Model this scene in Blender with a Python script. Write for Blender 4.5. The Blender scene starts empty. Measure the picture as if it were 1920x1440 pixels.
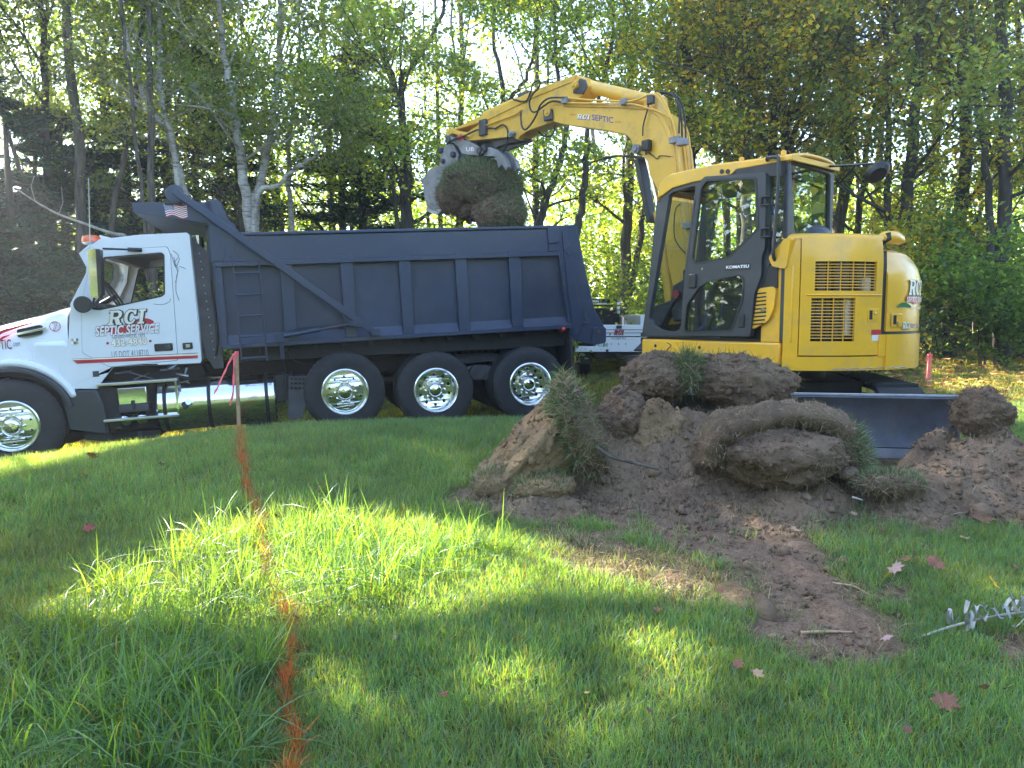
import bpy, bmesh, math, random
import numpy as np
from mathutils import Vector, Matrix, Euler, geometry
R = math.radians
rng = np.random.default_rng(7)
random.seed(7)
scene = bpy.context.scene
C = scene.collection

# ------------------------------------------------------------------ camera, sky, sun, exposure
F_PX = 1442.0; CAM_PITCH = R(5.15); EYE = np.array([0, 0, 1.55])
cam_d = bpy.data.cameras.new('camera'); cam = bpy.data.objects.new('camera', cam_d); C.objects.link(cam)
cam_d.sensor_width = 36; cam_d.lens = 36 * F_PX / 1920; cam_d.clip_end = 2000; cam_d.clip_start = 0.05
cam.location = EYE; cam.rotation_euler = (math.pi / 2 - CAM_PITCH, 0, 0)
scene.camera = cam
SUN_EL, SUN_AZ = R(35), R(-53)          # azimuth from straight ahead (+Y), positive to the right
SUN_DIR = np.array([math.sin(SUN_AZ) * math.cos(SUN_EL), math.cos(SUN_AZ) * math.cos(SUN_EL), math.sin(SUN_EL)])
world = bpy.data.worlds.new('World'); scene.world = world; world.use_nodes = True
wn = world.node_tree; wn.nodes.clear()
sky = wn.nodes.new('ShaderNodeTexSky'); sky.sky_type = 'NISHITA'; sky.sun_disc = False
sky.sun_elevation = SUN_EL; sky.sun_rotation = SUN_AZ; sky.air_density = 1.0; sky.dust_density = 0.8
bg = wn.nodes.new('ShaderNodeBackground'); bg.inputs[1].default_value = 0.135
wo = wn.nodes.new('ShaderNodeOutputWorld'); wn.links.new(sky.outputs[0], bg.inputs[0]); wn.links.new(bg.outputs[0], wo.inputs[0])
sun_d = bpy.data.lights.new('sun', 'SUN'); sun_d.energy = 5.0; sun_d.angle = R(0.53); sun_d.color = (1, .93, .8)
sun = bpy.data.objects.new('sun', sun_d); C.objects.link(sun)
sun.rotation_euler = Vector(SUN_DIR).to_track_quat('Z', 'Y').to_euler()
scene.view_settings.view_transform = 'Standard'; scene.view_settings.look = 'None'
scene.view_settings.exposure = 2.8; scene.view_settings.gamma = 1
scene.view_settings.use_curve_mapping = False
scene.render.engine = 'CYCLES'
scene.cycles.max_bounces = 8; scene.cycles.transparent_max_bounces = 12; scene.cycles.transmission_bounces = 6
scene.cycles.diffuse_bounces = 3; scene.cycles.glossy_bounces = 4
scene.cycles.use_denoising = True
scene.cycles.use_fast_gi = False; scene.cycles.caustics_reflective = False; scene.cycles.caustics_refractive = False

# ------------------------------------------------------------------ measuring: survey sightings to metres
def ray(u, v):
    a = (u - 960) / F_PX; b = -(v - 720) / F_PX
    return np.array([a, math.cos(CAM_PITCH) + b * math.sin(CAM_PITCH), -math.sin(CAM_PITCH) + b * math.cos(CAM_PITCH)])
def at(u, v, Y):
    d = ray(u, v); return EYE + d * Y / d[1]
class Frame:
    """a body's own axes: x forward, y to its left, z up"""
    def __init__(s, o, yaw, pitch=0.0):
        s.o = np.array(o, float); s.yaw = yaw; s.pitch = pitch
        cy, sy, cp, sp = math.cos(yaw), math.sin(yaw), math.cos(pitch), math.sin(pitch)
        s.R = np.array([[cy, -sy, 0], [sy, cy, 0], [0, 0, 1]]) @ np.array([[cp, 0, sp], [0, 1, 0], [-sp, 0, cp]])
    def w(s, p): return s.o + s.R @ np.array(p, float)
    def l(s, u, v, y):
        d = s.R.T @ ray(u, v); e = s.R.T @ (EYE - s.o); return e + d * (y - e[1]) / d[1]
    def xz(s, u, v, y): p = s.l(u, v, y); return (float(p[0]), float(p[2]))
    def poly(s, pts, y): return [s.xz(u, v, y) for u, v in pts]
    def on_x(s, u, v, x):
        d = s.R.T @ ray(u, v); e = s.R.T @ (EYE - s.o); return e + d * (x - e[0]) / d[0]

# ------------------------------------------------------------------ noise
def _hash(ix, iy, iz, seed):
    h = (ix.astype(np.int64) * 374761393 + iy.astype(np.int64) * 668265263 + iz.astype(np.int64) * 2147483647 + seed * 1274126177) & 0xffffffff
    h = ((h ^ (h >> 13)) * 1274126177) & 0xffffffff
    h = (h ^ (h >> 16)) & 0xffff
    return h / 65535.0
def vnoise(p, seed=0):
    p = np.asarray(p, float); i = np.floor(p); f = p - i; f = f * f * (3 - 2 * f); i = i.astype(np.int64)
    x, y, z = i[..., 0], i[..., 1], i[..., 2]; fx, fy, fz = f[..., 0], f[..., 1], f[..., 2]
    r = 0
    for dx in (0, 1):
        for dy in (0, 1):
            for dz in (0, 1):
                r = r + _hash(x + dx, y + dy, z + dz, seed) * (fx if dx else 1 - fx) * (fy if dy else 1 - fy) * (fz if dz else 1 - fz)
    return r
def fbm(p, octv=4, seed=0, gain=.5):
    p = np.asarray(p, float); a = 1; t = 0; s = 0
    for k in range(octv):
        s = s + a * (vnoise(p * 2 ** k, seed + k) * 2 - 1); t += a; a *= gain
    return s / t

# ------------------------------------------------------------------ mesh helpers
def props(o, label=None, cat=None, group=None, kind=None):
    if label: o['label'] = label
    if cat: o['category'] = cat
    if group: o['group'] = group
    if kind: o['kind'] = kind
    return o
def thing(name, label, cat, loc=(0, 0, 0), rot=(0, 0, 0), group=None):
    o = bpy.data.objects.new(name, None); C.objects.link(o); o.location = loc; o.rotation_euler = rot
    o.empty_display_size = .2
    return props(o, label, cat, group)
def part_empty(name, parent, loc=(0, 0, 0), rot=(0, 0, 0)):
    o = bpy.data.objects.new(name, None); C.objects.link(o); o.parent = parent; o.location = loc; o.rotation_euler = rot; return o
def link_mesh(name, me, mat=None, parent=None):
    o = bpy.data.objects.new(name, me); C.objects.link(o)
    if parent: o.parent = parent
    if mat: me.materials.append(mat)
    return o
def copy_tree(o, parent=None):
    c = o.copy(); C.objects.link(c)
    if parent is not None: c.parent = parent
    for ch in list(o.children): copy_tree(ch, c)
    return c
def np_mesh(name, V, Fc, mat=None, parent=None, col=None, smooth=False, attrs=None):
    me = bpy.data.meshes.new(name); V = np.ascontiguousarray(V, dtype=np.float32); Fc = np.ascontiguousarray(Fc, dtype=np.int32)
    me.vertices.add(len(V)); me.vertices.foreach_set('co', V.ravel())
    k = Fc.shape[1]; n = len(Fc)
    me.loops.add(n * k); me.loops.foreach_set('vertex_index', Fc.ravel())
    me.polygons.add(n); me.polygons.foreach_set('loop_start', np.arange(0, n * k, k, dtype=np.int32))
    if smooth: me.polygons.foreach_set('use_smooth', np.ones(n, dtype=bool))
    me.update(calc_edges=True)
    if col is not None:
        a = me.attributes.new('col', 'FLOAT_COLOR', 'POINT')
        c4 = np.ones((len(V), 4), np.float32); c4[:, :col.shape[1]] = col; a.data.foreach_set('color', c4.ravel())
    for nm, arr in (attrs or {}).items():
        a = me.attributes.new(nm, 'FLOAT', 'POINT'); a.data.foreach_set('value', np.asarray(arr, np.float32))
    return link_mesh(name, me, mat, parent)

class MB:
    def __init__(s): s.v = []; s.f = []
    def add(s, vs, fs):
        b = len(s.v); s.v += [tuple(map(float, p)) for p in vs]; s.f += [tuple(b + i for i in f) for f in fs]; return s
    def box(s, x0, x1, y0, y1, z0, z1):
        return s.add([(x, y, z) for x in (x0, x1) for y in (y0, y1) for z in (z0, z1)],
                     [(0, 1, 3, 2), (4, 6, 7, 5), (0, 4, 5, 1), (2, 3, 7, 6), (0, 2, 6, 4), (1, 5, 7, 3)])
    def obox(s, a, b, w, h, up=(0, 0, 1)):
        """bar from a to b, w sideways, h along up"""
        a, b = Vector(a), Vector(b); d = (b - a).normalized(); u = Vector(up); sd = d.cross(u).normalized(); u = sd.cross(d)
        vs = [p + sd * (w / 2 * i) + u * (h / 2 * j) for p in (a, b) for i, j in ((-1, -1), (1, -1), (1, 1), (-1, 1))]
        return s.add(vs, [(0, 1, 2, 3), (7, 6, 5, 4), (0, 4, 5, 1), (1, 5, 6, 2), (2, 6, 7, 3), (3, 7, 4, 0)])
    def plate(s, outer, y0, y1, holes=()):
        """outline in the x-z plane with holes, between y0 and y1"""
        loops = [list(outer)] + [list(h) for h in holes]; pts = [p for l in loops for p in l]
        tris = geometry.tessellate_polygon([[Vector((p[0], p[1], 0)) for p in l] for l in loops])
        n = len(pts); vs = [(p[0], y0, p[1]) for p in pts] + [(p[0], y1, p[1]) for p in pts]; fs = []
        if len(loops) == 1 and len(outer) <= 4: fs += [tuple(range(n)), tuple(range(2 * n - 1, n - 1, -1))]
        else:
            for t in tris: fs.append(tuple(t)); fs.append(tuple(n + i for i in reversed(t)))
        b = 0
        for l in loops:
            m = len(l)
            for i in range(m): j = (i + 1) % m; fs.append((b + i, b + j, n + b + j, n + b + i))
            b += m
        return s.add(vs, fs)
    def tube(s, pts, r, n=10, cap=True):
        P = [Vector(p) for p in pts]; m = len(P); rr = r if hasattr(r, '__len__') else [r] * m
        up = None; vs = []; 
        for i in range(m):
            d = (P[min(i + 1, m - 1)] - P[max(i - 1, 0)]).normalized()
            if up is None: up = Vector((0, 0, 1)) if abs(d.z) < .9 else Vector((1, 0, 0))
            a = d.cross(up).normalized(); up = a.cross(d).normalized()
            for k in range(n):
                t = 2 * math.pi * k / n; vs.append(P[i] + (a * math.cos(t) + up * math.sin(t)) * rr[i])
        fs = [(i * n + k, i * n + (k + 1) % n, (i + 1) * n + (k + 1) % n, (i + 1) * n + k) for i in range(m - 1) for k in range(n)]
        if cap: fs += [tuple(range(n - 1, -1, -1)), tuple((m - 1) * n + k for k in range(n))]
        return s.add(vs, fs)
    def lathe(s, prof, o=(0, 0, 0), n=32, axis='y'):
        """prof: (radius, along) pairs turned about an axis through o"""
        vs = []
        for r, a in prof:
            for k in range(n):
                t = 2 * math.pi * k / n; c, q = r * math.cos(t), r * math.sin(t)
                p = {'y': (c, a, q), 'x': (a, c, q), 'z': (c, q, a)}[axis]; vs.append((p[0] + o[0], p[1] + o[1], p[2] + o[2]))
        m = len(prof)
        fs = [(i * n + k, i * n + (k + 1) % n, (i + 1) * n + (k + 1) % n, (i + 1) * n + k) for i in range(m - 1) for k in range(n)]
        return s.add(vs, fs)
    def cyl(s, a, b, r, n=16): return s.tube([a, b], r, n)
    def build(s, name, mat, parent=None, bevel=0, smooth=35, seg=2, label=None):
        me = bpy.data.meshes.new(name); me.from_pydata(s.v, [], s.f); me.update()
        bm = bmesh.new(); bm.from_mesh(me); bmesh.ops.recalc_face_normals(bm, faces=bm.faces); bm.to_mesh(me); bm.free()
        if smooth:
            me.polygons.foreach_set('use_smooth', np.ones(len(me.polygons), dtype=bool)); me.set_sharp_from_angle(angle=R(smooth))
        o = link_mesh(name, me, mat, parent)
        if bevel:
            b = o.modifiers.new('edge', 'BEVEL'); b.width = bevel; b.segments = seg; b.limit_method = 'ANGLE'; b.angle_limit = R(40); b.harden_normals = False
        if label: o['label'] = label
        return o
def round_poly(pts, r, n=5):
    """round the corners of an outline"""
    out = []; m = len(pts)
    for i in range(m):
        p0, p, p1 = (Vector(pts[i - 1]), Vector(pts[i]), Vector(pts[(i + 1) % m]))
        a = (p0 - p); b = (p1 - p); rr = min(r, a.length * .45, b.length * .45); A = p + a.normalized() * rr; B = p + b.normalized() * rr
        for k in range(n + 1):
            t = k / n; q = A * (1 - t) ** 2 + p * 2 * t * (1 - t) + B * t * t; out.append((q.x, q.y))
    return out
def circ(cx, cz, r, n=16): return [(cx + r * math.cos(2 * math.pi * k / n), cz + r * math.sin(2 * math.pi * k / n)) for k in range(n)]
def spline(pts, n=6):
    P = [np.array(p, float) for p in pts]; P = [2 * P[0] - P[1]] + P + [2 * P[-1] - P[-2]]; out = []
    for i in range(1, len(P) - 2):
        for k in range(n):
            t = k / n; a, b, c, d = P[i - 1], P[i], P[i + 1], P[i + 2]
            out.append(.5 * ((2 * b) + (-a + c) * t + (2 * a - 5 * b + 4 * c - d) * t * t + (-a + 3 * b - 3 * c + d) * t ** 3))
    out.append(P[-2]); return out

# ------------------------------------------------------------------ materials
def mat_base(name):
    m = bpy.data.materials.new(name); m.use_nodes = True; nt = m.node_tree; b = nt.nodes['Principled BSDF']; return m, nt, b
def N(nt, t, **k):
    n = nt.nodes.new(t)
    for a, v in k.items(): setattr(n, a, v)
    return n
def ramp(nt, fac, stops):
    r = N(nt, 'ShaderNodeValToRGB'); e = r.color_ramp.elements
    while len(e) < len(stops): e.new(.5)
    for i, (p, c) in enumerate(stops): e[i].position = p; e[i].color = (*c, 1) if len(c) == 3 else c
    nt.links.new(fac, r.inputs[0]); return r
def noise_node(nt, scale, detail=5, rough=.55, coord='Object', vec_scale=None):
    tc = N(nt, 'ShaderNodeTexCoord'); n = N(nt, 'ShaderNodeTexNoise'); n.inputs['Scale'].default_value = scale
    n.inputs['Detail'].default_value = detail; n.inputs['Roughness'].default_value = rough
    if vec_scale:
        mp = N(nt, 'ShaderNodeMapping'); mp.inputs['Scale'].default_value = vec_scale; nt.links.new(tc.outputs[coord], mp.inputs[0]); nt.links.new(mp.outputs[0], n.inputs[0])
    else: nt.links.new(tc.outputs[coord], n.inputs[0])
    return n
def paint(name, col, rough=.35, metal=0, coat=0, var=.12, dirt=None, dirt_amt=.0, bump=0.0, scale=3.0, spec=.5, dirt_lo=.5, dirt_hi=.75):
    m, nt, b = mat_base(name)
    n = noise_node(nt, scale, 6)
    c0 = tuple(x * (1 - var) for x in col); c1 = tuple(min(1, x * (1 + var)) for x in col)
    r = ramp(nt, n.outputs[0], [(.35, c0), (.65, c1)])
    out = r.outputs[0]
    if dirt:
        n2 = noise_node(nt, scale * 2.3, 8, .7); rr = ramp(nt, n2.outputs[0], [(dirt_lo, (0, 0, 0)), (dirt_hi, (dirt_amt,) * 3)])
        mx = N(nt, 'ShaderNodeMix', data_type='RGBA'); nt.links.new(rr.outputs[0], mx.inputs[0]); nt.links.new(out, mx.inputs[6]); mx.inputs[7].default_value = (*dirt, 1); out = mx.outputs[2]
        mr = N(nt, 'ShaderNodeMapRange'); nt.links.new(rr.outputs[0], mr.inputs[0]); mr.inputs[3].default_value = rough; mr.inputs[4].default_value = min(1, rough + .4); nt.links.new(mr.outputs[0], b.inputs['Roughness'])
    else:
        n3 = noise_node(nt, scale * 4, 4); mr = N(nt, 'ShaderNodeMapRange'); nt.links.new(n3.outputs[0], mr.inputs[0]); mr.inputs[3].default_value = max(.02, rough * .7); mr.inputs[4].default_value = min(1, rough * 1.3); nt.links.new(mr.outputs[0], b.inputs['Roughness'])
    nt.links.new(out, b.inputs['Base Color'])
    b.inputs['Metallic'].default_value = metal; b.inputs['Coat Weight'].default_value = coat; b.inputs['Coat Roughness'].default_value = .06
    b.inputs['Specular IOR Level'].default_value = spec
    if bump:
        n4 = noise_node(nt, scale * (2.2 if bump < .1 else 12), 5); bp = N(nt, 'ShaderNodeBump'); bp.inputs['Strength'].default_value = bump; bp.inputs['Distance'].default_value = .01
        nt.links.new(n4.outputs[0], bp.inputs['Height']); nt.links.new(bp.outputs[0], b.inputs['Normal'])
    return m
DUST = (.22, .16, .10)
M = {}
M['yellow'] = paint('excavator_yellow_paint', (.84, .43, .018), .30, 0, .35, .05, (.44, .30, .13), .55, 0, 1.9, dirt_lo=.5, dirt_hi=.78)
M['boom_yellow'] = paint('boom_yellow_paint', (.78, .43, .040), .42, 0, .15, .07, (.28, .20, .11), .7, 0, 2.2, dirt_lo=.52, dirt_hi=.78)
M['white_paint'] = paint('white_truck_paint', (.74, .75, .78), .22, 0, .5, .02, (.5, .47, .42), .25, 0, 1.5, dirt_lo=.55, dirt_hi=.85)
M['navy'] = paint('charcoal_navy_dump_paint', (.026, .040, .080), .33, 0, .12, .12, (.09, .085, .08), .35, .05, 1.3, dirt_lo=.5, dirt_hi=.8)
M['navy_panel'] = paint('dull_navy_panel_paint', (.021, .032, .067), .38, 0, .05, .22, (.075, .075, .08), .45, .06, 1.1, dirt_lo=.45, dirt_hi=.75)
M['black'] = paint('black_satin', (.012, .012, .014), .45, 0, 0, .2, DUST, .12, 0, 3)
M['chassis'] = paint('black_chassis', (.006, .0065, .008), .65, 0, 0, .3, (.05, .042, .035), .5, .15, 4)
M['cabframe'] = paint('dark_grey_cab_frame', (.030, .033, .042), .40, 0, .1, .08, (.12, .11, .1), .2, 0, 2)
M['rubber'] = paint('tyre_rubber', (.018, .018, .020), .78, 0, 0, .2, (.09, .08, .07), .35, .25, 5)
M['tank'] = paint('brushed_tank_aluminium', (.84, .85, .87), .12, 1, 0, .03)
M['chrome'] = paint('polished_chrome', (.82, .83, .85), .06, 1, 0, .02)
M['rim'] = paint('polished_alloy_wheel', (.90, .90, .91), .19, 1, 0, .03)
M['alu'] = paint('worn_aluminium', (.62, .62, .64), .28, 1, 0, .08, (.2, .18, .15), .3)
M['steel'] = paint('worn_grey_steel', (.24, .24, .26), .48, .25, 0, .25, (.16, .09, .05), .6, .2, 4, dirt_lo=.52, dirt_hi=.7)
M['dark_steel'] = paint('dark_oily_steel', (.07, .07, .08), .5, .4, 0, .3, (.13, .09, .06), .5, .2, 4)
M['blade_steel'] = paint('dozer_blade_steel', (.085, .09, .11), .5, .25, 0, .35, (.12, .085, .06), .6, .25, 3, dirt_lo=.5, dirt_hi=.72)
M['cut_edge'] = paint('bare_scraped_steel', (.36, .38, .43), .38, .5, 0, .15, (.2, .14, .1), .5, .1, 5)
M['hose'] = paint('hydraulic_hose_rubber', (.012, .012, .013), .5)
M['red'] = paint('red_vinyl', (.50, .02, .035), .35)
M['darkred'] = paint('maroon_vinyl', (.16, .01, .03), .4)
M['cream'] = paint('cream_vinyl', (.86, .80, .66), .4)
M['vinyl_white'] = paint('white_vinyl', (.8, .8, .8), .4)
M['vinyl_black'] = paint('dark_navy_vinyl', (.015, .015, .035), .4)
M['vinyl_grey'] = paint('grey_vinyl', (.14, .15, .20), .4)
M['vinyl_blue'] = paint('blue_violet_vinyl', (.05, .05, .25), .4)
M['vinyl_green'] = paint('green_vinyl', (.02, .20, .09), .4)
M['vinyl_yellow'] = paint('gold_vinyl', (.55, .40, .10), .4)
M['orange_lens'] = paint('orange_beacon_lens', (.85, .12, .01), .15, 0, .5)
M['red_lens'] = paint('red_marker_lens', (.6, .02, .02), .2, 0, .5)
M['interior'] = paint('dark_cab_lining', (.07, .065, .06), .8)
M['liner'] = paint('beige_headliner', (.17, .155, .135), .8)
M['seat'] = paint('dark_seat_cloth', (.02, .022, .028), .8)
M['pink'] = paint('pink_survey_ribbon', (.85, .12, .14), .6)
M['stakewood'] = paint('stake_wood', (.42, .27, .15), .8, 0, 0, .2, None, 0, .2, 20)
M['shirt'] = paint('blue_work_shirt', (.12, .28, .55), .85)
M['jeans'] = paint('denim', (.04, .06, .13), .85)
M['skin'] = paint('skin', (.45, .26, .18), .55)
M['hair'] = paint('brown_hair', (.05, .03, .02), .7)
M['red_fitting'] = paint('faded_red_fitting', (.35, .05, .04), .5)
def glass(name, tint=(.8, .84, .83), alpha_mix=.82, rough=.0):
    m, nt, b = mat_base(name); nt.nodes.remove(b); out = nt.nodes['Material Output']
    tr = N(nt, 'ShaderNodeBsdfTransparent'); tr.inputs[0].default_value = (*tint, 1)
    gl = N(nt, 'ShaderNodeBsdfGlossy'); gl.inputs[0].default_value = (.9, .92, .95, 1); gl.inputs[1].default_value = rough
    lw = N(nt, 'ShaderNodeLayerWeight'); lw.inputs[0].default_value = .5
    pw = N(nt, 'ShaderNodeMath', operation='POWER'); pw.inputs[1].default_value = 4.0; nt.links.new(lw.outputs['Facing'], pw.inputs[0])
    mr = N(nt, 'ShaderNodeMapRange'); nt.links.new(pw.outputs[0], mr.inputs[0]); mr.inputs[1].default_value = 0; mr.inputs[2].default_value = 1; mr.inputs[3].default_value = 1 - alpha_mix; mr.inputs[4].default_value = 1
    mx = N(nt, 'ShaderNodeMixShader'); nt.links.new(mr.outputs[0], mx.inputs[0]); nt.links.new(tr.outputs[0], mx.inputs[1]); nt.links.new(gl.outputs[0], mx.inputs[2]); nt.links.new(mx.outputs[0], out.inputs[0])
    return m
M['glass'] = glass('tinted_cab_glass', (.74, .80, .78), .95)
M['clear_glass'] = glass('clear_windscreen', (.94, .97, .96), .97)
def leafy(name, use_instancer=False, gloss=.35, translucency=.45, trans_gain=(1.25, 1.35, .55), rough=.4):
    m, nt, b = mat_base(name); out = nt.nodes['Material Output']
    at_ = N(nt, 'ShaderNodeAttribute'); at_.attribute_name = 'col'
    col = at_.outputs['Color']
    if use_instancer:
        ai = N(nt, 'ShaderNodeAttribute', attribute_type='INSTANCER'); ai.attribute_name = 'tint'
        mx = N(nt, 'ShaderNodeMix', data_type='RGBA', blend_type='MULTIPLY'); mx.inputs[0].default_value = 1
        nt.links.new(col, mx.inputs[6]); nt.links.new(ai.outputs['Color'], mx.inputs[7]); col = mx.outputs[2]
    nt.links.new(col, b.inputs['Base Color']); b.inputs['Roughness'].default_value = rough; b.inputs['Specular IOR Level'].default_value = gloss
    t = N(nt, 'ShaderNodeBsdfTranslucent'); mg = N(nt, 'ShaderNodeMix', data_type='RGBA', blend_type='MULTIPLY'); mg.inputs[0].default_value = 1
    nt.links.new(col, mg.inputs[6]); mg.inputs[7].default_value = (*trans_gain, 1); nt.links.new(mg.outputs[2], t.inputs[0])
    ms = N(nt, 'ShaderNodeMixShader'); ms.inputs[0].default_value = translucency
    nt.links.new(b.outputs[0], ms.inputs[1]); nt.links.new(t.outputs[0], ms.inputs[2]); nt.links.new(ms.outputs[0], out.inputs[0])
    return m
M['leaf'] = leafy('broad_leaf', gloss=.4, translucency=.58, trans_gain=(3.0, 2.7, .8))
M['needle'] = leafy('pine_needles', gloss=.2, translucency=.2)
M['grass'] = leafy('lawn_grass', True, .4, .40, (5.0, 3.7, .55), .42)
M['straw'] = leafy('roots_and_straw', gloss=.15, translucency=.15, rough=.8)
M['orange_grass'] = leafy('orange_marking_paint_on_grass', gloss=.3, translucency=.2, trans_gain=(1, 1, 1), rough=.6)
M['dead_leaf'] = leafy('dry_leaf', gloss=.2, translucency=.3, trans_gain=(1.2, 1, .7), rough=.7)
def bark(name, c0, c1, scale=(14, 14, 3), birch=False):
    m, nt, b = mat_base(name)
    if birch:
        n = noise_node(nt, 1, 6, .7, 'Object', (6, 6, 26)); r = ramp(nt, n.outputs[0], [(.36, (.04, .035, .03)), (.44, c0), (.7, c1)])
        n2 = noise_node(nt, 1.2, 4, .6); r2 = ramp(nt, n2.outputs[0], [(.42, (.45, .42, .4)), (.6, (1, 1, 1))])
        mx = N(nt, 'ShaderNodeMix', data_type='RGBA', blend_type='MULTIPLY'); mx.inputs[0].default_value = .8
        nt.links.new(r.outputs[0], mx.inputs[6]); nt.links.new(r2.outputs[0], mx.inputs[7]); nt.links.new(mx.outputs[2], b.inputs['Base Color'])
    else:
        n = noise_node(nt, 1, 8, .65, 'Object', scale); r = ramp(nt, n.outputs[0], [(.35, c0), (.65, c1)]); nt.links.new(r.outputs[0], b.inputs['Base Color'])
    bp = N(nt, 'ShaderNodeBump'); bp.inputs['Strength'].default_value = .6; bp.inputs['Distance'].default_value = .03
    nt.links.new(n.outputs[0], bp.inputs['Height']); nt.links.new(bp.outputs[0], b.inputs['Normal']); b.inputs['Roughness'].default_value = .9
    return m
M['bark'] = bark('grey_brown_bark', (.035, .028, .022), (.14, .115, .09))
M['bark_dark'] = bark('dark_bark', (.02, .017, .014), (.08, .066, .052))
M['birch'] = bark('birch_bark', (.40, .37, .33), (.66, .64, .60), birch=True)
M['deadwood'] = bark('bleached_dead_wood', (.22, .20, .17), (.48, .45, .40))
def soil_mat(name, wet=(.064, .040, .027), dry=(.225, .150, .098), tan=(.26, .18, .11), tan_amt=.3, disp=.35):
    m, nt, b = mat_base(name)
    n1 = noise_node(nt, 3.0, 8, .7); n2 = noise_node(nt, 28, 8, .75); n3 = noise_node(nt, 1.1, 5, .6)
    ad = N(nt, 'ShaderNodeMath', operation='ADD'); ad.use_clamp = False; nt.links.new(n1.outputs[0], ad.inputs[0])
    ml = N(nt, 'ShaderNodeMath', operation='MULTIPLY'); ml.inputs[1].default_value = .6; nt.links.new(n2.outputs[0], ml.inputs[0]); nt.links.new(ml.outputs[0], ad.inputs[1])
    mr = N(nt, 'ShaderNodeMath', operation='MULTIPLY'); mr.inputs[1].default_value = .62; nt.links.new(ad.outputs[0], mr.inputs[0])
    r = ramp(nt, mr.outputs[0], [(.34, wet), (.52, dry), (.70, tuple(x * 1.35 for x in dry))])
    r3 = ramp(nt, n3.outputs[0], [(.45, (0, 0, 0)), (.62, (tan_amt,) * 3)])
    mx = N(nt, 'ShaderNodeMix', data_type='RGBA'); nt.links.new(r3.outputs[0], mx.inputs[0]); nt.links.new(r.outputs[0], mx.inputs[6]); mx.inputs[7].default_value = (*tan, 1)
    nt.links.new(mx.outputs[2], b.inputs['Base Color']); b.inputs['Roughness'].default_value = .95; b.inputs['Specular IOR Level'].default_value = .2
    bp = N(nt, 'ShaderNodeBump'); bp.inputs['Strength'].default_value = disp * 2; bp.inputs['Distance'].default_value = .02
    nt.links.new(ad.outputs[0], bp.inputs['Height']); nt.links.new(bp.outputs[0], b.inputs['Normal'])
    return m
M['soil'] = soil_mat('dug_brown_soil', tan_amt=.2, disp=.7)
M['soil_tan'] = soil_mat('sandy_subsoil', (.12, .072, .040), (.28, .18, .10), (.36, .25, .14), .5, 1.0)
M['soil_dark'] = soil_mat('dark_loam', (.045, .029, .020), (.180, .120, .080), tan_amt=.15, disp=.8)

# ------------------------------------------------------------------ terrain
CTRL = np.array([  # x, y, z measured off the sightings
    (0, 0, 0), (-4, 0, 0), (4, 0, 0), (0, 2.6, 0), (-2.5, 3, 0), (2.5, 3, .02), (-3, 5, .06), (0, 5, .1), (3, 5, .14), (5.5, 5, .15),
    (-6, 7, .02), (-4.8, 7.4, .10), (-3.4, 8.0, .24), (-2.6, 8.6, .25), (-.9, 9.0, .26), (.2, 9.2, .25), (2, 8, .30), (3, 9, .30), (4.5, 8, .30), (2, 6.6, .25), (4, 6.5, .24),
    (-6, 9.1, -.40), (-4.5, 9.55, -.26), (-2.2, 10.15, -.03), (-1.0, 10.5, 0), (.3, 10.8, .0), (-5.5, 11.5, -.42), (-1.5, 12.6, -.10), (.6, 12.8, .10), (1.9, 11.6, .28),
    (-9, 8, -.35), (-9, 12, -.6), (-4, 14, -.40), (-1, 15, -.05), (3, 15, .4), (7, 12, .42), (8, 8, .3), (12, 14, .55), (8, 19, .62), (2, 20, .55), (-4, 20, -.1), (-12, 19, -.4),
    (16, 19, .75), (-20, 12, -.9), (-20, 0, -.3), (20, 0, .3), (20, 30, 1.0), (0, 32, .8), (-20, 32, 0), (0, -12, -.2), (-15, -15, -.4), (15, -15, 0)], float)
def _tps():
    P = CTRL[:, :2]; n = len(P); d = np.linalg.norm(P[:, None] - P[None], axis=2); K = np.where(d > 0, d * d * np.log(d + 1e-9), 0) + np.eye(n) * .05
    A = np.zeros((n + 3, n + 3)); A[:n, :n] = K; A[:n, n] = 1; A[:n, n + 1:] = P; A[n, :n] = 1; A[n + 1:, :n] = P.T
    return np.linalg.solve(A, np.concatenate([CTRL[:, 2], np.zeros(3)]))
TW = _tps()
def G(x, y):
    x = np.asarray(x, float); y = np.asarray(y, float); sh = x.shape; x = x.ravel(); y = y.ravel()
    r = np.maximum(np.hypot(x, y - 5), 1e-6); k = np.minimum(1, 27 / r); xe = x * k; ye = 5 + (y - 5) * k
    n = len(CTRL); z = np.full(len(x), TW[n]) + TW[n + 1] * xe + TW[n + 2] * ye
    for i in range(n):
        d2 = (xe - CTRL[i, 0]) ** 2 + (ye - CTRL[i, 1]) ** 2; z += TW[i] * .5 * d2 * np.log(d2 + 1e-12)
    P = np.stack([x, y, x * 0], 1)
    z += .018 * fbm(P * 1.3, 3, 5) + .006 * fbm(P * 7, 2, 8)
    return z.reshape(sh)
def g(x, y): return float(G(np.array([x]), np.array([y]))[0])
def on_ground(u, v):
    d = ray(u, v); t = np.linspace(1.5, 40, 4000); P = EYE + d * t[:, None]
    below = P[:, 2] < G(P[:, 0], P[:, 1]); i = int(np.argmax(below)) if below.any() else len(t) - 1
    return P[i]
def ground_poly(pts): return np.array([on_ground(u, v)[:2] for u, v in pts])
def in_poly(x, y, poly):
    c = np.zeros(x.shape, bool); n = len(poly); j = n - 1
    for i in range(n):
        xi, yi = poly[i]; xj, yj = poly[j]
        with np.errstate(divide='ignore', invalid='ignore'):
            c ^= ((yi > y) != (yj > y)) & (x < (xj - xi) * (y - yi) / (yj - yi + 1e-12) + xi)
        j = i
    return c
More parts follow.
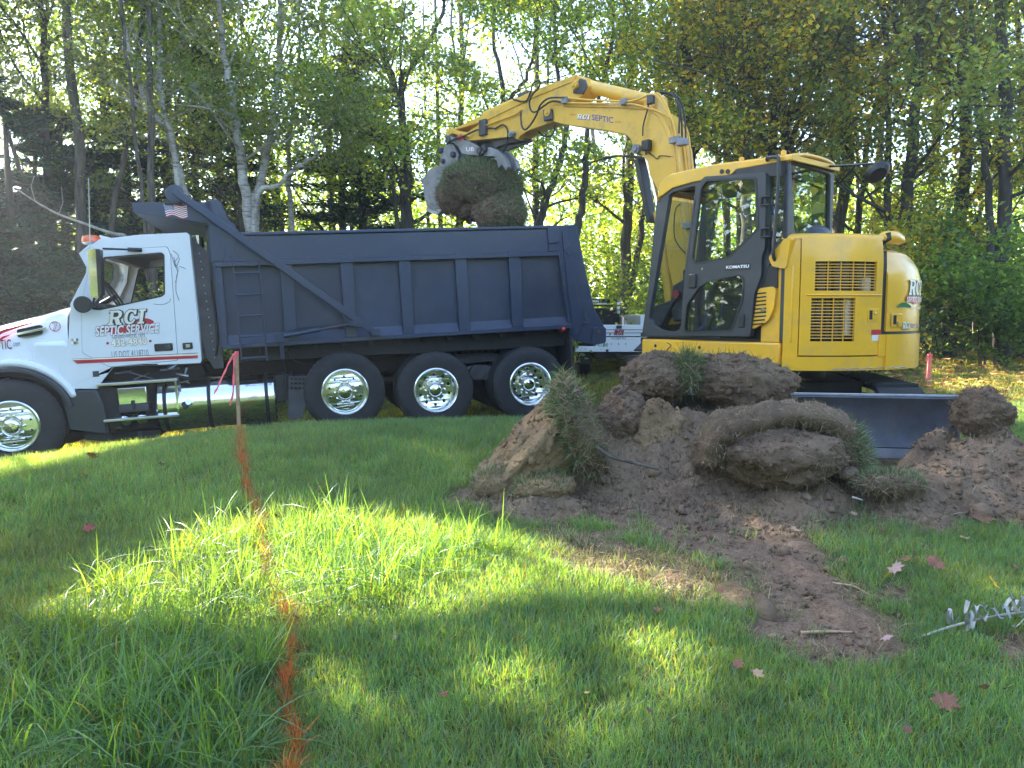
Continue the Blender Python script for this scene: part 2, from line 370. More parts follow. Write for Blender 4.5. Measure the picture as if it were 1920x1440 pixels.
SOIL_POLYS = [ground_poly([(858, 935), (930, 968), (1000, 1000), (1090, 985), (1200, 1000), (1290, 1050), (1400, 1058), (1430, 1120), (1400, 1185), (1480, 1210), (1570, 1225), (1640, 1255), (1700, 1225),
                           (1660, 1140), (1580, 1070), (1530, 1000), (1560, 962), (1700, 945), (1800, 940), (1919, 965), (2060, 960), (2060, 850), (1600, 830), (1300, 810), (1000, 820), (900, 880)]),
              ground_poly([(1840, 1200), (1880, 1180), (1960, 1185), (1960, 1260), (1880, 1250)]),
              ground_poly([(1390, 1195), (1450, 1185), (1520, 1190), (1500, 1210)])]
STRAW_POLYS = [ground_poly([(1060, 1050), (1180, 1030), (1300, 1050), (1340, 1110), (1280, 1160), (1200, 1120), (1100, 1080)]),
               ground_poly([(990, 1000), (1080, 1000), (1130, 1040), (1060, 1060)])]
THIN_POLY = ground_poly([(960, 985), (1300, 990), (1560, 955), (1760, 965), (1740, 1060), (1700, 1110), (1760, 1220), (1600, 1275), (1380, 1215), (1330, 1150), (1080, 1085), (970, 1030)])
def thin_mask(x, y):
    P = np.stack([x, y, x * 0], -1); return in_poly(x + .2 * fbm(P * 2, 4, 23), y + .22 * fbm(P * 2 + 9, 4, 24), THIN_POLY)
def soil_mask(x, y):
    P = np.stack([x, y, x * 0], -1); wx = x + .16 * fbm(P * 2.2, 4, 21) + .05 * fbm(P * 9, 3, 31); wy = y + .22 * fbm(P * 2.2 + 9, 4, 22) + .06 * fbm(P * 9 + 5, 3, 32)
    m = np.zeros(x.shape)
    for p in SOIL_POLYS: m = np.maximum(m, in_poly(wx, wy, p))
    return m
def straw_mask(x, y):
    P = np.stack([x, y, x * 0], -1); wx = x + .18 * fbm(P * 3, 4, 41); wy = y + .2 * fbm(P * 3 + 4, 4, 42); m = np.zeros(x.shape)
    for p in STRAW_POLYS: m = np.maximum(m, in_poly(wx, wy, p))
    return m
def graded(lo, hi, step, far, grow=1.25):
    a = list(np.arange(lo, hi + 1e-6, step)); s = step; x = hi
    while x < far: s *= grow; x += s; a.append(x)
    s = step; x = lo
    while x > -far: s *= grow; x -= s; a.insert(0, x)
    return np.array(a)
xs = graded(-5, 5, .05, 260); ys = graded(1.5, 10, .05, 260)
XX, YY = np.meshgrid(xs, ys); ZZ = G(XX, YY); SM = soil_mask(XX.ravel(), YY.ravel()).reshape(XX.shape)
PP = np.stack([XX, YY, XX * 0], -1)
SMr = SM.copy(); TM_ = thin_mask(XX.ravel(), YY.ravel()).reshape(XX.shape); SM = np.maximum(SM, TM_ * np.clip(.55 + 1.2 * fbm(PP * 4, 3, 53), 0, 1))
for _ in range(2): SM[1:-1, 1:-1] = (SM[1:-1, 1:-1] * 2 + SM[:-2, 1:-1] + SM[2:, 1:-1] + SM[1:-1, :-2] + SM[1:-1, 2:]) / 6
near = (np.abs(XX) < 6) & (YY > 1) & (YY < 10)
ZZ = ZZ + np.where(near, SM * (.035 * fbm(PP * 9, 4, 51) + .03 * np.abs(fbm(PP * 3, 3, 52))), 0)
nx, ny = len(xs), len(ys); idx = np.arange(nx * ny).reshape(ny, nx)
FQ = np.stack([idx[:-1, :-1], idx[:-1, 1:], idx[1:, 1:], idx[1:, :-1]], -1).reshape(-1, 4)
gm, nt, b = mat_base('lawn_soil_ground')
sa = N(nt, 'ShaderNodeAttribute'); sa.attribute_name = 'soil'
n1 = noise_node(nt, 14, 8, .75); n2 = noise_node(nt, 1.4, 5, .6); n3 = noise_node(nt, 90, 4, .7)
ad = N(nt, 'ShaderNodeMath', operation='ADD'); nt.links.new(n1.outputs[0], ad.inputs[0]); nt.links.new(n3.outputs[0], ad.inputs[1])
hf = N(nt, 'ShaderNodeMath', operation='MULTIPLY'); hf.inputs[1].default_value = .5; nt.links.new(ad.outputs[0], hf.inputs[0])
rs = ramp(nt, hf.outputs[0], [(.38, (.06, .037, .025)), (.52, (.18, .115, .075)), (.66, (.30, .21, .14))])
rg = ramp(nt, hf.outputs[0], [(.38, (.04, .055, .016)), (.55, (.10, .10, .035)), (.68, (.18, .14, .07))])
mx = N(nt, 'ShaderNodeMix', data_type='RGBA'); nt.links.new(sa.outputs['Fac'], mx.inputs[0]); nt.links.new(rg.outputs[0], mx.inputs[6]); nt.links.new(rs.outputs[0], mx.inputs[7])
nt.links.new(mx.outputs[2], b.inputs['Base Color']); b.inputs['Roughness'].default_value = .95; b.inputs['Specular IOR Level'].default_value = .15
bp = N(nt, 'ShaderNodeBump'); bp.inputs['Strength'].default_value = .8; bp.inputs['Distance'].default_value = .02; nt.links.new(hf.outputs[0], bp.inputs['Height']); nt.links.new(bp.outputs[0], b.inputs['Normal'])
ground = np_mesh('ground', np.stack([XX, YY, ZZ], -1).reshape(-1, 3), FQ, gm, smooth=True, attrs={'soil': SM.ravel()})
props(ground, 'lawn ground with a dug brown soil area under the excavator', None, None, 'structure')


# ------------------------------------------------------------------ woodland
PATCHES = [ground_poly(p) for p in (
    [(-60, 850), (60, 835), (300, 812), (470, 800), (480, 812), (330, 855), (210, 895), (60, 935), (-60, 950)],
    [(400, 1010), (560, 985), (760, 985), (960, 1005), (1130, 1025), (1330, 1060), (1370, 1115), (1230, 1150), (1080, 1125), (960, 1130), (900, 1170), (700, 1180), (560, 1170), (420, 1190), (150, 1190), (40, 1180), (120, 1130), (300, 1080)],
    [(600, 1230), (900, 1195), (1100, 1180), (1380, 1210), (1340, 1380), (950, 1410), (640, 1350)],
    [(1735, 680), (1990, 672), (1990, 790), (1840, 800), (1760, 740)])]
HOLE_W = [1, 1, .32, .75]
EXC_BEAM = np.array([(-.5, 0), (2.4, 0)])
def in_beam(P):
    """is a point inside the shaft of sunlight that reaches one of the bright patches of the lawn?"""
    k = np.zeros(len(P), bool)
    for it, (poly, w) in enumerate(zip(PATCHES, HOLE_W)):
        zc = float(G(poly[:, 0].mean(keepdims=True), poly[:, 1].mean(keepdims=True))[0]); t = (P[:, 2] - zc) / SUN_DIR[2]
        X = P[:, 0] - SUN_DIR[0] * t; Y = P[:, 1] - SUN_DIR[1] * t
        Q = np.stack([X, Y, X * 0], 1); near_ = (X > poly[:, 0].min() - .5) & (X < poly[:, 0].max() + .5) & (Y > poly[:, 1].min() - .5) & (Y < poly[:, 1].max() + .5)
        idx_ = np.nonzero(near_)[0]
        if not len(idx_): continue
        q = Q[idx_]; ins = in_poly(q[:, 0] + .16 * fbm(q * 1.7, 3, 501), q[:, 1] + .20 * fbm(q * 1.7 + 3, 3, 502), poly)
        if w < 1: ins &= (.5 + fbm(q * 2.6, 3, 503 + it)) > (1 - w) * .9
        k[idx_[ins]] = True
    return k
def leaves_mesh(name, P, size, cols, mat, parent, flat=.35, aspect=.62):
    keep = ~in_beam(P + (0 if parent is None else np.array(parent.location))); P = P[keep]; size = size[keep]; cols = cols[keep]; n = len(P)
    Nn = rng.normal(size=(n, 3)); Nn[:, 2] = np.abs(Nn[:, 2]) + flat; Nn /= np.linalg.norm(Nn, axis=1, keepdims=True)
    T = rng.normal(size=(n, 3)); T -= (T * Nn).sum(1, keepdims=True) * Nn; T /= np.linalg.norm(T, axis=1, keepdims=True); Bn = np.cross(Nn, T)
    s = size[:, None]; V_ = np.stack([P - T * s, P + Bn * s * aspect - T * s * .1 + Nn * s * .15, P + T * s, P - Bn * s * aspect - T * s * .1 + Nn * s * .15], 1).reshape(-1, 3)
    return np_mesh(name, V_, np.arange(4 * n).reshape(-1, 4), mat, parent, np.repeat(cols, 4, 0))
def rot_dir(az, el): return np.array([math.cos(el) * math.cos(az), math.cos(el) * math.sin(az), math.sin(el)])
def grow_branch(p, d, L, n, curve_up=.25, wob=.12):
    P = [np.array(p)]; d = np.array(d, float)
    for i in range(n): d = d + rng.normal(0, wob, 3) + np.array([0, 0, curve_up / n]); d /= np.linalg.norm(d); P.append(P[-1] + d * L / n)
    return P
PAL = {'green': [(.045, .085, .018), (.065, .11, .022), (.035, .07, .02), (.09, .13, .025)], 'lime': [(.09, .14, .022), (.13, .17, .025), (.06, .11, .02), (.17, .19, .03)], 'gold': [(.16, .16, .02), (.23, .20, .02), (.09, .12, .02), (.24, .18, .02), (.07, .10, .02), (.06, .09, .02)],
       'dark': [(.025, .055, .02), (.035, .07, .025), (.02, .045, .02)], 'olive': [(.065, .10, .025), (.095, .125, .03), (.05, .08, .02), (.12, .13, .03)], 'rust': [(.20, .11, .02), (.12, .12, .02), (.08, .11, .02), (.07, .10, .02)]}
PAL = {k: [(c[0] * 1.7, c[1] * 1.65, c[2] * 2.3) for c in v] for k, v in PAL.items()}
def broadleaf(name, label, cat, base, H, stems, spread, nleaf, pal, barkm, seed, crown0=.25, lsize=.052, group=None, clump=.28, r0=None):
    nleaf = int(nleaf * 1.05)
    """stems: list of polylines (local, metres) with radius at the base"""
    root = thing(name, label, cat, base, group=group); tr = MB(); leafP = []; br = []; tips = []
    for st, rr in stems:
        st = [np.array(p, float) for p in st]; S = spline(st, 5); S = [p + rng.normal(0, .02, 3) for p in S]; n = len(S); rad = [rr * (1 - .85 * (i / (n - 1)) ** .9) + .012 for i in range(n)]
        tr.tube(S, rad, 9, False)
        top = S[-1][2]; zmin = H * crown0
        nb = int(9 + 9 * (top / 9))
        for b in range(nb):
            z = zmin + (top - zmin) * ((b + rng.random()) / nb) ** .9; i = min(range(n), key=lambda k: abs(S[k][2] - z)); p = S[i]; tfrac = (z - zmin) / max(.1, (H - zmin))
            L = spread * (.45 + .75 * math.sin(math.pi * min(.98, .18 + .8 * tfrac))) * rng.uniform(.6, 1.1); az = rng.uniform(0, 2 * math.pi); el = R(rng.uniform(5, 55) + 15 * tfrac)
            Bp = grow_branch(p, rot_dir(az, el), L, 6, .2); rb = max(.012, rad[i] * rng.uniform(.28, .5)); br.append((Bp, rb))
            for c in range(4):
                j = rng.integers(2, 7); p2 = Bp[j]; az2 = az + rng.normal(0, .9); Sp = grow_branch(p2, rot_dir(az2, R(rng.uniform(-10, 55))), L * rng.uniform(.3, .55), 4, .1, .18); br.append((Sp, rb * .45))
                for t in range(3): q = Sp[rng.integers(1, 5)]; Tp = grow_branch(q, rot_dir(az2 + rng.normal(0, 1.2), R(rng.uniform(-25, 60))), L * rng.uniform(.12, .28), 2, 0, .2); br.append((Tp, rb * .2)); tips += [Tp[-1], Tp[1]]
            tips += [Bp[-1], Bp[-2]]
    mids = in_beam(np.array([Bp[len(Bp) // 2] for Bp, rb in br]) + np.array(base)); ends = in_beam(np.array([Bp[-1] for Bp, rb in br]) + np.array(base))
    for (Bp, rb), c1, c2 in zip(br, mids, ends):
        if (c1 or c2) and rb < .045: continue
        rb = max(rb, .004); tr.tube(Bp, [rb * (1 - .75 * i / (len(Bp) - 1)) for i in range(len(Bp))], 3 if rb < .02 else 5, False)
    o = tr.build('trunk', barkm, root, smooth=60)
    if base[1] > 19.4: nleaf = int(nleaf * .62)
    tips = np.array(tips); w = rng.random(len(tips)) ** 1.2 + .05; w /= w.sum(); i = rng.choice(len(tips), nleaf, p=w); P = tips[i] + rng.normal(0, clump, (nleaf, 3)) * np.array([1, 1, .62]) * rng.uniform(.4, 1.1, (nleaf, 1))
    tipc = rng.normal(0, .16, (len(tips), 1)); shift = rng.random((len(tips), 1)); palc = np.array(PAL[pal]); ci = (shift[i, 0] * len(palc) * .999).astype(int); alt = rng.integers(0, len(palc), nleaf); ci = np.where(rng.random(nleaf) < .45, alt, ci)
    col = np.clip(palc[ci] * (1 + tipc[i] + rng.normal(0, .15, (nleaf, 1))), .008, 1)
    hi = P[:, 2] + base[2] > 9.5; drop = hi & (rng.random(nleaf) < (.0 if base[1] < 19.4 else .4)); size = lsize * rng.uniform(.65, 1.35, nleaf) * np.where(hi, 1.6, 1.0); keep = ~drop
    leaves_mesh('crown', P[keep], size[keep], col[keep], M['leaf'], root); root.children[-1]['kind'] = 'thing'
    return root
def lstem(H, lean_=(0, 0), r=.12, wob=.25, n=6):
    P = [(0, 0, -.3)]
    for k in range(1, n + 1): t = k / n; P.append((lean_[0] * t + rng.normal(0, wob) * t * .6, lean_[1] * t + rng.normal(0, wob) * t * .6, H * t))
    return (P, r)
def pstem(pts, Y, base, r, ytw=0):
    return ([(0, 0, -.3)] + [tuple(at(u, v, Y + ytw * i / len(pts)) - np.array(base)) for i, (u, v) in enumerate(pts)], r)
def bz(u, Y, v=640): p = at(u, v, Y); return (float(p[0]), float(Y), g(p[0], Y))
# birches in front of the wood
b0 = bz(470, 17.0); broadleaf('birch_tree', 'white barked birch forking low above the front of the dump bed', 'birch tree', b0, 11, [pstem([(470, 430), (458, 340), (446, 250), (432, 170), (415, 60), (410, -60), (400, -200)], 17, b0, .13), pstem([(474, 425), (488, 350), (503, 270), (515, 190), (526, 90), (525, -40), (535, -200)], 17, b0, .11), pstem([(478, 400), (520, 345), (560, 312), (592, 288), (585, 245)], 16.8, b0, .06)], 1.9, 15000, 'olive', M['birch'], 1, crown0=.45, lsize=.045)
b0 = bz(355, 16.6); broadleaf('birch_tree', 'slender leaning birch with two pale stems rising behind the truck cab', 'birch tree', b0, 11, [pstem([(352, 420), (340, 345), (325, 280), (308, 215), (298, 120), (296, 0), (290, -150)], 16.6, b0, .09), pstem([(330, 300), (295, 225), (262, 160), (235, 60), (220, -60)], 16.4, b0, .06)], 1.7, 11000, 'olive', M['birch'], 2, crown0=.5, lsize=.045)
b0 = bz(545, 18.5); broadleaf('birch_tree', 'thin pale birch between the forked birch and the oak', 'birch tree', b0, 12, [pstem([(548, 430), (540, 330), (548, 200), (560, 60), (565, -120)], 18.5, b0, .07)], 1.6, 8000, 'lime', M['birch'], 3, crown0=.5, lsize=.045)
b0 = bz(768, 18.0); broadleaf('oak_tree', 'dark stemmed oak with upswept limbs behind the middle of the dump bed', 'oak tree', b0, 12, [pstem([(765, 420), (762, 300), (748, 190), (722, 110), (700, 60), (690, -60), (680, -200)], 18, b0, .12), pstem([(752, 200), (770, 130), (815, 60), (840, -40), (860, -200)], 18, b0, .07), pstem([(735, 320), (700, 260), (672, 200), (668, 120)], 18, b0, .05)], 2.3, 17000, 'lime', M['bark_dark'], 4, crown0=.3, lsize=.055)
b0 = bz(920, 19.0); broadleaf('oak_tree', 'tall thin tree above the bucket and thumb', 'oak tree', b0, 13, [pstem([(925, 420), (940, 300), (945, 180), (925, 60), (930, -150)], 19, b0, .10), pstem([(945, 240), (985, 150), (1005, 60), (1010, -100)], 19, b0, .06)], 2.4, 17000, 'green', M['bark_dark'], 5, crown0=.3)
b0 = bz(1030, 17.5); broadleaf('maple_tree', 'crooked double stemmed tree seen under the boom', 'maple tree', b0, 11, [pstem([(1010, 470), (1020, 390), (1045, 320), (1062, 240), (1048, 160), (1040, 40), (1050, -120)], 17.5, b0, .10), pstem([(1075, 470), (1090, 380), (1100, 300), (1104, 240), (1130, 160), (1150, 40), (1140, -100)], 17.5, b0, .09)], 2.2, 16000, 'lime', M['bark_dark'], 6, crown0=.30)
b0 = bz(1292, 17.5); broadleaf('pine_trunk_tree', 'thick straight dark trunk rising directly behind the excavator boom', 'tree', b0, 14, [pstem([(1292, 450), (1293, 300), (1290, 150), (1285, 0), (1290, -250)], 17.5, b0, .22)], 2.3, 14000, 'green', M['bark_dark'], 7, crown0=.25)
b0 = bz(1398, 16.5); broadleaf('maple_tree', 'straight grey maple trunk above the excavator cab roof', 'maple tree', b0, 12, [pstem([(1400, 420), (1402, 280), (1400, 150), (1395, 20), (1390, -200)], 16.5, b0, .13), pstem([(1402, 300), (1370, 180), (1345, 60), (1330, -100)], 16.5, b0, .06)], 2.4, 16000, 'gold', M['bark'], 8, crown0=.3)
b0 = bz(1462, 16.8); broadleaf('maple_tree', 'many stemmed maple fanning out behind the cab roof corner', 'maple tree', b0, 12, [pstem([(1455, 400), (1448, 280), (1452, 160), (1475, 40), (1485, -150)], 16.8, b0, .10), pstem([(1465, 400), (1470, 280), (1495, 160), (1530, 50), (1560, -80)], 16.8, b0, .11), pstem([(1475, 330), (1500, 220), (1545, 130), (1600, 40)], 16.8, b0, .07), pstem([(1450, 330), (1420, 240), (1385, 190), (1350, 170)], 16.8, b0, .06)], 2.6, 20000, 'gold', M['bark_dark'], 9, crown0=.3)
for (u, Y, H, sp, nl, pal, lab, c0, r_) in (
    (400, 22.5, 13, 2.7, 20000, 'green', 'green tree deep behind the two white birches', .1, .13),
    (560, 24.0, 13, 2.7, 18000, 'lime', 'light green tree deep behind the thin pale birch', .1, .13),
    (270, 23.5, 13, 2.6, 17000, 'green', 'green tree deep in the wood over the cab shield', .1, .13),
    (330, 19.2, 12, 2.5, 15000, 'olive', 'olive leaved tree directly behind the leaning birch', .2, .13),
    (480, 19.8, 12, 2.6, 17000, 'lime', 'light leaved tree filling the fork of the white birch', .15, .13),
    (100, 18.0, 12, 2.6, 14000, 'olive', 'olive tree over the pines at the upper left', .45, .14),
    (150, 16.8, 16, 2.9, 15000, 'green', 'tall straight tree added behind the truck cab, its unseen crown shading the right soil pile', .58, .14),  # added so its high crown keeps the sun off the right soil pile
    (300, 15.9, 16, 2.6, 12000, 'olive', 'slim tall tree behind the tarp arm with its crown above the frame', .6, .08),
    (-210, 13.5, 14, 3.0, 15000, 'green', 'unseen oak added for shade outside the left edge, level with the truck hood', .45, .16),  # the oaks outside the left edge are unseen, added to shade the lawn
    (-330, 15.8, 15, 3.0, 15000, 'olive', 'unseen olive oak added for shade outside the left edge, behind the first one', .4, .16),
    (-700, 12.0, 14, 3.0, 14000, 'green', 'unseen green oak added for shade far outside the left edge, beside the lawn', .35, .16),
    (-110, 19.5, 15, 2.9, 14000, 'lime', 'light green oak added for shade just beyond the left edge of the frame', .3, .16),
    (-950, 16.0, 15, 3.0, 13000, 'green', 'unseen tall oak added for shade at the far left corner of the lawn', .3, .16),
    (-1100, 10.0, 14, 3.0, 13000, 'olive', 'unseen olive oak added for shade left of the open lawn', .3, .16),
    (-190, 18.5, 14, 2.9, 15000, 'green', 'tall oak added for shade just outside the left edge of the frame', .2, .16),
    (-420, 17.0, 14, 3.0, 14000, 'green', 'second oak added for shade outside the left edge, further from the truck', .15, .16),
    (-330, 22.0, 15, 3.0, 13000, 'lime', 'third oak added for shade outside the left edge, deep in the wood', .15, .16),
    (-800, 14.0, 14, 3.0, 13000, 'olive', 'unseen olive oak added for shade far outside the left edge', .15, .16),
    (40, 20.5, 12, 2.6, 15000, 'green', 'dark green oak at the far left top of the picture', .3, .16),
    (180, 22, 13, 2.6, 14000, 'green', 'oak with open crown left of the birches, sky showing above it', .35, .15),
    (640, 22, 13, 2.6, 14000, 'green', 'bushy green tree between the thin birch and the upswept oak', .2, .14),
    (860, 23, 14, 2.8, 15000, 'lime', 'light green tree behind the tarp side of the dump bed top rail', .25, .14),
    (1170, 21, 14, 2.8, 17000, 'olive', 'olive leaved tree filling the gap above the arm cylinder', .2, .16),
    (1240, 21.8, 8, 2.2, 10000, 'olive', 'low leafy tree right behind the boom foot', .1, .07),
    (1560, 17.5, 13, 2.9, 20000, 'gold', 'yellowing maple right of the cab roof mirror', .15, .15),
    (1660, 16.0, 12, 2.9, 20000, 'olive', 'broad maple above the rear mirror of the excavator', .2, .15),
    (1780, 17.0, 13, 3.0, 22000, 'gold', 'golden maple above the tail of the excavator', .12, .16),
    (1880, 15.2, 12, 2.9, 20000, 'gold', 'nearest golden green maple at the right edge', .15, .15),
    (1960, 17.5, 13, 3.0, 15000, 'green', 'green maple just entering the right edge of the frame', .1, .15),
    (1500, 20.5, 14, 2.8, 14000, 'rust', 'rust tinted tree deep in the wood behind the cab', .2, .15),
    (1380, 22.0, 14, 2.8, 12000, 'green', 'green tree deep in the wood behind the cab glass', .2, .15),
    (1720, 21.0, 14, 2.8, 14000, 'lime', 'lime green tree deep in the wood behind the tail', .15, .15),
    (1000, 24.0, 14, 2.8, 11000, 'green', 'tall tree deep in the wood over the raised bucket', .2, .15)):
    b0 = bz(u, Y); broadleaf('maple_tree' if 'maple' in lab else 'oak_tree', lab, 'tree', b0, H, [lstem(H, (rng.normal(0, .6), 0), r_), lstem(H * .8, (rng.normal(0, 1.4), rng.normal(0, .5)), r_ * .55)], sp, nl, pal, M['bark_dark'] if u % 3 else M['bark'], int(u) + 50, crown0=c0, lsize=.052)
# pines on the left
def pine(label, base, H, spread, seed, dens=1.0):
    root = thing('pine_tree', label, 'pine tree', base); tr = MB(); tr.tube([(0, 0, -.3), (.05, 0, H * .5), (0, .05, H)], [.17, .11, .02], 9, False); P = []; 
    z = .5
    while z < H - .3:
        L = spread * (1 - z / H) ** .7 + .3
        for k in range(6):
            az = rng.uniform(0, 6.28); Bp = grow_branch((0, 0, z + rng.uniform(-.2, .2)), rot_dir(az, R(rng.uniform(-8, 14))), L * rng.uniform(.7, 1.1), 6, .05, .08); 
            if not in_beam(np.array([Bp[3], Bp[6]]) + np.array(base)).any(): tr.tube(Bp, [.03 * (1 - .8 * i / 6) for i in range(7)], 3, False)
            for i in range(2, 7):
                m_ = int(48 * dens); side_ = rng.normal(0, .28 * L / 2.2, (m_, 3)) * np.array([1, 1, .22]); P.append(Bp[i] + side_)
        z += rng.uniform(.34, .5)
    P = np.concatenate(P); P = P[~in_beam(P + np.array(base))]; n = len(P); tr.build('trunk', M['bark_dark'], root, smooth=60)
    D = rng.normal(0, 1, (n, 3)); D[:, 2] = D[:, 2] * .35 + .1; D[:, :2] += P[:, :2] / (np.linalg.norm(P[:, :2], axis=1, keepdims=True) + .3)
    S = np.cross(D, rng.normal(0, 1, (n, 3))); S /= np.linalg.norm(S, axis=1, keepdims=True); D /= np.linalg.norm(D, axis=1, keepdims=True); L_ = rng.uniform(.10, .20, n)[:, None]; w_ = .022
    V_ = np.stack([P - S * w_, P + S * w_, P + D * L_ + S * w_ * .5, P + D * L_ - S * w_ * .5], 1).reshape(-1, 3); col = pick(np.array([(.022, .055, .030), (.03, .07, .035), (.018, .045, .028), (.04, .075, .03)]), n, .2)
    np_mesh('crown', V_, np.arange(4 * n).reshape(-1, 4), M['needle'], root, np.repeat(col, 4, 0)); return root
def pick(pal, n, jit=.18): c = pal[rng.integers(0, len(pal), n)] * (1 + rng.normal(0, jit, (n, 1))); return np.clip(c, .005, 1)
pine('dark blue green pine at the left edge behind the hood of the truck', bz(30, 17), 6.8, 2.6, 1, 1.3)
pine('dense dark pine behind the windscreen of the truck', bz(130, 18.5), 7.0, 2.5, 2, 1.2)
pine('dark pine behind the birches and the cab shield', bz(250, 19.5), 7.2, 2.4, 3, 1.1)
pine('low dark pine just inside the left edge, nearest to the hood', bz(-5, 15.5), 5.6, 2.4, 7, 1.3)
pine('pine outside the left edge, only its branch tips in view', bz(-70, 16), 7.5, 2.6, 4)
pine('narrow pine standing behind the forked birch', bz(420, 21), 9, 2.2, 5)
pine('pine top visible behind the upper band of the dump bed', bz(680, 20.5), 8.6, 2.2, 6)
# understorey shrubs at the wood's edge, each its own
def shrub(label, u, Y, H, W, pal, n, dz=0):
    b0 = bz(u, Y); root = thing('shrub', label, 'shrub', b0); m = MB(); tips = []
    for k in range(9):
        az = rng.uniform(0, 6.28); Bp = grow_branch((rng.normal(0, .15), rng.normal(0, .15), -.1), rot_dir(az, R(rng.uniform(40, 80))), H * rng.uniform(.6, 1.05), 6, .1, .16); Bp = [p * np.array([W / H * 1.4, W / H, 1]) if W > H else p for p in Bp]; m.tube(Bp, [.018 * (1 - .8 * i / 6) for i in range(7)], 4, False); tips += Bp[1:]
        for c in range(4): Sp = grow_branch(Bp[rng.integers(2, 6)], rot_dir(rng.uniform(0, 6.28), R(rng.uniform(0, 50))), W * .35, 3, 0, .2); m.tube(Sp, .005, 3, False); tips += Sp[1:]
    m.build('stems', M['bark'], root); tips = np.array(tips); i = rng.integers(0, len(tips), n); P = tips[i] + rng.normal(0, .20, (n, 3)); P[:, 2] = np.abs(P[:, 2]); col = pick(np.array(PAL[pal]), n, .2) * (1 + rng.normal(0, .15, (len(tips), 1)))[i]
    leaves_mesh('leaves', P, .055 * rng.uniform(.6, 1.3, n), np.clip(col, .01, 1), M['leaf'], root); return root
for lab, u, Y, H, W, pal, n in (
    ('lime green shrub behind the upper step of the dump bed front', 560, 16.5, 3.6, 1.8, 'lime', 7000), ('leafy shrub behind the third bay of the dump bed', 700, 17, 3.8, 2.0, 'green', 7500), ('yellow green shrub behind the fourth bay of the dump bed', 850, 16.8, 3.6, 1.9, 'lime', 7500),
    ('dense shrub behind the bucket and the held sod', 1000, 16.5, 3.8, 2.0, 'olive', 8000), ('pale yellow green shrub between the dump bed and the boom', 1130, 22.5, 4.6, 2.4, 'lime', 9500), ('low green shrub above the white service truck', 1200, 21.8, 3.0, 1.8, 'green', 6500),
    ('shrub seen through the cab glass of the excavator', 1340, 16.0, 3.5, 2.0, 'olive', 7500), ('shrub behind the rear window of the excavator', 1510, 16.0, 3.6, 2.0, 'green', 7500), ('shrub beside the camera pod of the excavator', 1640, 15.5, 3.2, 1.9, 'gold', 7500),
    ('pale leaved dogwood right of the excavator tail, catching the light', 1860, 14.8, 3.1, 2.3, 'green', 12000), ('dark shrub at the foot of the wood beside the stake', 1770, 17.0, 3.0, 2.2, 'dark', 9000), ('low shrub at the right edge of the picture', 1940, 16.5, 2.4, 2.2, 'green', 8000), ('dark undergrowth bush under the golden maples', 1850, 18.5, 2.8, 2.5, 'dark', 8000),
    ('bush half hidden by the truck hood at the left', 60, 15.5, 2.6, 2.2, 'dark', 7000), ('bush behind the truck cab window', 240, 16.0, 2.8, 2.0, 'green', 7000), ('bush behind the cab shield and tarp arm', 400, 16.0, 3.4, 1.9, 'olive', 7500)):
    shrub(lab, u, Y, H, W, pal, n)
# the wood beyond, one mass of foliage and trunks
n = 125000; x = rng.uniform(-28, 30, n); y = rng.uniform(24, 36, n); zf = rng.beta(1.1, 1.25, n); z = G(x, y) + zf * (6.2 + 2.5 * fbm(np.stack([x * .25, y * .25, x * 0], 1), 3, 601)); P = np.stack([x, y, z], 1); k = fbm(P * .55, 4, 602) > -.12; P = P[k]; k2 = ~((P[:, 2] > 7.5) & (rng.random(len(P)) < .35)); P = P[k2]; pc = np.array(PAL['green'] + PAL['lime'] + PAL['olive']); cl = ((fbm(P * .35, 2, 603) * .5 + .5) * len(pc)).astype(int) % len(pc)
mass = leaves_mesh('distant_woods', P, rng.uniform(.07, .15, len(P)), np.clip(pc[cl] * (1 + rng.normal(0, .2, (len(P), 1))), .01, 1), M['leaf'], None); props(mass, 'deep mass of foliage filling the wood behind the nearer trees', None, None, 'stuff')
m = MB()
for k in range(34):
    x_, y_ = rng.uniform(-24, 26), rng.uniform(22, 34); z_ = g(x_, y_); r_ = rng.uniform(.06, .16); lx = rng.normal(0, .7); m.tube([(x_, y_, z_ - .2), (x_ + lx * .5, y_, z_ + 5), (x_ + lx, y_, z_ + 12)], [r_, r_ * .8, r_ * .3], 6, False)
o = m.build('distant_trunks', M['bark_dark'], None); props(o, 'trunks standing deep in the wood', None, None, 'stuff')
# bleached dead limb over the truck's hood
d0 = at(35, 357, 15.8); m = MB(); P = [at(u, v, 15.8) - d0 for u, v in ((35, 357), (70, 380), (110, 402), (160, 420), (205, 436), (235, 442))]; m.tube(spline(P, 5), [.012 + .03 * i / 25 for i in range(26)], 6); P = [at(u, v, 15.8) - d0 for u, v in ((110, 402), (118, 380), (115, 350))]; m.tube(P, .008, 5); P = [at(u, v, 15.8) - d0 for u, v in ((66, 378), (58, 350), (64, 330))]; m.tube(P, .007, 5)
o = m.build('dead_limb', M['deadwood'], None, smooth=60); o.location = d0; props(o, 'bare bleached branch slanting down towards the truck cab roof', 'branch')

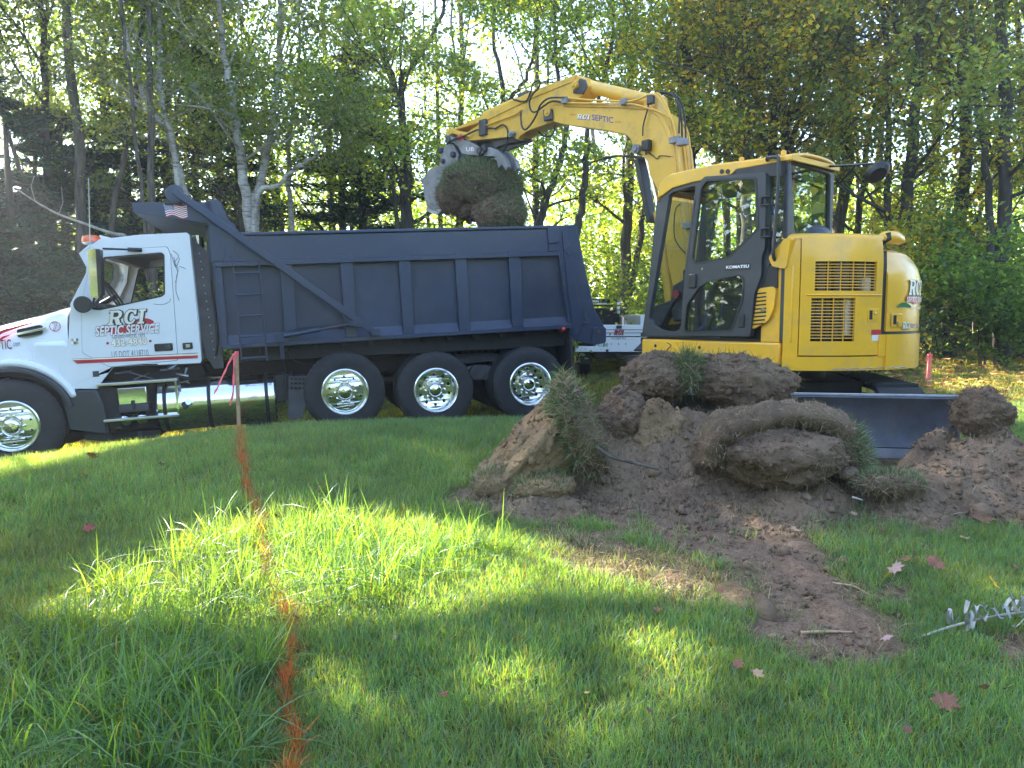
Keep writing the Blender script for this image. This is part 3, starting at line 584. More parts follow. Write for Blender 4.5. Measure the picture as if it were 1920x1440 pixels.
# the far treelines round the open lawn (seen in the glass and chrome)
n = 46000; ph_ = rng.uniform(R(158), R(388), n); rr_ = rng.uniform(25, 31, n) + 3 * np.sin(ph_ * 5); x = rr_ * np.cos(ph_) * 1.05; y = rr_ * np.sin(ph_) * .95; z = G(x, y) + rng.beta(1.1, 1.3, n) * (10 + 4 * fbm(np.stack([x * .15, y * .15, x * 0], 1), 3, 701)); P = np.stack([x, y, z], 1); pc = np.array(PAL['green'] + PAL['olive'])
o = leaves_mesh('far_treeline', P, rng.uniform(.22, .45, n), pc[rng.integers(0, len(pc), n)], M['leaf'], None); props(o, 'treeline round the lawn behind and beside the photographer', None, None, 'stuff')
m = MB()
for k in range(44): p_ = R(160) + R(226) * k / 43 + rng.normal(0, .02); x_, y_ = 25.5 * math.cos(p_) * 1.05, 25.5 * math.sin(p_) * .95; m.tube([(x_, y_, g(x_, y_) - .2), (x_ + .3, y_, 5), (x_ + rng.normal(0, .6), y_, 12)], [.25, .2, .08], 6, False)
o = m.build('treeline_trunks', M['bark_dark'], None); props(o, 'trunks of the treeline behind the photographer', None, None, 'stuff')

# haze volume added to imitate lens glare over the backlit wood
hz = MB(); hz.box(-420, 420, -420, 420, -6, 19); hm = bpy.data.materials.new('glare_haze'); hm.use_nodes = True; hn = hm.node_tree; hn.nodes.clear(); ho = hn.nodes.new('ShaderNodeOutputMaterial'); pv = hn.nodes.new('ShaderNodeVolumePrincipled')
pv.inputs['Color'].default_value = (.85, .92, 1, 1); pv.inputs['Density'].default_value = .0021; pv.inputs['Anisotropy'].default_value = .55; hn.links.new(pv.outputs[0], ho.inputs['Volume'])
o = hz.build('haze', hm, None, smooth=0); props(o, 'thin haze volume added to lift the darks like lens glare', None, None, 'stuff')

# ------------------------------------------------------------------ DUMP TRUCK
_o = at(818, 732, 10.45); _f = Frame(_o, math.pi + R(16), R(3))
TF = Frame(_f.w((0, -1.2, -.525)), math.pi + R(16), R(3))       # origin on the ground under the middle axle, on the centre line
truck = thing('dump_truck', 'long dump truck with a white cab and charcoal navy bed behind the lawn', 'dump truck', tuple(TF.o), (0, R(3), TF.yaw))
def T(u, v, y=1.15): return TF.xz(u, v, y)
def TP(pts, y=1.15): return TF.poly(pts, y)
CW = 1.15   # half width of the cab
def sect(name, mat, fn, parent=truck, **k):
    m = MB(); fn(m); return m.build(name, mat, parent, **k)

# --- text helpers
def text_mesh(s, shear=0, offset=0):
    cu = bpy.data.curves.new('lettering', 'FONT'); cu.body = s; cu.shear = shear; cu.offset = offset; cu.resolution_u = 3; cu.space_character = 1.02
    ob = bpy.data.objects.new('lettering', cu); me = bpy.data.meshes.new_from_object(ob)
    bpy.data.objects.remove(ob); bpy.data.curves.remove(cu); return me
def text_fit(parent, name, s, box, place, mat, shear=0, offset=0, ref=None, slant=0):
    """box (x0, z0, x1, z1): text runs towards -x; place(x, z) -> point"""
    me = text_mesh(s, shear, offset); base = ref or me
    n = len(me.vertices); co = np.empty(n * 3); me.vertices.foreach_get('co', co); co = co.reshape(-1, 3)
    if ref is not None: lo, hi = ref
    else: lo, hi = co.min(0), co.max(0)
    t = (co[:, :2] - lo[:2]) / (hi[:2] - lo[:2]); x0, z0, x1, z1 = box
    out = [place(x0 + (x1 - x0) * a, z0 + (z1 - z0) * b_ + slant * a) for a, b_ in t]
    me.vertices.foreach_set('co', np.array(out, float).ravel()); me.update()
    link_mesh(name, me, mat, parent); return lo, hi
def flat(y): return lambda x, z: (x, y, z)
def lettering(parent, name, s, box, place, mat, back=None, back_off=.03, shear=0, offset=0, slant=0, out=.0015, place_back=None):
    me = text_mesh(s, shear, offset); co = np.empty(len(me.vertices) * 3); me.vertices.foreach_get('co', co); co = co.reshape(-1, 3); ref = (co.min(0), co.max(0)); bpy.data.meshes.remove(me)
    if back: text_fit(parent, name + '_outline', s, box, place_back, back, shear, offset + back_off, ref, slant)
    text_fit(parent, name, s, box, place, mat, shear, offset, ref, slant)

# --- wheels
def wheel(px, z, y, style, r=.525, wd=.28, inner=True, side=1):
    w = part_empty('wheel', truck, (px, 0, z)); s = side
    def yy(a): return s * a
    yo = y; m = MB()
    prof = [(.30, -.02), (.31, 0), (.36, .010), (.45, .004), (r - .045, -.008), (r - .015, -.03), (r, -.05), (r, -wd + .04), (r - .02, -wd + .01), (.42, -wd), (.30, -wd)]
    m.lathe([(a, yy(yo + b)) for a, b in prof], (0, 0, 0), 56)
    for k in range(44):     # tread blocks on the shoulder
        t = 2 * math.pi * k / 44; c, q = math.cos(t), math.sin(t)
        m.obox((c * (r - .012), yy(yo - .075), q * (r - .012)), (c * (r + .008), yy(yo - .075), q * (r + .008)), .05, .055, up=(-q, 0, c))
    m.build('tyre', M['rubber'], w, smooth=30)
    deep = {'flat': .045, 'deep': .12}[style]; rim = MB()
    rim.lathe([(.300, yy(yo - .03)), (.308, yy(yo + .004)), (.296, yy(yo + .012)), (.285, yy(yo + .002)), (.276, yy(yo - .025)), (.262, yy(yo - deep + .02)), (.255, yy(yo - deep))], n=56)
    # the disc with ten round hand holes
    holes = [circ(.208 * math.cos(2 * math.pi * (k + .5) / 10), .208 * math.sin(2 * math.pi * (k + .5) / 10), .021 if style == 'deep' else .013, 12) for k in range(10)]
    rim.plate(circ(0, 0, .256, 56), yy(yo - deep - .02), yy(yo - deep), holes + [circ(0, 0, .12, 40), ])
    bow = (-.035 if style == 'deep' else .04)
    rim.v = [(a_, b2 + s * bow * (1 - min(1, (a_ * a_ + c2_ * c2_) / .0655)) if b2 != 0 and (a_ * a_ + c2_ * c2_) < .0656 else b2, c2_) for a_, b2, c2_ in rim.v]
    if style == 'deep': rim.lathe([(.165, yy(yo - deep - .03)), (.150, yy(yo - deep + .03)), (.105, yy(yo - deep + .035)), (.10, yy(yo - deep + .02)), (.0, yy(yo - deep + .02))], n=40)
    else: rim.lathe([(.165, yy(yo - deep - .02)), (.155, yy(yo - deep + .012)), (.112, yy(yo - deep + .015)), (0, yy(yo - deep + .015))], n=40)
    rim.build('rim', M['rim'], w, smooth=30)
    bk = MB(); bk.lathe([(.255, yy(yo - deep - .035)), (0, yy(yo - deep - .036))], n=30); bk.build('brake_drum', M['chassis'], w)
    hub = MB(); h0 = yo - deep + .02
    ho = .075 if style == 'deep' else .06
    hub.lathe([(.098, yy(h0)), (.094, yy(h0 + ho * .6)), (.080, yy(h0 + ho * .85)), (.05, yy(h0 + ho)), (0.0, yy(h0 + ho + .005))], n=36); hub.build('hub_cap', M['chrome'], w, smooth=50)
    base = None
    for k in range(10):
        t = 2 * math.pi * k / 10; rr = .133; c, q = math.cos(t) * rr, math.sin(t) * rr
        if base is None:
            nb = MB(); nb.lathe([(.017, yy(-.01)), (.017, yy(.022)), (.013, yy(.028)), (.012, yy(.05)), (.006, yy(.056)), (0, yy(.057))], n=10)
            base = nb.build('lug_nut', M['rim'], w, smooth=40); o = base
        else: o = base.copy(); C.objects.link(o); o.parent = w
        o.location = (c, yo * s - s * deep + s * .028, q)
    if inner:
        m = MB(); m.lathe([(.30, yy(yo - wd - .05))] + [(a, yy(yo + b_ - wd - .06)) for a, b_ in prof[2:]], n=40); m.build('inner_tyre', M['rubber'], w, smooth=30)
    return w
wheel(0, .525, 1.2, 'deep'); wheel(-1.348, .505, 1.2, 'deep'); wheel(1.215, .60, 1.2, 'flat', r=.525, inner=False)
wheel(5.11, .50, 1.2, 'flat', r=.555, wd=.33, inner=False)
for x, z, r_, inn in ((0, .525, .525, True), (-1.348, .505, .525, True), (1.215, .6, .525, False), (5.11, .5, .555, False)): wheel(x, z, 1.2, 'deep' if inn else 'flat', r=r_, inner=inn, side=-1)

# --- chassis
m = MB()
for s in (-1, 1): m.box(-2.1, 6.1, s * .42 - .05, s * .42 + .05, .78, 1.04)
for x in (-1.348, 0, 1.215): m.cyl((x, -1.0, .525), (x, 1.0, .525), .10)
m.cyl((5.11, -1, .5), (5.11, 1, .5), .08)
m.cyl((0, 0, .55), (-.2, 0, .6), .26); m.cyl((-1.348, 0, .55), (-1.5, 0, .6), .26)
m.box(2.2, 4.9, -.5, .5, .62, .8)                       # gearbox, sump
m.cyl((0, 0, .6), (4.2, 0, .72), .06)
m.build('chassis', M['chassis'], truck, bevel=.012)
m = MB()                                                # suspension beams and springs between the rear axles
for s in (-1, 1):
    m.plate([(-1.5, .55), (-1.35, .66), (-.75, .80), (-.6, .80), (0, .66), (.15, .56), (0, .5), (-.6, .58), (-.75, .58), (-1.35, .48)], s * .74 - .05, s * .74 + .05)
    for k in range(6): m.box(-1.25 + k * .06, -.1 - k * .06, s * .78 - .04, s * .78 + .04, .84 + k * .022, .856 + k * .022)
    m.cyl((-.67, s * .6, .70), (-.67, s * .86, .70), .11)
m.build('suspension', M['dark_steel'], truck, bevel=.006)
m = MB()
for i in range(9):
    for j in range(2): m.cyl((-.25 - .1 * i, .475, .88 + .09 * j), (-.25 - .1 * i, .485, .88 + .09 * j), .016, 8)
m.build('frame_bolts', M['dark_steel'], truck)

# --- bed: floor, side sheets, ribs, rails
BY = 1.2
bed = part_empty('dump_bed', truck)
side = TP([(400, 444), (1046, 430), (1070, 606), (415, 650)], 1.13)
xf, xr = side[0][0], side[1][0]
ztop = (side[0][1] + side[1][1]) / 2; zbot = (T(415, 650, BY)[1] + T(1066, 610, BY)[1]) / 2
xf2, xr2 = T(415, 650, 1.13)[0], T(1072, 606, 1.13)[0]
xfr = T(401, 470, BY)[0]
for s in (1, -1):
    m = MB(); m.plate([(xfr, ztop - .05), (xr, ztop - .05), (xr2, zbot), (xfr, zbot)], s * 1.105, s * 1.13); m.build('side_sheet', M['navy_panel'], bed)
    # rib posts
    rib_px = [(400, 410, 490, 649), (523, 547, 485, 628), (637, 660, 484, 628), (747, 768, 481, 624), (853, 874, 477, 618), (954, 975, 474, 610)]
    xsr = []
    for a, b_, v0, v1 in rib_px:
        x0 = T(a, v0, BY)[0]; x1 = T(b_, v0, BY)[0]; xsr.append((x0, x1))
    xsr[0] = (xfr, T(414, 490, BY)[0])
    for x0, x1 in xsr:
        m = MB(); m.plate([(x0, ztop - .28), (x1, ztop - .28), (x1, zbot + .02), (x0, zbot + .02)], s * 1.131, s * BY); m.build('rib', M['navy'], bed, bevel=.006)
    # sloped foot fillets at the bottom of every bay
    for i in range(len(xsr)):
        xa = xsr[i][1]; xb = xsr[i + 1][0] if i < 5 else xr2 + .06
        m = MB(); m.add([(xa - .002, s * 1.132, zbot + .02), (xb + .002, s * 1.132, zbot + .02), (xb + .002, s * 1.132, zbot + .13), (xa - .002, s * 1.132, zbot + .13), (xa - .002, s * 1.19, zbot + .02), (xb + .002, s * 1.19, zbot + .02)],
                        [(0, 1, 2, 3), (0, 4, 5, 1), (3, 2, 5, 4), (0, 3, 4), (1, 5, 2)]); m.build('bay_fillet', M['navy_panel'], bed)
    # upper band with flange, lower rail
    z1 = T(700, 483, BY)[1]
    m = MB(); m.plate([(xfr + .0, z1), (xr + .02, z1), (xr + .02, z1 - .055), (xfr, z1 - .055)], s * 1.131, s * 1.225); m.build('band_flange', M['navy'], bed, bevel=.006)
    m = MB(); m.plate([(xfr - .25, ztop), (xr, ztop), (xr, z1 + .001), (xfr - .25, z1 + .001)], s * 1.131, s * 1.185); m.build('upper_band', M['navy'], bed, bevel=.006)
    m = MB(); m.box(xr - .02, xfr - .28, s * 1.10, s * 1.21, ztop + .002, ztop + .045); m.build('top_rail', M['navy'], bed, bevel=.012)
    m = MB(); m.box(xr2 - .02, xfr, s * 1.08, s * 1.215, zbot - .04, zbot + .018); m.build('bottom_rail', M['navy'], bed, bevel=.006)
    # seam plates
    m = MB(); a = T(475, 485, 1.2)[0]; b_ = T(532, 485, 1.2)[0]; m.box(b_, a, s * 1.226, s * 1.232, z1 - .05, z1 - .005); a = T(932, 475, 1.2)[0]; b_ = T(980, 472, 1.2)[0]; m.box(b_, a, s * 1.226, s * 1.232, z1 - .05, z1 - .005)
    m.build('seam_plate', M['navy'], bed)
    # front corner gusset with a hole
    tri = TP([(402, 485), (424, 485), (447, 444), (424, 390), (413, 409), (401, 374), (391, 378)], 1.2)
    gz = [T(390, 378, 1.2), T(403, 373, 1.2), T(418, 424, 1.2), T(424, 452, 1.2), T(400, 484, 1.2)]
    m = MB(); m.plate([(xfr + .04, gz[0][1]), (gz[1][0], gz[1][1]), (gz[1][0] - .06, gz[1][1] - .03), (T(440, 445, 1.2)[0], ztop + .04), (T(440, 445, 1.2)[0], z1 + .003), (xfr + .04, z1 + .003)], s * 1.187, s * 1.20); m.build('corner_gusset', M['navy'], bed, bevel=.004)
    m = MB(); c0 = T(443, 448, 1.2); c1 = T(418, 478, 1.2); c2 = T(452, 478, 1.2)
    m.plate([(c1[0] + .0, z1 + .004), (T(424, 444, 1.2)[0], ztop - .03), (c2[0], z1 + .004)], s * 1.201, s * 1.215, [circ(T(430, 474, 1.2)[0], z1 + .06, .014, 10)]); m.build('hinge_gusset', M['navy'], bed, bevel=.004)
# floor, bulkhead
m = MB(); m.box(xr2 - .05, xfr, -1.1, 1.1, zbot, zbot + .06); m.build('bed_floor', M['navy'], bed)
m = MB(); m.box(xfr - .03, xfr + .03, -1.17, 1.17, zbot, gz[0][1] - .02)
for y in (-.9, -.45, 0, .45, .9): m.box(xfr + .03, xfr + .10, y - .05, y + .05, zbot, gz[0][1] - .08)
m.build('bulkhead', M['navy'], bed, bevel=.006)
# rear corner post and tailgate side
for s in (1, -1):
    p = TP([(1046, 423), (1079, 421), (1085, 450), (1115, 580), (1134, 614), (1134, 643), (1107, 647), (1070, 634), (1066, 606), (1046, 470), (1028, 471), (1030, 430)], 1.2)
    m = MB(); m.plate(p, s * 1.131, s * 1.20); m.build('rear_corner_post', M['navy'], bed, bevel=.008)
    p = TP([(1053, 434), (1060, 431), (1092, 600), (1085, 628), (1075, 628), (1066, 560)], 1.2)
    m = MB(); m.plate(p, s * 1.201, s * 1.222); m.build('post_rib', M['navy'], bed, bevel=.005)
    p = round_poly(TP([(1111, 614), (1134, 613), (1134, 643), (1109, 647)], 1.2), .04); m = MB(); m.plate(p, s * 1.201, s * 1.245); m.build('tailgate_ear', M['navy'], bed, bevel=.006)
    m = MB(); a = T(1094, 583, 1.2); b_ = T(1096, 596, 1.2); c_ = T(1100, 602, 1.2); m.tube([(a[0], s * 1.23, a[1]), (b_[0], s * 1.25, b_[1]), (c_[0], s * 1.25, c_[1])], .012, 8)
    a = T(1093, 604, 1.2); b_ = T(1102, 605, 1.2); m.tube([(a[0], s * 1.23, a[1]), (b_[0], s * 1.25, b_[1])], .012, 8)
    m.cyl((T(1118, 622, 1.2)[0], s * 1.245, T(1118, 622, 1.2)[1]), (T(1118, 622, 1.2)[0], s * 1.275, T(1118, 622, 1.2)[1]), .03); m.build('latch', M['dark_steel'], bed)
    q = TP([(1055, 466), (1068, 458), (1078, 472), (1065, 482)], 1.2); m = MB(); m.plate(q, s * 1.2, s * 1.232); m.build('corner_patch', M['navy'], bed, bevel=.006)
    q = TP([(1026, 428), (1046, 426), (1047, 455), (1028, 457)], 1.2); m = MB(); m.plate(q, s * 1.187, s * 1.228); m.build('rail_bracket', M['navy'], bed, bevel=.006)
t0, t1 = T(1079, 421, 1.2), T(1120, 640, 1.2)
m = MB(); m.add([(t0[0] + .02, -1.13, t0[1]), (t0[0] + .02, 1.13, t0[1]), (t1[0] + .02, 1.13, t1[1]), (t1[0] + .02, -1.13, t1[1]), (t0[0] - .05, -1.13, t0[1]), (t0[0] - .05, 1.13, t0[1]), (t1[0] - .05, 1.13, t1[1]), (t1[0] - .05, -1.13, t1[1])],
               [(0, 1, 2, 3), (7, 6, 5, 4), (0, 4, 5, 1), (1, 5, 6, 2), (2, 6, 7, 3), (3, 7, 4, 0)]); m.build('tailgate', M['navy'], bed, bevel=.01)
# under structure: long dark subframe
m = MB(); m.box(xr2 + .02, xfr - .25, -.55, .55, 1.06, zbot); m.plate([(xfr - .1, zbot - .045), (xr2 - .02, zbot - .045), (xr2 - .02, zbot - .30), (xfr - .1, zbot - .22)], .93, .99); m.plate([(xfr - .1, zbot - .045), (xr2 - .02, zbot - .045), (xr2 - .02, zbot - .30), (xfr - .1, zbot - .22)], -.99, -.93)
for k in range(12): x = xfr - .4 - k * (xfr - xr2 - .7) / 11; m.box(x - .04, x + .04, -1.1, 1.1, zbot - .12, zbot - .041)
m.build('subframe', M['chassis'], truck, bevel=.008)
m = MB(); c_ = T(1056, 617, 1.2); m.lathe([(.03, .99), (.032, 1.2), (.026, 1.225), (0, 1.235)], (c_[0], 0, c_[1]), 20); m.build('marker_light', M['red_lens'], truck)
# mud flap at the rear and hinge
m = MB(); f0 = T(1066, 636, 1.15); f1 = T(1079, 712, 1.15); m.add([(f0[0], .55, f0[1]), (f0[0], 1.2, f0[1]), (f1[0] + .05, 1.2, f1[1] - .02), (f1[0] + .05, .55, f1[1] - .02), (f0[0] - .03, .55, f0[1]), (f0[0] - .03, 1.2, f0[1]), (f1[0] - .0, 1.2, f1[1] - .02), (f1[0] - .0, .55, f1[1] - .02)],
   [(0, 1, 2, 3), (7, 6, 5, 4), (0, 4, 5, 1), (1, 5, 6, 2), (2, 6, 7, 3), (3, 7, 4, 0)])
m.build('mud_flap', M['rubber'], truck)
m = MB(); m.box(xr2 - .1, xr2 + .5, -.45, .45, .8, 1.15); m.build('rear_hinge', M['chassis'], truck, bevel=.01)
# ladder on the side
m = MB(); A0, A1, B0, B1 = T(437, 492, 1.24), T(447, 668, 1.24), T(485, 488, 1.24), T(496, 670, 1.24)
lad = part_empty('ladder', bed)
for a, b_ in ((A0, A1), (B0, B1)):
    m = MB(); m.tube([(a[0], 1.235, a[1]), (a[0], 1.255, (a[1] + b_[1]) / 2), (a[0], 1.255, b_[1] - .05)], .011, 8); m.build('stile', M['navy'], lad)
for i, (ul, vl, ur, vr) in enumerate(((438, 513, 486, 511), (440, 553, 488, 552), (443, 593, 489, 591), (446, 632, 494, 629), (447, 672, 496, 670))):
    z = (T(ul, vl, 1.24)[1] + T(ur, vr, 1.24)[1]) / 2; m = MB(); m.cyl((A0[0], 1.25, z), (B0[0], 1.25, z), .012, 8); m.build('rung', M['navy'], lad)
# cab shield over the cab with its side flanges
p0, p1, p2, p3 = T(248, 380, 1.2), T(390, 378, 1.2), T(398, 424, 1.2), T(249, 398, 1.2)
zsh = (p0[1] + p1[1]) / 2
for s in (1, -1):
    m = MB(); m.plate([(p0[0], zsh), (xfr - .02, zsh), (xfr - .02, p2[1] + .02), (p0[0], p3[1])], s * 1.175, s * 1.2); m.build('shield_flange', M['navy'], bed, bevel=.004)
m = MB(); m.add([(p0[0], -1.175, p3[1]), (p0[0], 1.175, p3[1]), (xfr, 1.175, p2[1] + .02), (xfr, -1.175, p2[1] + .02), (p0[0], -1.175, p3[1] + .03), (p0[0], 1.175, p3[1] + .03), (xfr, 1.175, p2[1] + .05), (xfr, -1.175, p2[1] + .05)],
               [(0, 1, 2, 3), (7, 6, 5, 4), (0, 4, 5, 1), (1, 5, 6, 2), (2, 6, 7, 3), (3, 7, 4, 0)]); m.build('cab_shield', M['navy'], bed)
m = MB(); m.box(p0[0] - .03, p0[0] + .01, -1.175, 1.175, p3[1] + .031, zsh); m.build('shield_lip', M['navy'], bed)
# tarp: long arms, roll, hydraulic strut
arm = part_empty('tarp_arm', truck)
a0 = T(701, 622, 1.30); a1 = T(326, 357, 1.30)
for s in (1, -1):
    m = MB(); m.obox((a0[0], s * 1.30, a0[1]), (a1[0], s * 1.30, a1[1]), .05, .085, up=(0, 0, 1)); m.build('arm_bar', M['navy'], arm, bevel=.006)
m = MB(); rc = T(327, 363, 1.25); m.lathe([(0, 1.22), (.105, 1.22), (.11, 1.235), (.105, 1.25), (0, 1.251)], (rc[0], 0, rc[1]), 32); m.lathe([(0, -1.22), (.105, -1.22), (.11, -1.235), (.105, -1.25), (0, -1.251)], (rc[0], 0, rc[1]), 32); m.build('roller_disc', M['navy'], arm)
m = MB(); m.cyl((rc[0], -1.21, rc[1] - .0), (rc[0], 1.21, rc[1]), .055); m.build('tarp_roll', M['rubber'], arm)
m = MB(); c0_ = T(309, 379, 1.2); c1_ = T(342, 384, 1.2); m.box(c1_[0], c0_[0], 1.16, 1.24, c1_[1] + .0, c0_[1] + .02); m.build('roller_bracket', M['black'], arm, bevel=.01)
m = MB(); h0 = T(532, 630, 1.27); h1 = T(600, 618, 1.27); h2 = T(662, 606, 1.27)
m.cyl((h0[0], 1.26, h0[1]), (h1[0], 1.27, h1[1]), .030); m.build('lift_cylinder', M['navy'], arm); m = MB(); m.cyl((h1[0], 1.27, h1[1]), (h2[0], 1.28, h2[1]), .018); m.build('cylinder_rod', M['dark_steel'], arm)
m = MB(); q = T(665, 605, 1.3); m.cyl((q[0], 1.22, q[1]), (q[0], 1.36, q[1]), .035); m.obox((q[0] + .08, 1.345, q[1] + .0), (q[0] - .08, 1.345, q[1] - .03), .02, .07); m.build('arm_clamp', M['navy'], arm, bevel=.004)
m = MB(); q = T(703, 622, 1.25); m.box(q[0] - .06, q[0] + .06, 1.21, 1.34, q[1] - .05, q[1] + .05); m.box(T(540, 634, 1.2)[0], T(514, 634, 1.2)[0], 1.21, 1.27, T(525, 637, 1.2)[1] - .03, T(525, 628, 1.2)[1] + .03)
m.obox((T(527, 640, 1.25)[0], 1.24, T(527, 640, 1.25)[1]), (T(530, 672, 1.25)[0], 1.22, T(530, 672, 1.25)[1]), .02, .05, up=(1, 0, 0)); m.build('arm_pivot', M['navy'], arm, bevel=.005)
m = MB()
pts = [T(537, 622, 1.25), T(556, 617, 1.25), T(600, 611, 1.25), T(630, 608, 1.25), T(655, 604, 1.25)]
m.tube(spline([(a, 1.29, b_) for a, b_ in pts]), .006, 6); pts = [T(530, 640, 1.2), T(532, 680, 1.2), T(536, 700, 1.2), T(534, 735, 1.2), T(536, 760, 1.2)]; m.tube(spline([(a, 1.15, b_) for a, b_ in pts]), .009, 6)
pts = [T(545, 640, 1.2), T(543, 665, 1.0), T(560, 680, 1.0), T(600, 685, 1.0)]; m.tube(spline([(a, 1.02, b_) for a, b_ in pts]), .009, 6); m.build('hydraulic_line', M['hose'], truck)

# --- flag decal on the shield flange
fl = part_empty('flag_decal', bed); fb = [T(305, 381, 1.2), T(352, 405, 1.2)]; fx0, fx1 = fb[0][0], fb[1][0]; fz0, fz1 = fb[0][1], fb[1][1]
def fwave(a, b_):   # a along 0..1, b_ down 0..1
    x = fx0 + (fx1 - fx0) * a - .03 * b_ * (1 - a) ; z = fz0 + (fz1 - fz0) * b_ + .02 * math.sin(a * 6.0) * 1 - .012; return x, z
def fstrip(a0_, a1_, b0_, b1_, y, mat, nm):
    n = 10; vs = []; fs = []
    for i in range(n + 1):
        a = a0_ + (a1_ - a0_) * i / n
        for b_ in (b0_, b1_): x, z = fwave(a, b_); vs.append((x, y, z))
    for i in range(n): fs.append((2 * i, 2 * i + 1, 2 * i + 3, 2 * i + 2))
    mm = MB(); mm.add(vs, fs); mm.build(nm, mat, fl, smooth=0)
for k in range(13): fstrip(0, 1, k / 13, (k + 1) / 13, 1.2025, M['red'] if k % 2 == 0 else M['vinyl_white'], 'stripe')
fstrip(0, .42, 0, 7 / 13, 1.204, M['vinyl_blue'], 'canton')
mm = MB()
for r_ in range(7):
    for c_ in range(8 - r_ % 2):
        x, z = fwave((.03 + (c_ + .5 * (r_ % 2)) * .05), (.04 + r_ * .07)); s5 = []
        for q in range(10): rr = .006 if q % 2 == 0 else .0026; s5.append((x + rr * math.sin(q * math.pi / 5), 1.2055, z + rr * math.cos(q * math.pi / 5)))
        mm.add(s5, [tuple(range(10))])
mm.build('stars', M['vinyl_white'], fl, smooth=0)

# --- cab shell
CY = CW
win = round_poly(TP([(193, 483), (302, 474), (308, 478), (309, 551), (303, 556), (188, 581), (171, 579)], CY), .035)
shell = TP([(132, 569), (161, 512), (164, 476), (168, 462), (186, 449), (262, 440), (350, 436), (355, 440), (378, 676), (376, 681), (213, 688), (196, 709), (182, 729), (126, 729), (112, 690), (128, 640)], CY)
cab = part_empty('cab', truck)
doorp = TP([(152, 573), (172, 480), (186, 470), (314, 462), (320, 478), (334, 676), (205, 688), (154, 662)], CY)
for s in (1, -1):
    m = MB(); holes = [doorp]; m.plate(shell, s * (CY - .05), s * CY, [round_poly(doorp, .03)]); m.build('side_panel', M['white_paint'], cab, bevel=.012 if s > 0 else 0)
    dp = Vector((0, 0)); cx = sum(p[0] for p in doorp) / len(doorp); cz = sum(p[1] for p in doorp) / len(doorp)
    dshr = [(cx + (p[0] - cx) * .993, cz + (p[1] - cz) * .994) for p in doorp]
    dr = part_empty('door', cab)
    m = MB(); m.plate(round_poly(dshr, .03), s * (CY - .045), s * (CY + .003), [win]); m.build('door_skin', M['white_paint'], dr, bevel=.006 if s > 0 else 0)
    fr_in = [(sum(p[0] for p in win) / len(win) + (x - sum(p[0] for p in win) / len(win)) * .96, sum(p[1] for p in win) / len(win) + (z - sum(p[1] for p in win) / len(win)) * .95) for x, z in win]
    fr_out = [(sum(p[0] for p in win) / len(win) + (x - sum(p[0] for p in win) / len(win)) * 1.012, sum(p[1] for p in win) / len(win) + (z - sum(p[1] for p in win) / len(win)) * 1.02) for x, z in win]
    m = MB(); m.plate(fr_out, s * (CY - .035), s * (CY + .006), [fr_in]); m.build('window_seal', M['black'], dr)
# roof, back wall, floor, firewall built as strips between the sides
def strip(name, pts, mat, y=CY - .051, th=.04, parent=cab, y0=None, up=1, bevel=.0):
    m = MB(); vs = []; fs = []; n = len(pts); y0 = -y if y0 is None else y0
    nrm = []
    for i in range(n):
        a = Vector(pts[max(i - 1, 0)]); b_ = Vector(pts[min(i + 1, n - 1)]); d = (b_ - a).normalized(); nrm.append(Vector((d.y, -d.x)) * th * up)
    for i, p in enumerate(pts):
        q = Vector(p) + nrm[i]
        vs += [(p[0], y0, p[1]), (p[0], y, p[1]), (q.x, y, q.y), (q.x, y0, q.y)]
    for i in range(n - 1):
        for k in range(4): fs.append((4 * i + k, 4 * i + (k + 1) % 4, 4 * i + 4 + (k + 1) % 4, 4 * i + 4 + k))
    fs += [(0, 1, 2, 3), (4 * n - 1, 4 * n - 2, 4 * n - 3, 4 * n - 4)]
    m.add(vs, fs); return m.build(name, mat, parent, bevel=bevel)
roofp = TP([(168, 462), (186, 449), (262, 440), (350, 436), (355, 441)], CY)
strip('roof', roofp, M['white_paint'], up=-1)
strip('headliner', [(a, b_ - .05) for a, b_ in TP([(172, 468), (190, 458), (262, 450), (345, 446)], CY)], M['liner'], up=-1, th=.02)
strip('overhead_console', [(a, b_) for a, b_ in TP([(186, 478), (215, 482), (218, 466), (198, 462)], CY)], M['interior'], up=-1, th=.02)
strip('back_wall', TP([(355, 441), (372, 600), (378, 676)], CY), M['white_paint'], up=-1)
strip('back_lining', [(a + .05, b_) for a, b_ in TP([(345, 450), (368, 640)], CY)], M['liner'], up=-1, th=.02)
strip('floor_pan', TP([(378, 676), (213, 688), (150, 690), (130, 640)], CY), M['black'], up=-1)
# windscreen and the A pillars
ws = TP([(133, 570), (160, 513), (164, 478)], CY)
strip('windscreen', [(a, b_) for a, b_ in ws], M['clear_glass'], y=CY - .12, th=.008)
for s in (1, -1): strip('pillar', ws, M['white_paint'], y=s * (CY - .051), y0=s * (CY - .12), th=-.05)
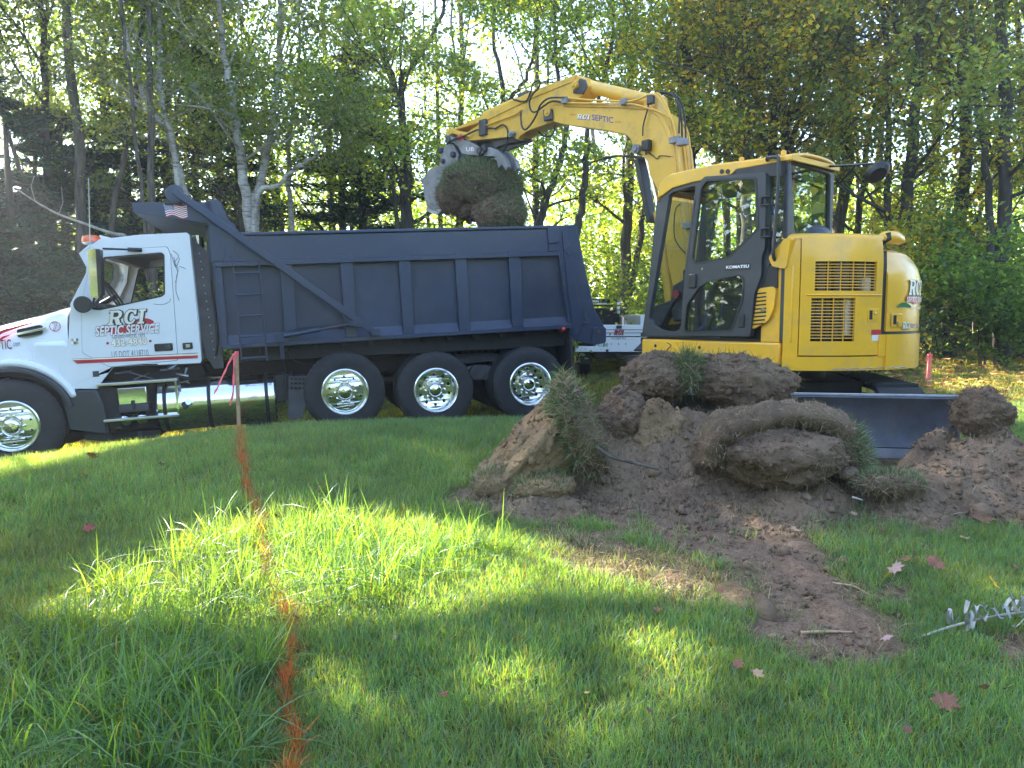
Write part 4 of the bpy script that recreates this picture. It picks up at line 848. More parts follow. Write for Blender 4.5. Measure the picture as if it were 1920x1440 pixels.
# dashboard, wheel, seats
m = MB(); d0 = T(133, 572, CY); m.plate([(d0[0] + .0, d0[1] + .02), (d0[0] - .35, d0[1] - .0), (d0[0] - .42, d0[1] - .15), (d0[0] - .3, d0[1] - .5), (d0[0], d0[1] - .5)], -CY + .06, CY - .06); m.build('dashboard', M['interior'], cab, bevel=.03)
sw = T(212, 562, .7); a = part_empty('steering_wheel', cab, (sw[0], .58, sw[1] + .04), (0, R(-62), 0))
m = MB(); ring = [(.22 * math.cos(t), .22 * math.sin(t), 0) for t in np.linspace(0, 2 * math.pi, 29)]; m.tube(ring, .014, 8, False); m.build('wheel_ring', M['black'], a); m = MB(); m.box(-.2, .2, -.02, .02, -.01, .01); m.cyl((0, 0, -.35), (0, 0, .02), .035); m.build('wheel_spoke', M['black'], a)
for yy_ in (.55, -.55):
    s_ = part_empty('seat', cab, (T(290, 600, CY)[0], yy_, 0)); m = MB(); zs = T(290, 610, CY)[1]; m.box(-.25, .28, -.25, .25, zs - .12, zs); m.build('cushion', M['seat'], s_, bevel=.04); m = MB(); m.obox((-.22, 0, zs), (-.34, 0, zs + .55), .46, .12, up=(1, 0, 0)); m.build('seat_back', M['seat'], s_, bevel=.04)
# visor
vp = TP([(146, 474), (187, 462), (187, 455), (172, 458)], CY); m = MB(); vq = [T(146, 475, CY), T(168, 464, CY), T(190, 461, CY), T(186, 455, CY), T(165, 459, CY)]
m.plate(vq, -CY + .02, CY - .02); vq2 = [T(146, 475, CY), T(160, 500, CY), T(162, 499, CY), T(150, 475, CY)]
m.build('sun_visor', M['white_paint'], cab, bevel=.008)
for s in (1, -1):
    m = MB(); m.plate(TP([(146, 474), (165, 464), (167, 484), (160, 500)], CY), s * (CY - .06), s * (CY - .03)); m.build('visor_end', M['white_paint'], cab, bevel=.006)
# hood (lofted), fender flare
hood = part_empty('hood', truck)
ht = [T(124, 572, 1.0), T(95, 579, 1.0), T(67, 587, 1.0), T(30, 597, 1.0), T(0, 604, 1.0)]
xk = [p[0] for p in ht] + [ht[-1][0] + .35, ht[-1][0] + .6, ht[-1][0] + .72]; zk = [p[1] for p in ht] + [ht[-1][1] - .09, ht[-1][1] - .22, ht[-1][1] - .45]
wk = [1.08, 1.07, 1.05, 1.02, .98, .90, .82, .78]; zb = 1.19
vs = []; fs = []; npt = 17
for x, z, w in zip(xk, zk, wk):
    for k in range(npt):
        t = math.pi * k / (npt - 1); c, q = math.cos(t), math.sin(t); e = .42
        vs.append((x, w * math.copysign(abs(c) ** e, c), zb + (z - zb) * q ** e if q > 1e-9 else zb))
for i in range(len(xk) - 1):
    for k in range(npt - 1): fs.append((i * npt + k, i * npt + k + 1, (i + 1) * npt + k + 1, (i + 1) * npt + k))
fs.append(tuple((len(xk) - 1) * npt + k for k in range(npt))); fs.append(tuple(k for k in range(npt)))
m = MB(); m.add(vs, fs); m.build('hood_shell', M['white_paint'], hood, smooth=50)
HX, HZ = 5.11, .5
for s in (1, -1):
    def arch(r0, r1, ya, yb, t0_, t1_, n=26):
        mm = MB(); vs = []; fs = []
        for i in range(n + 1):
            t = t0_ + (t1_ - t0_) * i / n; c, q = math.cos(t), math.sin(t)
            for r_, y in ((r0, ya), (r0, yb), (r1, yb), (r1, ya)): vs.append((HX + r_ * c, s * y, HZ + r_ * q))
        for i in range(n):
            for k in range(4): fs.append((4 * i + k, 4 * i + (k + 1) % 4, 4 * i + 4 + (k + 1) % 4, 4 * i + 4 + k))
        fs += [(0, 1, 2, 3), (4 * n + 3, 4 * n + 2, 4 * n + 1, 4 * n)]; mm.add(vs, fs); return mm
    arch(.70, .80, .85, 1.19, R(20), R(158)).build('fender_flare', M['white_paint'], hood, bevel=.05, seg=4)
    arch(.64, .705, .80, 1.215, R(12), R(165)).build('fender_trim', M['cabframe'], hood, bevel=.015)
    m = MB(); m.plate(TP([(182, 729), (124, 729), (108, 705), (84, 690), (60, 683), (60, 640), (126, 640)], 1.12), s * 1.0, s * 1.13); m.build('fender_skirt', M['white_paint'], hood, bevel=.05, seg=4)
    # inner arch, dark
    arch(.60, .64, .3, 1.1, R(0), R(180)).build('wheel_arch', M['chassis'], hood)
    m = MB(); m.plate(TP([(110, 733), (182, 731), (194, 760), (204, 815), (130, 806), (122, 770)], 1.17), s * .75, s * 1.17); m.build('splash_guard', M['cabframe'], hood, bevel=.02)
    m = MB(); m.plate(TP([(150, 804), (206, 804), (206, 830), (160, 826)], 1.15), s * 1.08, s * 1.10); m.build('splash_flap', M['rubber'], hood)
    # vent and chrome bar
    m = MB(); m.plate(round_poly(TP([(32, 618), (75, 609), (79, 612), (79, 626), (34, 633)], 1.06), .02), s * 1.02, s * 1.075); m.build('vent', M['chassis'], hood, bevel=.004)
    m = MB(); a, b_ = T(31, 627, 1.08), T(88, 615, 1.08); m.obox((a[0], s * 1.085, a[1]), (b_[0], s * 1.085, b_[1]), .012, .028); m.build('vent_bar', M['chrome'], hood, bevel=.004)
m = MB(); m.box(xk[-1] - .1, xk[-1] + .25, -1.2, 1.2, .35, .68); m.build('bumper', M['chrome'], truck, bevel=.03)
m = MB(); m.box(xk[-1] - .02, xk[-1] + .03, -.5, .5, .75, 1.25); m.build('grille', M['chrome'], truck, bevel=.01)
for s in (1, -1): m = MB(); m.box(xk[-2] - .1, xk[-2] + .12, s * .70, s * 1.0, .9, 1.1); m.build('headlight', M['alu'], truck, bevel=.03)
# lower corner marker on cab
m = MB(); a = T(180, 701, CY); m.box(a[0] - .035, a[0] + .035, CY, CY + .008, a[1] - .035, a[1] + .035); m.build('step_light', M['dark_steel'], cab, bevel=.004)
# door handles
for (u0, v0, u1, v1), nm in (((289, 645, 325, 657), 'door_handle'), ((342, 643, 362, 654), 'side_latch')):
    a, b_ = T(u0, v0, CY), T(u1, v1, CY); m = MB(); m.plate(round_poly([(a[0], a[1]), (b_[0], a[1]), (b_[0], b_[1]), (a[0], b_[1])], .015), CY + .001, CY + .012, ); o = m.build(nm, M['black'], cab, bevel=.004)
    m = MB(); m.box(b_[0] + .03, b_[0] + .08, CY + .012, CY + .022, b_[1] + .02, a[1] - .02); m.build('latch_plate', M['alu'] if nm == 'side_latch' else M['cabframe'], cab, bevel=.003)
# mirrors, antenna, beacon
mir = part_empty('mirror', truck)
a0_, a1_ = T(165, 466, 1.42), T(189, 559, 1.42); m = MB(); m.plate(round_poly(TP([(166, 470), (184, 466), (190, 556), (172, 559)], 1.42), .03), 1.36, 1.48); m.build('mirror_shell', M['chrome'], mir, bevel=.03, seg=3)
m = MB(); m.plate(round_poly(TP([(182, 468), (190, 468), (194, 553), (187, 556)], 1.42), .01), 1.34, 1.5); m.build('mirror_back', M['black'], mir, bevel=.01)
m = MB(); q = T(196, 466, 1.42); q2 = T(266, 469, 1.16); m.tube([(q[0] + .02, 1.42, q[1]), (q2[0], 1.17, q2[1])], .012, 8); m.tube([(T(240, 468, 1.2)[0], 1.22, T(240, 468, 1.2)[1]), (q2[0], 1.17, q2[1])], .025, 8)
q = T(188, 559, 1.42); q2 = T(168, 575, 1.15); m.tube([(q[0], 1.42, q[1]), (q2[0] - .05, 1.17, q2[1])], .02, 8); m.build('mirror_arm', M['black'], mir)
m = MB(); q = T(157, 571, 1.3); m.lathe([(0, -.05), (.06, -.05), (.095, 0), (.10, .05), (.085, .06), (0, .055)], (q[0], 1.3, q[1]), 24); m.build('spot_mirror', M['black'], mir)
q0, q1 = T(169, 470, 1.3), T(166, 334, 1.3); m = MB(); m.tube([(q0[0], 1.3, q0[1]), (q1[0], 1.3, q1[1])], [.007, .004], 6); m.build('antenna', M['alu'], truck)
q = T(171, 450, 1.0); m = MB(); m.lathe([(.105, -.03), (.105, .01), (.095, .045), (.07, .055), (0, .058)], (q[0] + .0, 1.0, q[1]), 24, 'z'); m.build('beacon', M['orange_lens'], truck); m = MB(); m.lathe([(0, -.05), (.09, -.05), (.11, -.03), (.10, -.028)], (q[0], 1.0, q[1]), 20, 'z'); m.cyl((q[0], 1, q[1] - .12), (q[0], 1, q[1] - .04), .02); m.build('beacon_base', M['alu'], truck)
q = T(184, 441, 1.0); q2 = T(215, 446, 1.0); m = MB(); m.plate([(q[0], q[1] + .01), (q[0] - .03, q[1]), (q2[0], q2[1] - .01), (q2[0], q2[1] - .06), (q[0], q[1] - .08)], .7, .95); m.build('roof_horn_cover', M['white_paint'], cab, bevel=.01)
# exhaust heat shield behind the cab
m = MB(); p = TP([(357, 443), (366, 452), (391, 475), (405, 520), (412, 600), (420, 690), (402, 692), (385, 668), (379, 640)], .95); m.plate(p, .88, .95); m.build('stack_shield', M['dark_steel'], truck, bevel=.006)
m = MB(); q0 = T(396, 470, .8); q1 = T(410, 660, .8); m.cyl((q0[0] + .15, .75, q0[1] + .2), (q1[0] + .2, .75, q1[1]), .07); m.build('exhaust_stack', M['chrome'], truck)
m = MB()
for a_, off in ((0, .0), (1, .05), (2, .1)): m.tube(spline([(T(392 + a_ * 4, 480, .9)[0], .9 - off, T(392, 480, .9)[1]), (T(398 + a_ * 3, 540, .9)[0], .95 - off, T(398, 540, .9)[1]), (T(410 + a_ * 2, 620, .9)[0], 1.0 - off, T(410, 620, .9)[1]), (T(402, 690, .9)[0], .9 - off, T(402, 690, .9)[1])]), .014, 6)
m.build('air_hose', M['hose'], truck)
m = MB()
for k in range(14): q = T(374 + k * 2.2, 475 + k * 15, .96); m.lathe([(.007, 0), (.005, .006), (0, .007)], (q[0], .951, q[1]), 8)
m.build('rivets', M['alu'], truck)
# fuel tank
q0, q1 = T(293, 763, .9), T(518, 746, .9); R_T = .33; TY = 1.18 - R_T; zt = T(405, 754, TY + R_T * .2)[1]
x0, x1 = T(294, 760, 1.1)[0], T(518, 745, 1.1)[0]
m = MB(); m.lathe([(0, x1), (R_T - .02, x1), (R_T, x1 + .02), (R_T, x0 - .02), (R_T - .02, x0), (0, x0)], (0, TY, zt), 64, 'x'); m.build('fuel_tank', M['tank'], truck, smooth=30)
for u in (308, 392, 501):
    x = T(u, 756, 1.18)[0]
    m = MB(); m.lathe([(R_T + .001, x - .022), (R_T + .008, x - .022), (R_T + .008, x - .006), (R_T + .002, x - .005), (R_T + .002, x + .005), (R_T + .008, x + .006), (R_T + .008, x + .022), (R_T + .001, x + .022)], (0, TY, zt), 64, 'x'); m.build('tank_strap', M['black'], truck, smooth=30)
m = MB(); q = T(355, 757, 1.2); m.cyl((q[0], 1.17, q[1]), (q[0] + .0, 1.27, q[1] + .03), .035); m.build('filler_cap', M['alu'], truck); m = MB(); m.cyl((q[0] + .05, 1.16, q[1] - .03), (q[0] + .05, 1.23, q[1] - .0), .04); m.build('filler_neck', M['black'], truck)
m = MB(); q = T(533, 725, 1.0); m.box(q[0] - .12, x1 - .0, .5, 1.12, q[1] - .18, q[1] + .17); m.build('valve_box', M['chassis'], truck, bevel=.01)
# steps and battery box
m = MB(); a, b_ = T(181, 722, 1.19), T(333, 713, 1.19); zq = (a[1] + b_[1]) / 2; m.box(b_[0], a[0], .95, 1.2, zq - .015, zq + .02); m.build('upper_step', M['alu'], truck, bevel=.006)
a, b2 = T(194, 788, 1.21), T(336, 779, 1.21); z2 = (a[1] + b2[1]) / 2; m = MB(); m.box(b2[0], a[0], .95, 1.22, z2 - .02, z2 + .012); m.build('lower_step', M['alu'], truck, bevel=.006)
m = MB(); m.box(b2[0] - .005, b2[0] + .02, 1.17, 1.2, z2, zq); m.build('step_hanger', M['chrome'], truck)
m = MB(); m.plate(TP([(184, 726), (222, 726), (228, 800), (204, 806), (196, 760)], 1.1), .9, 1.1); m.plate(TP([(222, 722), (295, 718), (295, 800), (226, 806)], 1.0), .6, 1.0); m.build('step_frame', M['chassis'], truck)
a, b_ = T(219, 728, 1.15), T(277, 756, 1.15); m = MB(); m.box(b_[0], a[0], 1.0, 1.15, b_[1], a[1]); m.build('battery_box', M['chrome'], truck, bevel=.012)
c_ = T(279, 770, 1.15); m = MB(); m.box(b_[0] - .01, a[0], 1.0, 1.155, c_[1], b_[1] - .002); m.build('battery_tray', M['dark_steel'], truck, bevel=.01)
m = MB(); q = T(248, 756, 1.2); m.box(q[0] - .02, q[0] + .02, 1.155, 1.175, q[1] - .08, q[1] + .03); m.build('box_latch', M['black'], truck, bevel=.006)
for u, v in ((235, 788), (266, 785)):
    q = T(u, v, 1.1); m = MB(); m.lathe([(0, 1.13), (.05, 1.12), (.08, 1.08), (.085, .6), (0, .6)], (q[0], 0, q[1]), 28); m.build('air_tank', M['chrome'], truck, smooth=60)
m = MB(); q0 = T(206, 815, .9); q1 = T(300, 812, .9); m.box(q1[0], q0[0], .5, .95, q1[1] - .05, q1[1] + .05); m.build('under_box', M['chassis'], truck); m = MB(); q = T(485, 800, .9); m.cyl((q[0] + .15, .9, q[1]), (q[0] - .15, .9, q[1]), .07); m.build('under_tank', M['chassis'], truck); m = MB(); m.cyl((T(270, 805, .8)[0], .6, T(270, 808, .8)[1]), (T(270, 805, .8)[0] - .35, .8, T(270, 806, .8)[1] + .04), .08); m.build('under_pipe', M['chassis'], truck)
m = MB(); q = T(400, 804, 1.0); m.tube(spline([(q[0] + .08, 1, q[1] + .05), (q[0] + .05, 1, q[1] - .03), (q[0], 1, q[1]), (q[0] - .05, 1, q[1] - .03), (q[0] - .09, 1, q[1] + .04)]), .008, 6); q = T(262, 818, 1.0); m.box(q[0] - .02, q[0] + .02, .98, 1.0, q[1] - .04, q[1] + .06); m.build('drain_bracket', M['dark_steel'], truck)
# perforated bracket ahead of the first rear wheel
p = TP([(541, 706), (574, 705), (576, 750), (566, 785), (541, 788)], 1.15); hs = []
for i in range(4):
    for j in range(3): q = T(547 + 7.5 * i, 711 + 8.5 * j, 1.15); hs.append(circ(q[0], q[1], .018, 8))
m = MB(); m.plate(p, 1.12, 1.14, hs); m.build('perforated_step', M['dark_steel'], truck); m = MB(); m.plate(p, .8, 1.08); m.build('mud_guard', M['chassis'], truck)
# light and plumbing clutter under the cab
m = MB()
for (u0, v0, u1, v1, r_) in ((215, 700, 245, 697, .012), (240, 697, 290, 712, .01), (300, 694, 335, 690, .015), (316, 690, 330, 683, .02), (330, 700, 352, 705, .014), (350, 690, 345, 705, .012), (250, 712, 280, 700, .008)):
    a, b_ = T(u0, v0, .95), T(u1, v1, .95); m.tube([(a[0], .95, a[1]), (b_[0], .9, b_[1])], r_, 6)
m.build('cab_pipes', M['alu'], truck)
m = MB(); m.plate(TP([(205, 690), (378, 682), (385, 700), (350, 714), (200, 720)], .85), .3, .85); m.build('frame_cover', M['chassis'], truck)

# --- lettering and graphics on the cab
gp = part_empty('cab_lettering', truck)
def TB(u0, v0, u1, v1, y=CY):   # the box from left top to right bottom in the cab's axes
    a, b_ = T(u0, v0, y), T(u1, v1, y); return (a[0], b_[1], b_[0], a[1])
def lay(k): return CY + .004 + k * .0015
def shape(name, pts, mat, k, r=0):
    p = TP(pts); p = round_poly(p, r) if r else p; m = MB(); m.plate(p, lay(k), lay(k) + .001); m.build(name, mat, gp, smooth=0)
shape('red_swoosh', [(238, 608), (262, 596), (278, 597), (289, 602), (288, 607)], M['red'], 0, .02)
shape('red_banner', [(181, 612), (260, 609), (294, 613), (255, 621), (230, 625), (205, 627), (212, 623), (181, 624)], M['red'], 0)
shape('thin_line', [(193, 609), (286, 606.5), (286, 607.3), (193, 610)], M['vinyl_black'], 1)
# slab lettering R C I as drawn outlines (0..1 box each)
LET = {'R': ([(0, 0), (.42, 0), (.42, .12), (.33, .12), (.33, .40), (.45, .40), (.62, 0), (1.0, 0), (1.0, .12), (.90, .12), (.76, .45), (.90, .55), (.95, .75), (.88, .92), (.70, 1), (0, 1), (0, .88), (.10, .88), (.10, .12), (0, .12)], [(.33, .55), (.33, .86), (.60, .86), (.70, .78), (.70, .63), (.60, .55)]),
       'C': ([(.95, .30), (.80, .08), (.50, -.02), (.20, .08), (.03, .30), (0, .55), (.08, .82), (.28, 1.0), (.55, 1.02), (.78, .92), (.82, 1.0), (.95, 1.0), (.95, .66), (.80, .66), (.70, .82), (.52, .88), (.35, .80), (.27, .60), (.28, .36), (.40, .18), (.58, .14), (.74, .24), (.80, .36)], None),
       'I': ([(0, 0), (1, 0), (1, .13), (.75, .13), (.75, .87), (1, .87), (1, 1), (0, 1), (0, .87), (.25, .87), (.25, .13), (0, .13)], None)}
def grow(pts, d):
    if sum(pts[i - 1][0] * pts[i][1] - pts[i][0] * pts[i - 1][1] for i in range(len(pts))) < 0: pts = pts[::-1]
    c = [(p) for p in pts]; n = len(c); out = []
    for i in range(n):
        a, b_, c2 = Vector(c[i - 1]), Vector(c[i]), Vector(c[(i + 1) % n]); e1 = (b_ - a).normalized(); e2 = (c2 - b_).normalized(); n1 = Vector((e1.y, -e1.x)); n2 = Vector((e2.y, -e2.x)); q = (n1 + n2); L = max(q.length, .6); q = q / L
        out.append((b_.x + q.x * d, b_.y + q.y * d))
    return out
def rci(parent, box, place, scale_shear=.22, mats=('darkred', 'cream'), gap=.05, step=.0015, wid=(.40, .36, .22), d=.008):
    x0, z0, x1, z1 = box; W = abs(x1 - x0); H = z1 - z0; sg = 1 if x1 > x0 else -1; tot = sum(wid); u = 0; sh = H * scale_shear; W0 = W - sh
    for (ch, w) in zip('RCI', wid):
        o, hole = LET[ch]; ax = u / tot * W0; bw = (w / tot) * W0 - gap * W0
        def mp(pts): return [(ax + p[0] * bw + sh * p[1], p[1] * H) for p in pts]
        for kk, (mt, gr) in enumerate(((mats[0], d), (mats[1], 0))):
            po = mp(o); ph = [mp(hole)] if hole else []
            if gr:
                po = grow(po, gr); 
                if ph: ph = [grow(ph[0], -gr * .0)]
                ph = []
            m = MB(); m.plate([(p[0], p[1]) for p in po], 0, .001, ph if not gr else [])
            off = (.006 if kk == 0 else 0)
            m.v = [place(x0 + sg * (v[0] + off), z0 + v[2] - off, kk * step + v[1]) for v in m.v]
            m.build('letter_' + ch.lower(), M[mt], parent, smooth=0)
            if gr and hole:
                m = MB(); m.plate(mp(hole), 0, .001); m.v = [place(x0 + sg * v[0], z0 + v[2], kk * step + .0008 + v[1]) for v in m.v]
        u += w
rci(gp, TB(199, 583, 280, 606), lambda x, z, k: (x, lay(2) + k, z), mats=('vinyl_black', 'cream'), d=.016)
lettering(gp, 'words', 'SEPTIC SERVICE', TB(177, 612, 301, 624), flat(lay(3)), M['vinyl_white'], M['darkred'], .03, shear=.25, offset=.028, place_back=flat(lay(2)))
lettering(gp, 'words', 'Londonderry, NH', TB(209, 627, 273, 633), flat(lay(1)), M['vinyl_grey'], shear=.3, offset=.005)
lettering(gp, 'words', '432-4840', TB(208, 635, 276, 646), flat(lay(3)), M['cream'], M['darkred'], .03, offset=.028, place_back=flat(lay(2)))
lettering(gp, 'words', 'US DOT 4118710', TB(209, 659, 279, 667), flat(lay(1)), M['vinyl_grey'])
for u, v in ((202, 643.5), (282, 639.5)):
    q = T(u, v); m = MB(); m.plate(circ(q[0], q[1], .016, 14), lay(1), lay(1) + .001); m.build('dot', M['red'], gp, smooth=0)
shape('stripe_red', [(136, 675), (371, 666), (371, 671.5), (145, 682)], M['red'], 0); shape('stripe_cream', [(136, 673.5), (371, 663), (371, 666), (138, 675.5)], M['cream'], 1); shape('stripe_thin', [(136, 673), (371, 661.5), (371, 662.5), (136, 674)], M['darkred'], 0)
# pin striping scrolls
for pts in ([(325, 470), (335, 480), (328, 492), (334, 505), (331, 520), (330, 545), (336, 563)], [(321, 476), (327, 496), (333, 510), (329, 530)], [(288, 570), (305, 571), (317, 566), (320, 560)], [(336, 500), (342, 501), (348, 504)], [(326, 482), (330, 500), (337, 484)]):
    m = MB(); m.tube(spline([(T(u, v)[0], CY + .004, T(u, v)[1]) for u, v in pts], 6), .0035, 5); m.build('pinstripe', M['vinyl_grey'], gp)
# registration stickers
for i in range(2):
    for j in range(3): q = T(136.0 + 4.4 * j, 637 + 6 * i); m = MB(); m.box(q[0] - .012, q[0] + .012, lay(0), lay(0) + .001, q[1] - .016, q[1] + .016); m.build('sticker', [M['vinyl_yellow'], M['vinyl_white'], M['vinyl_grey']][(i + j) % 3], gp, smooth=0)
# hood graphics on the hood side (bulging surface y about 1.06)
HL = 1.083
def HB(u0, v0, u1, v1): a, b_ = T(u0, v0, HL), T(u1, v1, HL); return (a[0], b_[1], b_[0], a[1])
def hoody(x): return float(np.interp(x, xk, wk)) + .006
def hplace(x, z): return (x, hoody(x), z)
q = T(103, 612, HL); rr_ = .062; m = MB(); m.plate(circ(q[0], q[1], rr_, 28), 0, .002, [circ(q[0], q[1], rr_ - .008, 28)]); m.v = [(v[0], hoody(v[0]) + v[1], v[2]) for v in m.v]; m.build('number_ring', M['red'], hood)
lettering(hood, 'number', '7', HB(98, 605, 108, 619), lambda x, z: (x, hoody(x) + .002, z), M['cream'], M['darkred'], .04, place_back=lambda x, z: (x, hoody(x), z))
lettering(hood, 'words', 'RCISEPTIC', HB(-52, 640, 18, 655), hplace, M['darkred'], shear=.0, offset=.004); lettering(hood, 'words', '.com', HB(19, 643, 35, 649), hplace, M['vinyl_grey'])
m = MB(); pp = [(-40, 640), (0, 618), (40, 608), (70, 603), (40, 612), (0, 625), (-40, 648)]; m.plate([T(u, v, HL) for u, v in pp], 0, .002); m.v = [(v[0], hoody(v[0]) + v[1], v[2]) for v in m.v]; m.build('hood_swoosh', M['red'], hood)
m = MB(); pp = [(-40, 660), (0, 631), (18, 627), (0, 636), (-40, 668)]; m.plate([T(u, v, HL) for u, v in pp], 0, .002); m.v = [(v[0], hoody(v[0]) + v[1], v[2]) for v in m.v]; m.build('hood_swoosh', M['red'], hood)
m = MB(); pp = [(87, 650), (92, 645), (106, 643), (114, 647), (113, 650)]; m.plate([T(u, v, HL) for u, v in pp], 0, .002); m.v = [(v[0], hoody(v[0]) + v[1], v[2]) for v in m.v]; m.build('green_badge', M['vinyl_green'], hood)

# ------------------------------------------------------------------ EXCAVATOR
_c = at(1460, 642, 7.1); TH = R(130)
_cf = Frame(_c, TH)
XC = .68                         # swing centre ahead of the cab's rear corner
EF = Frame(_cf.w((XC, -1.1, 0)) - np.array([0, 0, 1.02]), TH)      # origin on the ground under the swing centre
exc = thing('excavator', 'yellow compact excavator with glazed cab and rounded tail, its boom reaching over the dump bed', 'excavator', tuple(EF.o), (0, 0, TH))
SY = 1.1                         # left side plane
FLOOR = 1.02
def E(u, v, y=SY): return EF.xz(u, v, y)
def EP(pts, y=SY): return EF.poly(pts, y)
upper = part_empty('upper_body', exc)
def rot_cyl_hit(u, v, rad):
    d = EF.R.T @ ray(u, v); e = EF.R.T @ (EYE - EF.o); a = d[0] ** 2 + d[1] ** 2; b_ = 2 * (e[0] * d[0] + e[1] * d[1]); c_ = e[0] ** 2 + e[1] ** 2 - rad ** 2
    t = (-b_ - math.sqrt(max(b_ * b_ - 4 * a * c_, 0))) / (2 * a); p = e + d * t; return math.atan2(p[1], p[0]), p[2]
TR = 1.33
def tail_xy(phi, off=0.0):
    """plan outline of the tail: an arc, cut flat at the machine's sides"""
    r = TR + off; x, y = r * math.cos(phi), r * math.sin(phi); lim = 1.12 + off
    # soft clip
    if abs(y) > lim: y = math.copysign(lim, y)
    return x, y
def lean(z, top=None):           # the skin leans in towards the top
    t = max(0, z - 1.75); return -.16 * t * t / .04 * .08 - .05 * t
def skin_patch(name, phis, zs_, th, mat, off=0, parent=upper, holes=(), bevel=0, lean_=True, topfn=None, extra=0.0):
    """curved sheet on the tail outline, grid over angle and height, with openings left free"""
    vs = []; fs = []; nz = len(zs_); nph = len(phis)
    for i, p in enumerate(phis):
        for j, z in enumerate(zs_):
            zz = z
            if topfn and j == nz - 1: zz = topfn(p)
            l = (lean(zz) if lean_ else 0) - extra * max(0, zz - 1.58) ** 2
            x, y = tail_xy(p, off + l); vs.append((x, y, zz))
    k = len(vs)
    for i, p in enumerate(phis):
        for j, z in enumerate(zs_):
            zz = z
            if topfn and j == nz - 1: zz = topfn(p)
            l = (lean(zz) if lean_ else 0) - extra * max(0, zz - 1.58) ** 2
            x, y = tail_xy(p, off - th + l); vs.append((x, y, zz))
    def inside(i, j):
        pm = (phis[i] + phis[i + 1]) / 2; zm = (zs_[j] + zs_[j + 1]) / 2
        return any(min(h[0], h[1]) < pm < max(h[0], h[1]) and h[2] < zm < h[3] for h in holes)
    solid = {(i, j) for i in range(nph - 1) for j in range(nz - 1) if not inside(i, j)}
    A = lambda i, j: i * nz + j
    for i, j in solid:
        fs.append((A(i, j), A(i + 1, j), A(i + 1, j + 1), A(i, j + 1))); fs.append((k + A(i, j + 1), k + A(i + 1, j + 1), k + A(i + 1, j), k + A(i, j)))
        for (di, dj, e) in ((-1, 0, (A(i, j), A(i, j + 1))), (1, 0, (A(i + 1, j), A(i + 1, j + 1))), (0, -1, (A(i, j), A(i + 1, j))), (0, 1, (A(i, j + 1), A(i + 1, j + 1)))):
            if (i + di, j + dj) not in solid: fs.append((e[0], e[1], k + e[1], k + e[0]))
    m = MB(); m.add(vs, fs); return m.build(name, mat, parent, bevel=bevel, smooth=30, seg=2)
def lin(a, b_, n): return list(np.linspace(a, b_, n))
def merged(*ls): return sorted(set(round(float(x), 5) for l in ls for x in l))
# angles and heights read off the sightings
PH = lambda u, v=560: rot_cyl_hit(u, v, TR)[0] % (2 * math.pi)
ZH = lambda u, v: rot_cyl_hit(u, v, TR)[1]
ph_fr, ph_a, ph_b, ph_c = PH(1482), PH(1500), PH(1652), PH(1660)
z_bot = ZH(1560, 695); z_pb = ZH(1560, 669); z_top = ZH(1507, 447)
gu = (PH(1526), PH(1640), ZH(1580, 545), ZH(1580, 490)); gl_ = (PH(1521), PH(1603), ZH(1560, 640), ZH(1560, 559))
# inner dark core so that the grilles look into the engine bay
m = MB(); ring = [tail_xy(p, -.10) for p in lin(R(122), R(238), 30)]; front = [(.05, -1.0), (.05, .98)]
core = ring + front
n = len(core); m.add([(x, y, FLOOR - .1) for x, y in core] + [(x * .92, y * .92, z_top - .05) for x, y in core], [tuple(range(n)), tuple(range(2 * n - 1, n - 1, -1))] + [(i, (i + 1) % n, n + (i + 1) % n, n + i) for i in range(n)]); m.build('engine_bay', M['chassis'], upper)
m = MB()
for k in range(9): p = ph_a + (ph_b - ph_a) * (k + .6) / 10; x, y = tail_xy(p, -.085); m.cyl((x, y, FLOOR + .05), (x, y, z_top - .12), .018 + .01 * (k % 3), 8)
m.build('engine_pipes', M['dark_steel'], upper)
m = MB(); x, y = tail_xy(PH(1598), -.07); m.box(x - .02, x + .02, y - .06, y + .04, gl_[2] + .05, gl_[3]); x, y = tail_xy(PH(1633), -.07); m.box(x - .03, x + .03, y - .03, y + .03, gu[2], gu[2] + .12); m.build('coolant_bottle', M['vinyl_white'], upper)
# engine cover with two openings
zsd = merged([z_pb + .012, z_pb + .06], lin(z_pb + .06, gl_[2], 3), lin(gl_[2], gl_[3], 3), lin(gl_[3], gu[2], 3), lin(gu[2], gu[3], 3), lin(gu[3], z_top, 5))
phd = merged(lin(ph_a, ph_b, 26), gu[:2], gl_[:2])
cover = skin_patch('engine_cover', phd, zsd, .03, M['yellow'], .012, holes=[gu, gl_])
def grille(nm, g_, nrow, ncol):
    gr = cover
    for r_ in range(1, nrow):
        z = g_[2] + (g_[3] - g_[2]) * r_ / nrow; m = MB(); pts = []
        for p in lin(g_[0], g_[1], 12): x, y = tail_xy(p, .002 + lean(z)); pts.append((x, y, z))
        m.tube(pts, .0048, 5, False); m.build('slat', M['yellow'], gr)
    for c_ in range(1, ncol):
        p = g_[0] + (g_[1] - g_[0]) * c_ / ncol; m = MB(); a = tail_xy(p, -.004 + lean(g_[2])); b_ = tail_xy(p, -.004 + lean(g_[3])); m.tube([(*a, g_[2]), (*b_, g_[3])], .0055, 5); m.build('slat', M['yellow'], gr)
grille('upper', gu, 10, 5); grille('lower', gl_, 14, 4)
# pressed line across the cover
m = MB(); z = ZH(1570, 553); m.tube([(*tail_xy(p, .014), z) for p in lin(PH(1512), PH(1650), 16)], .009, 6); m.build('pressed_rib', M['yellow'], cover)
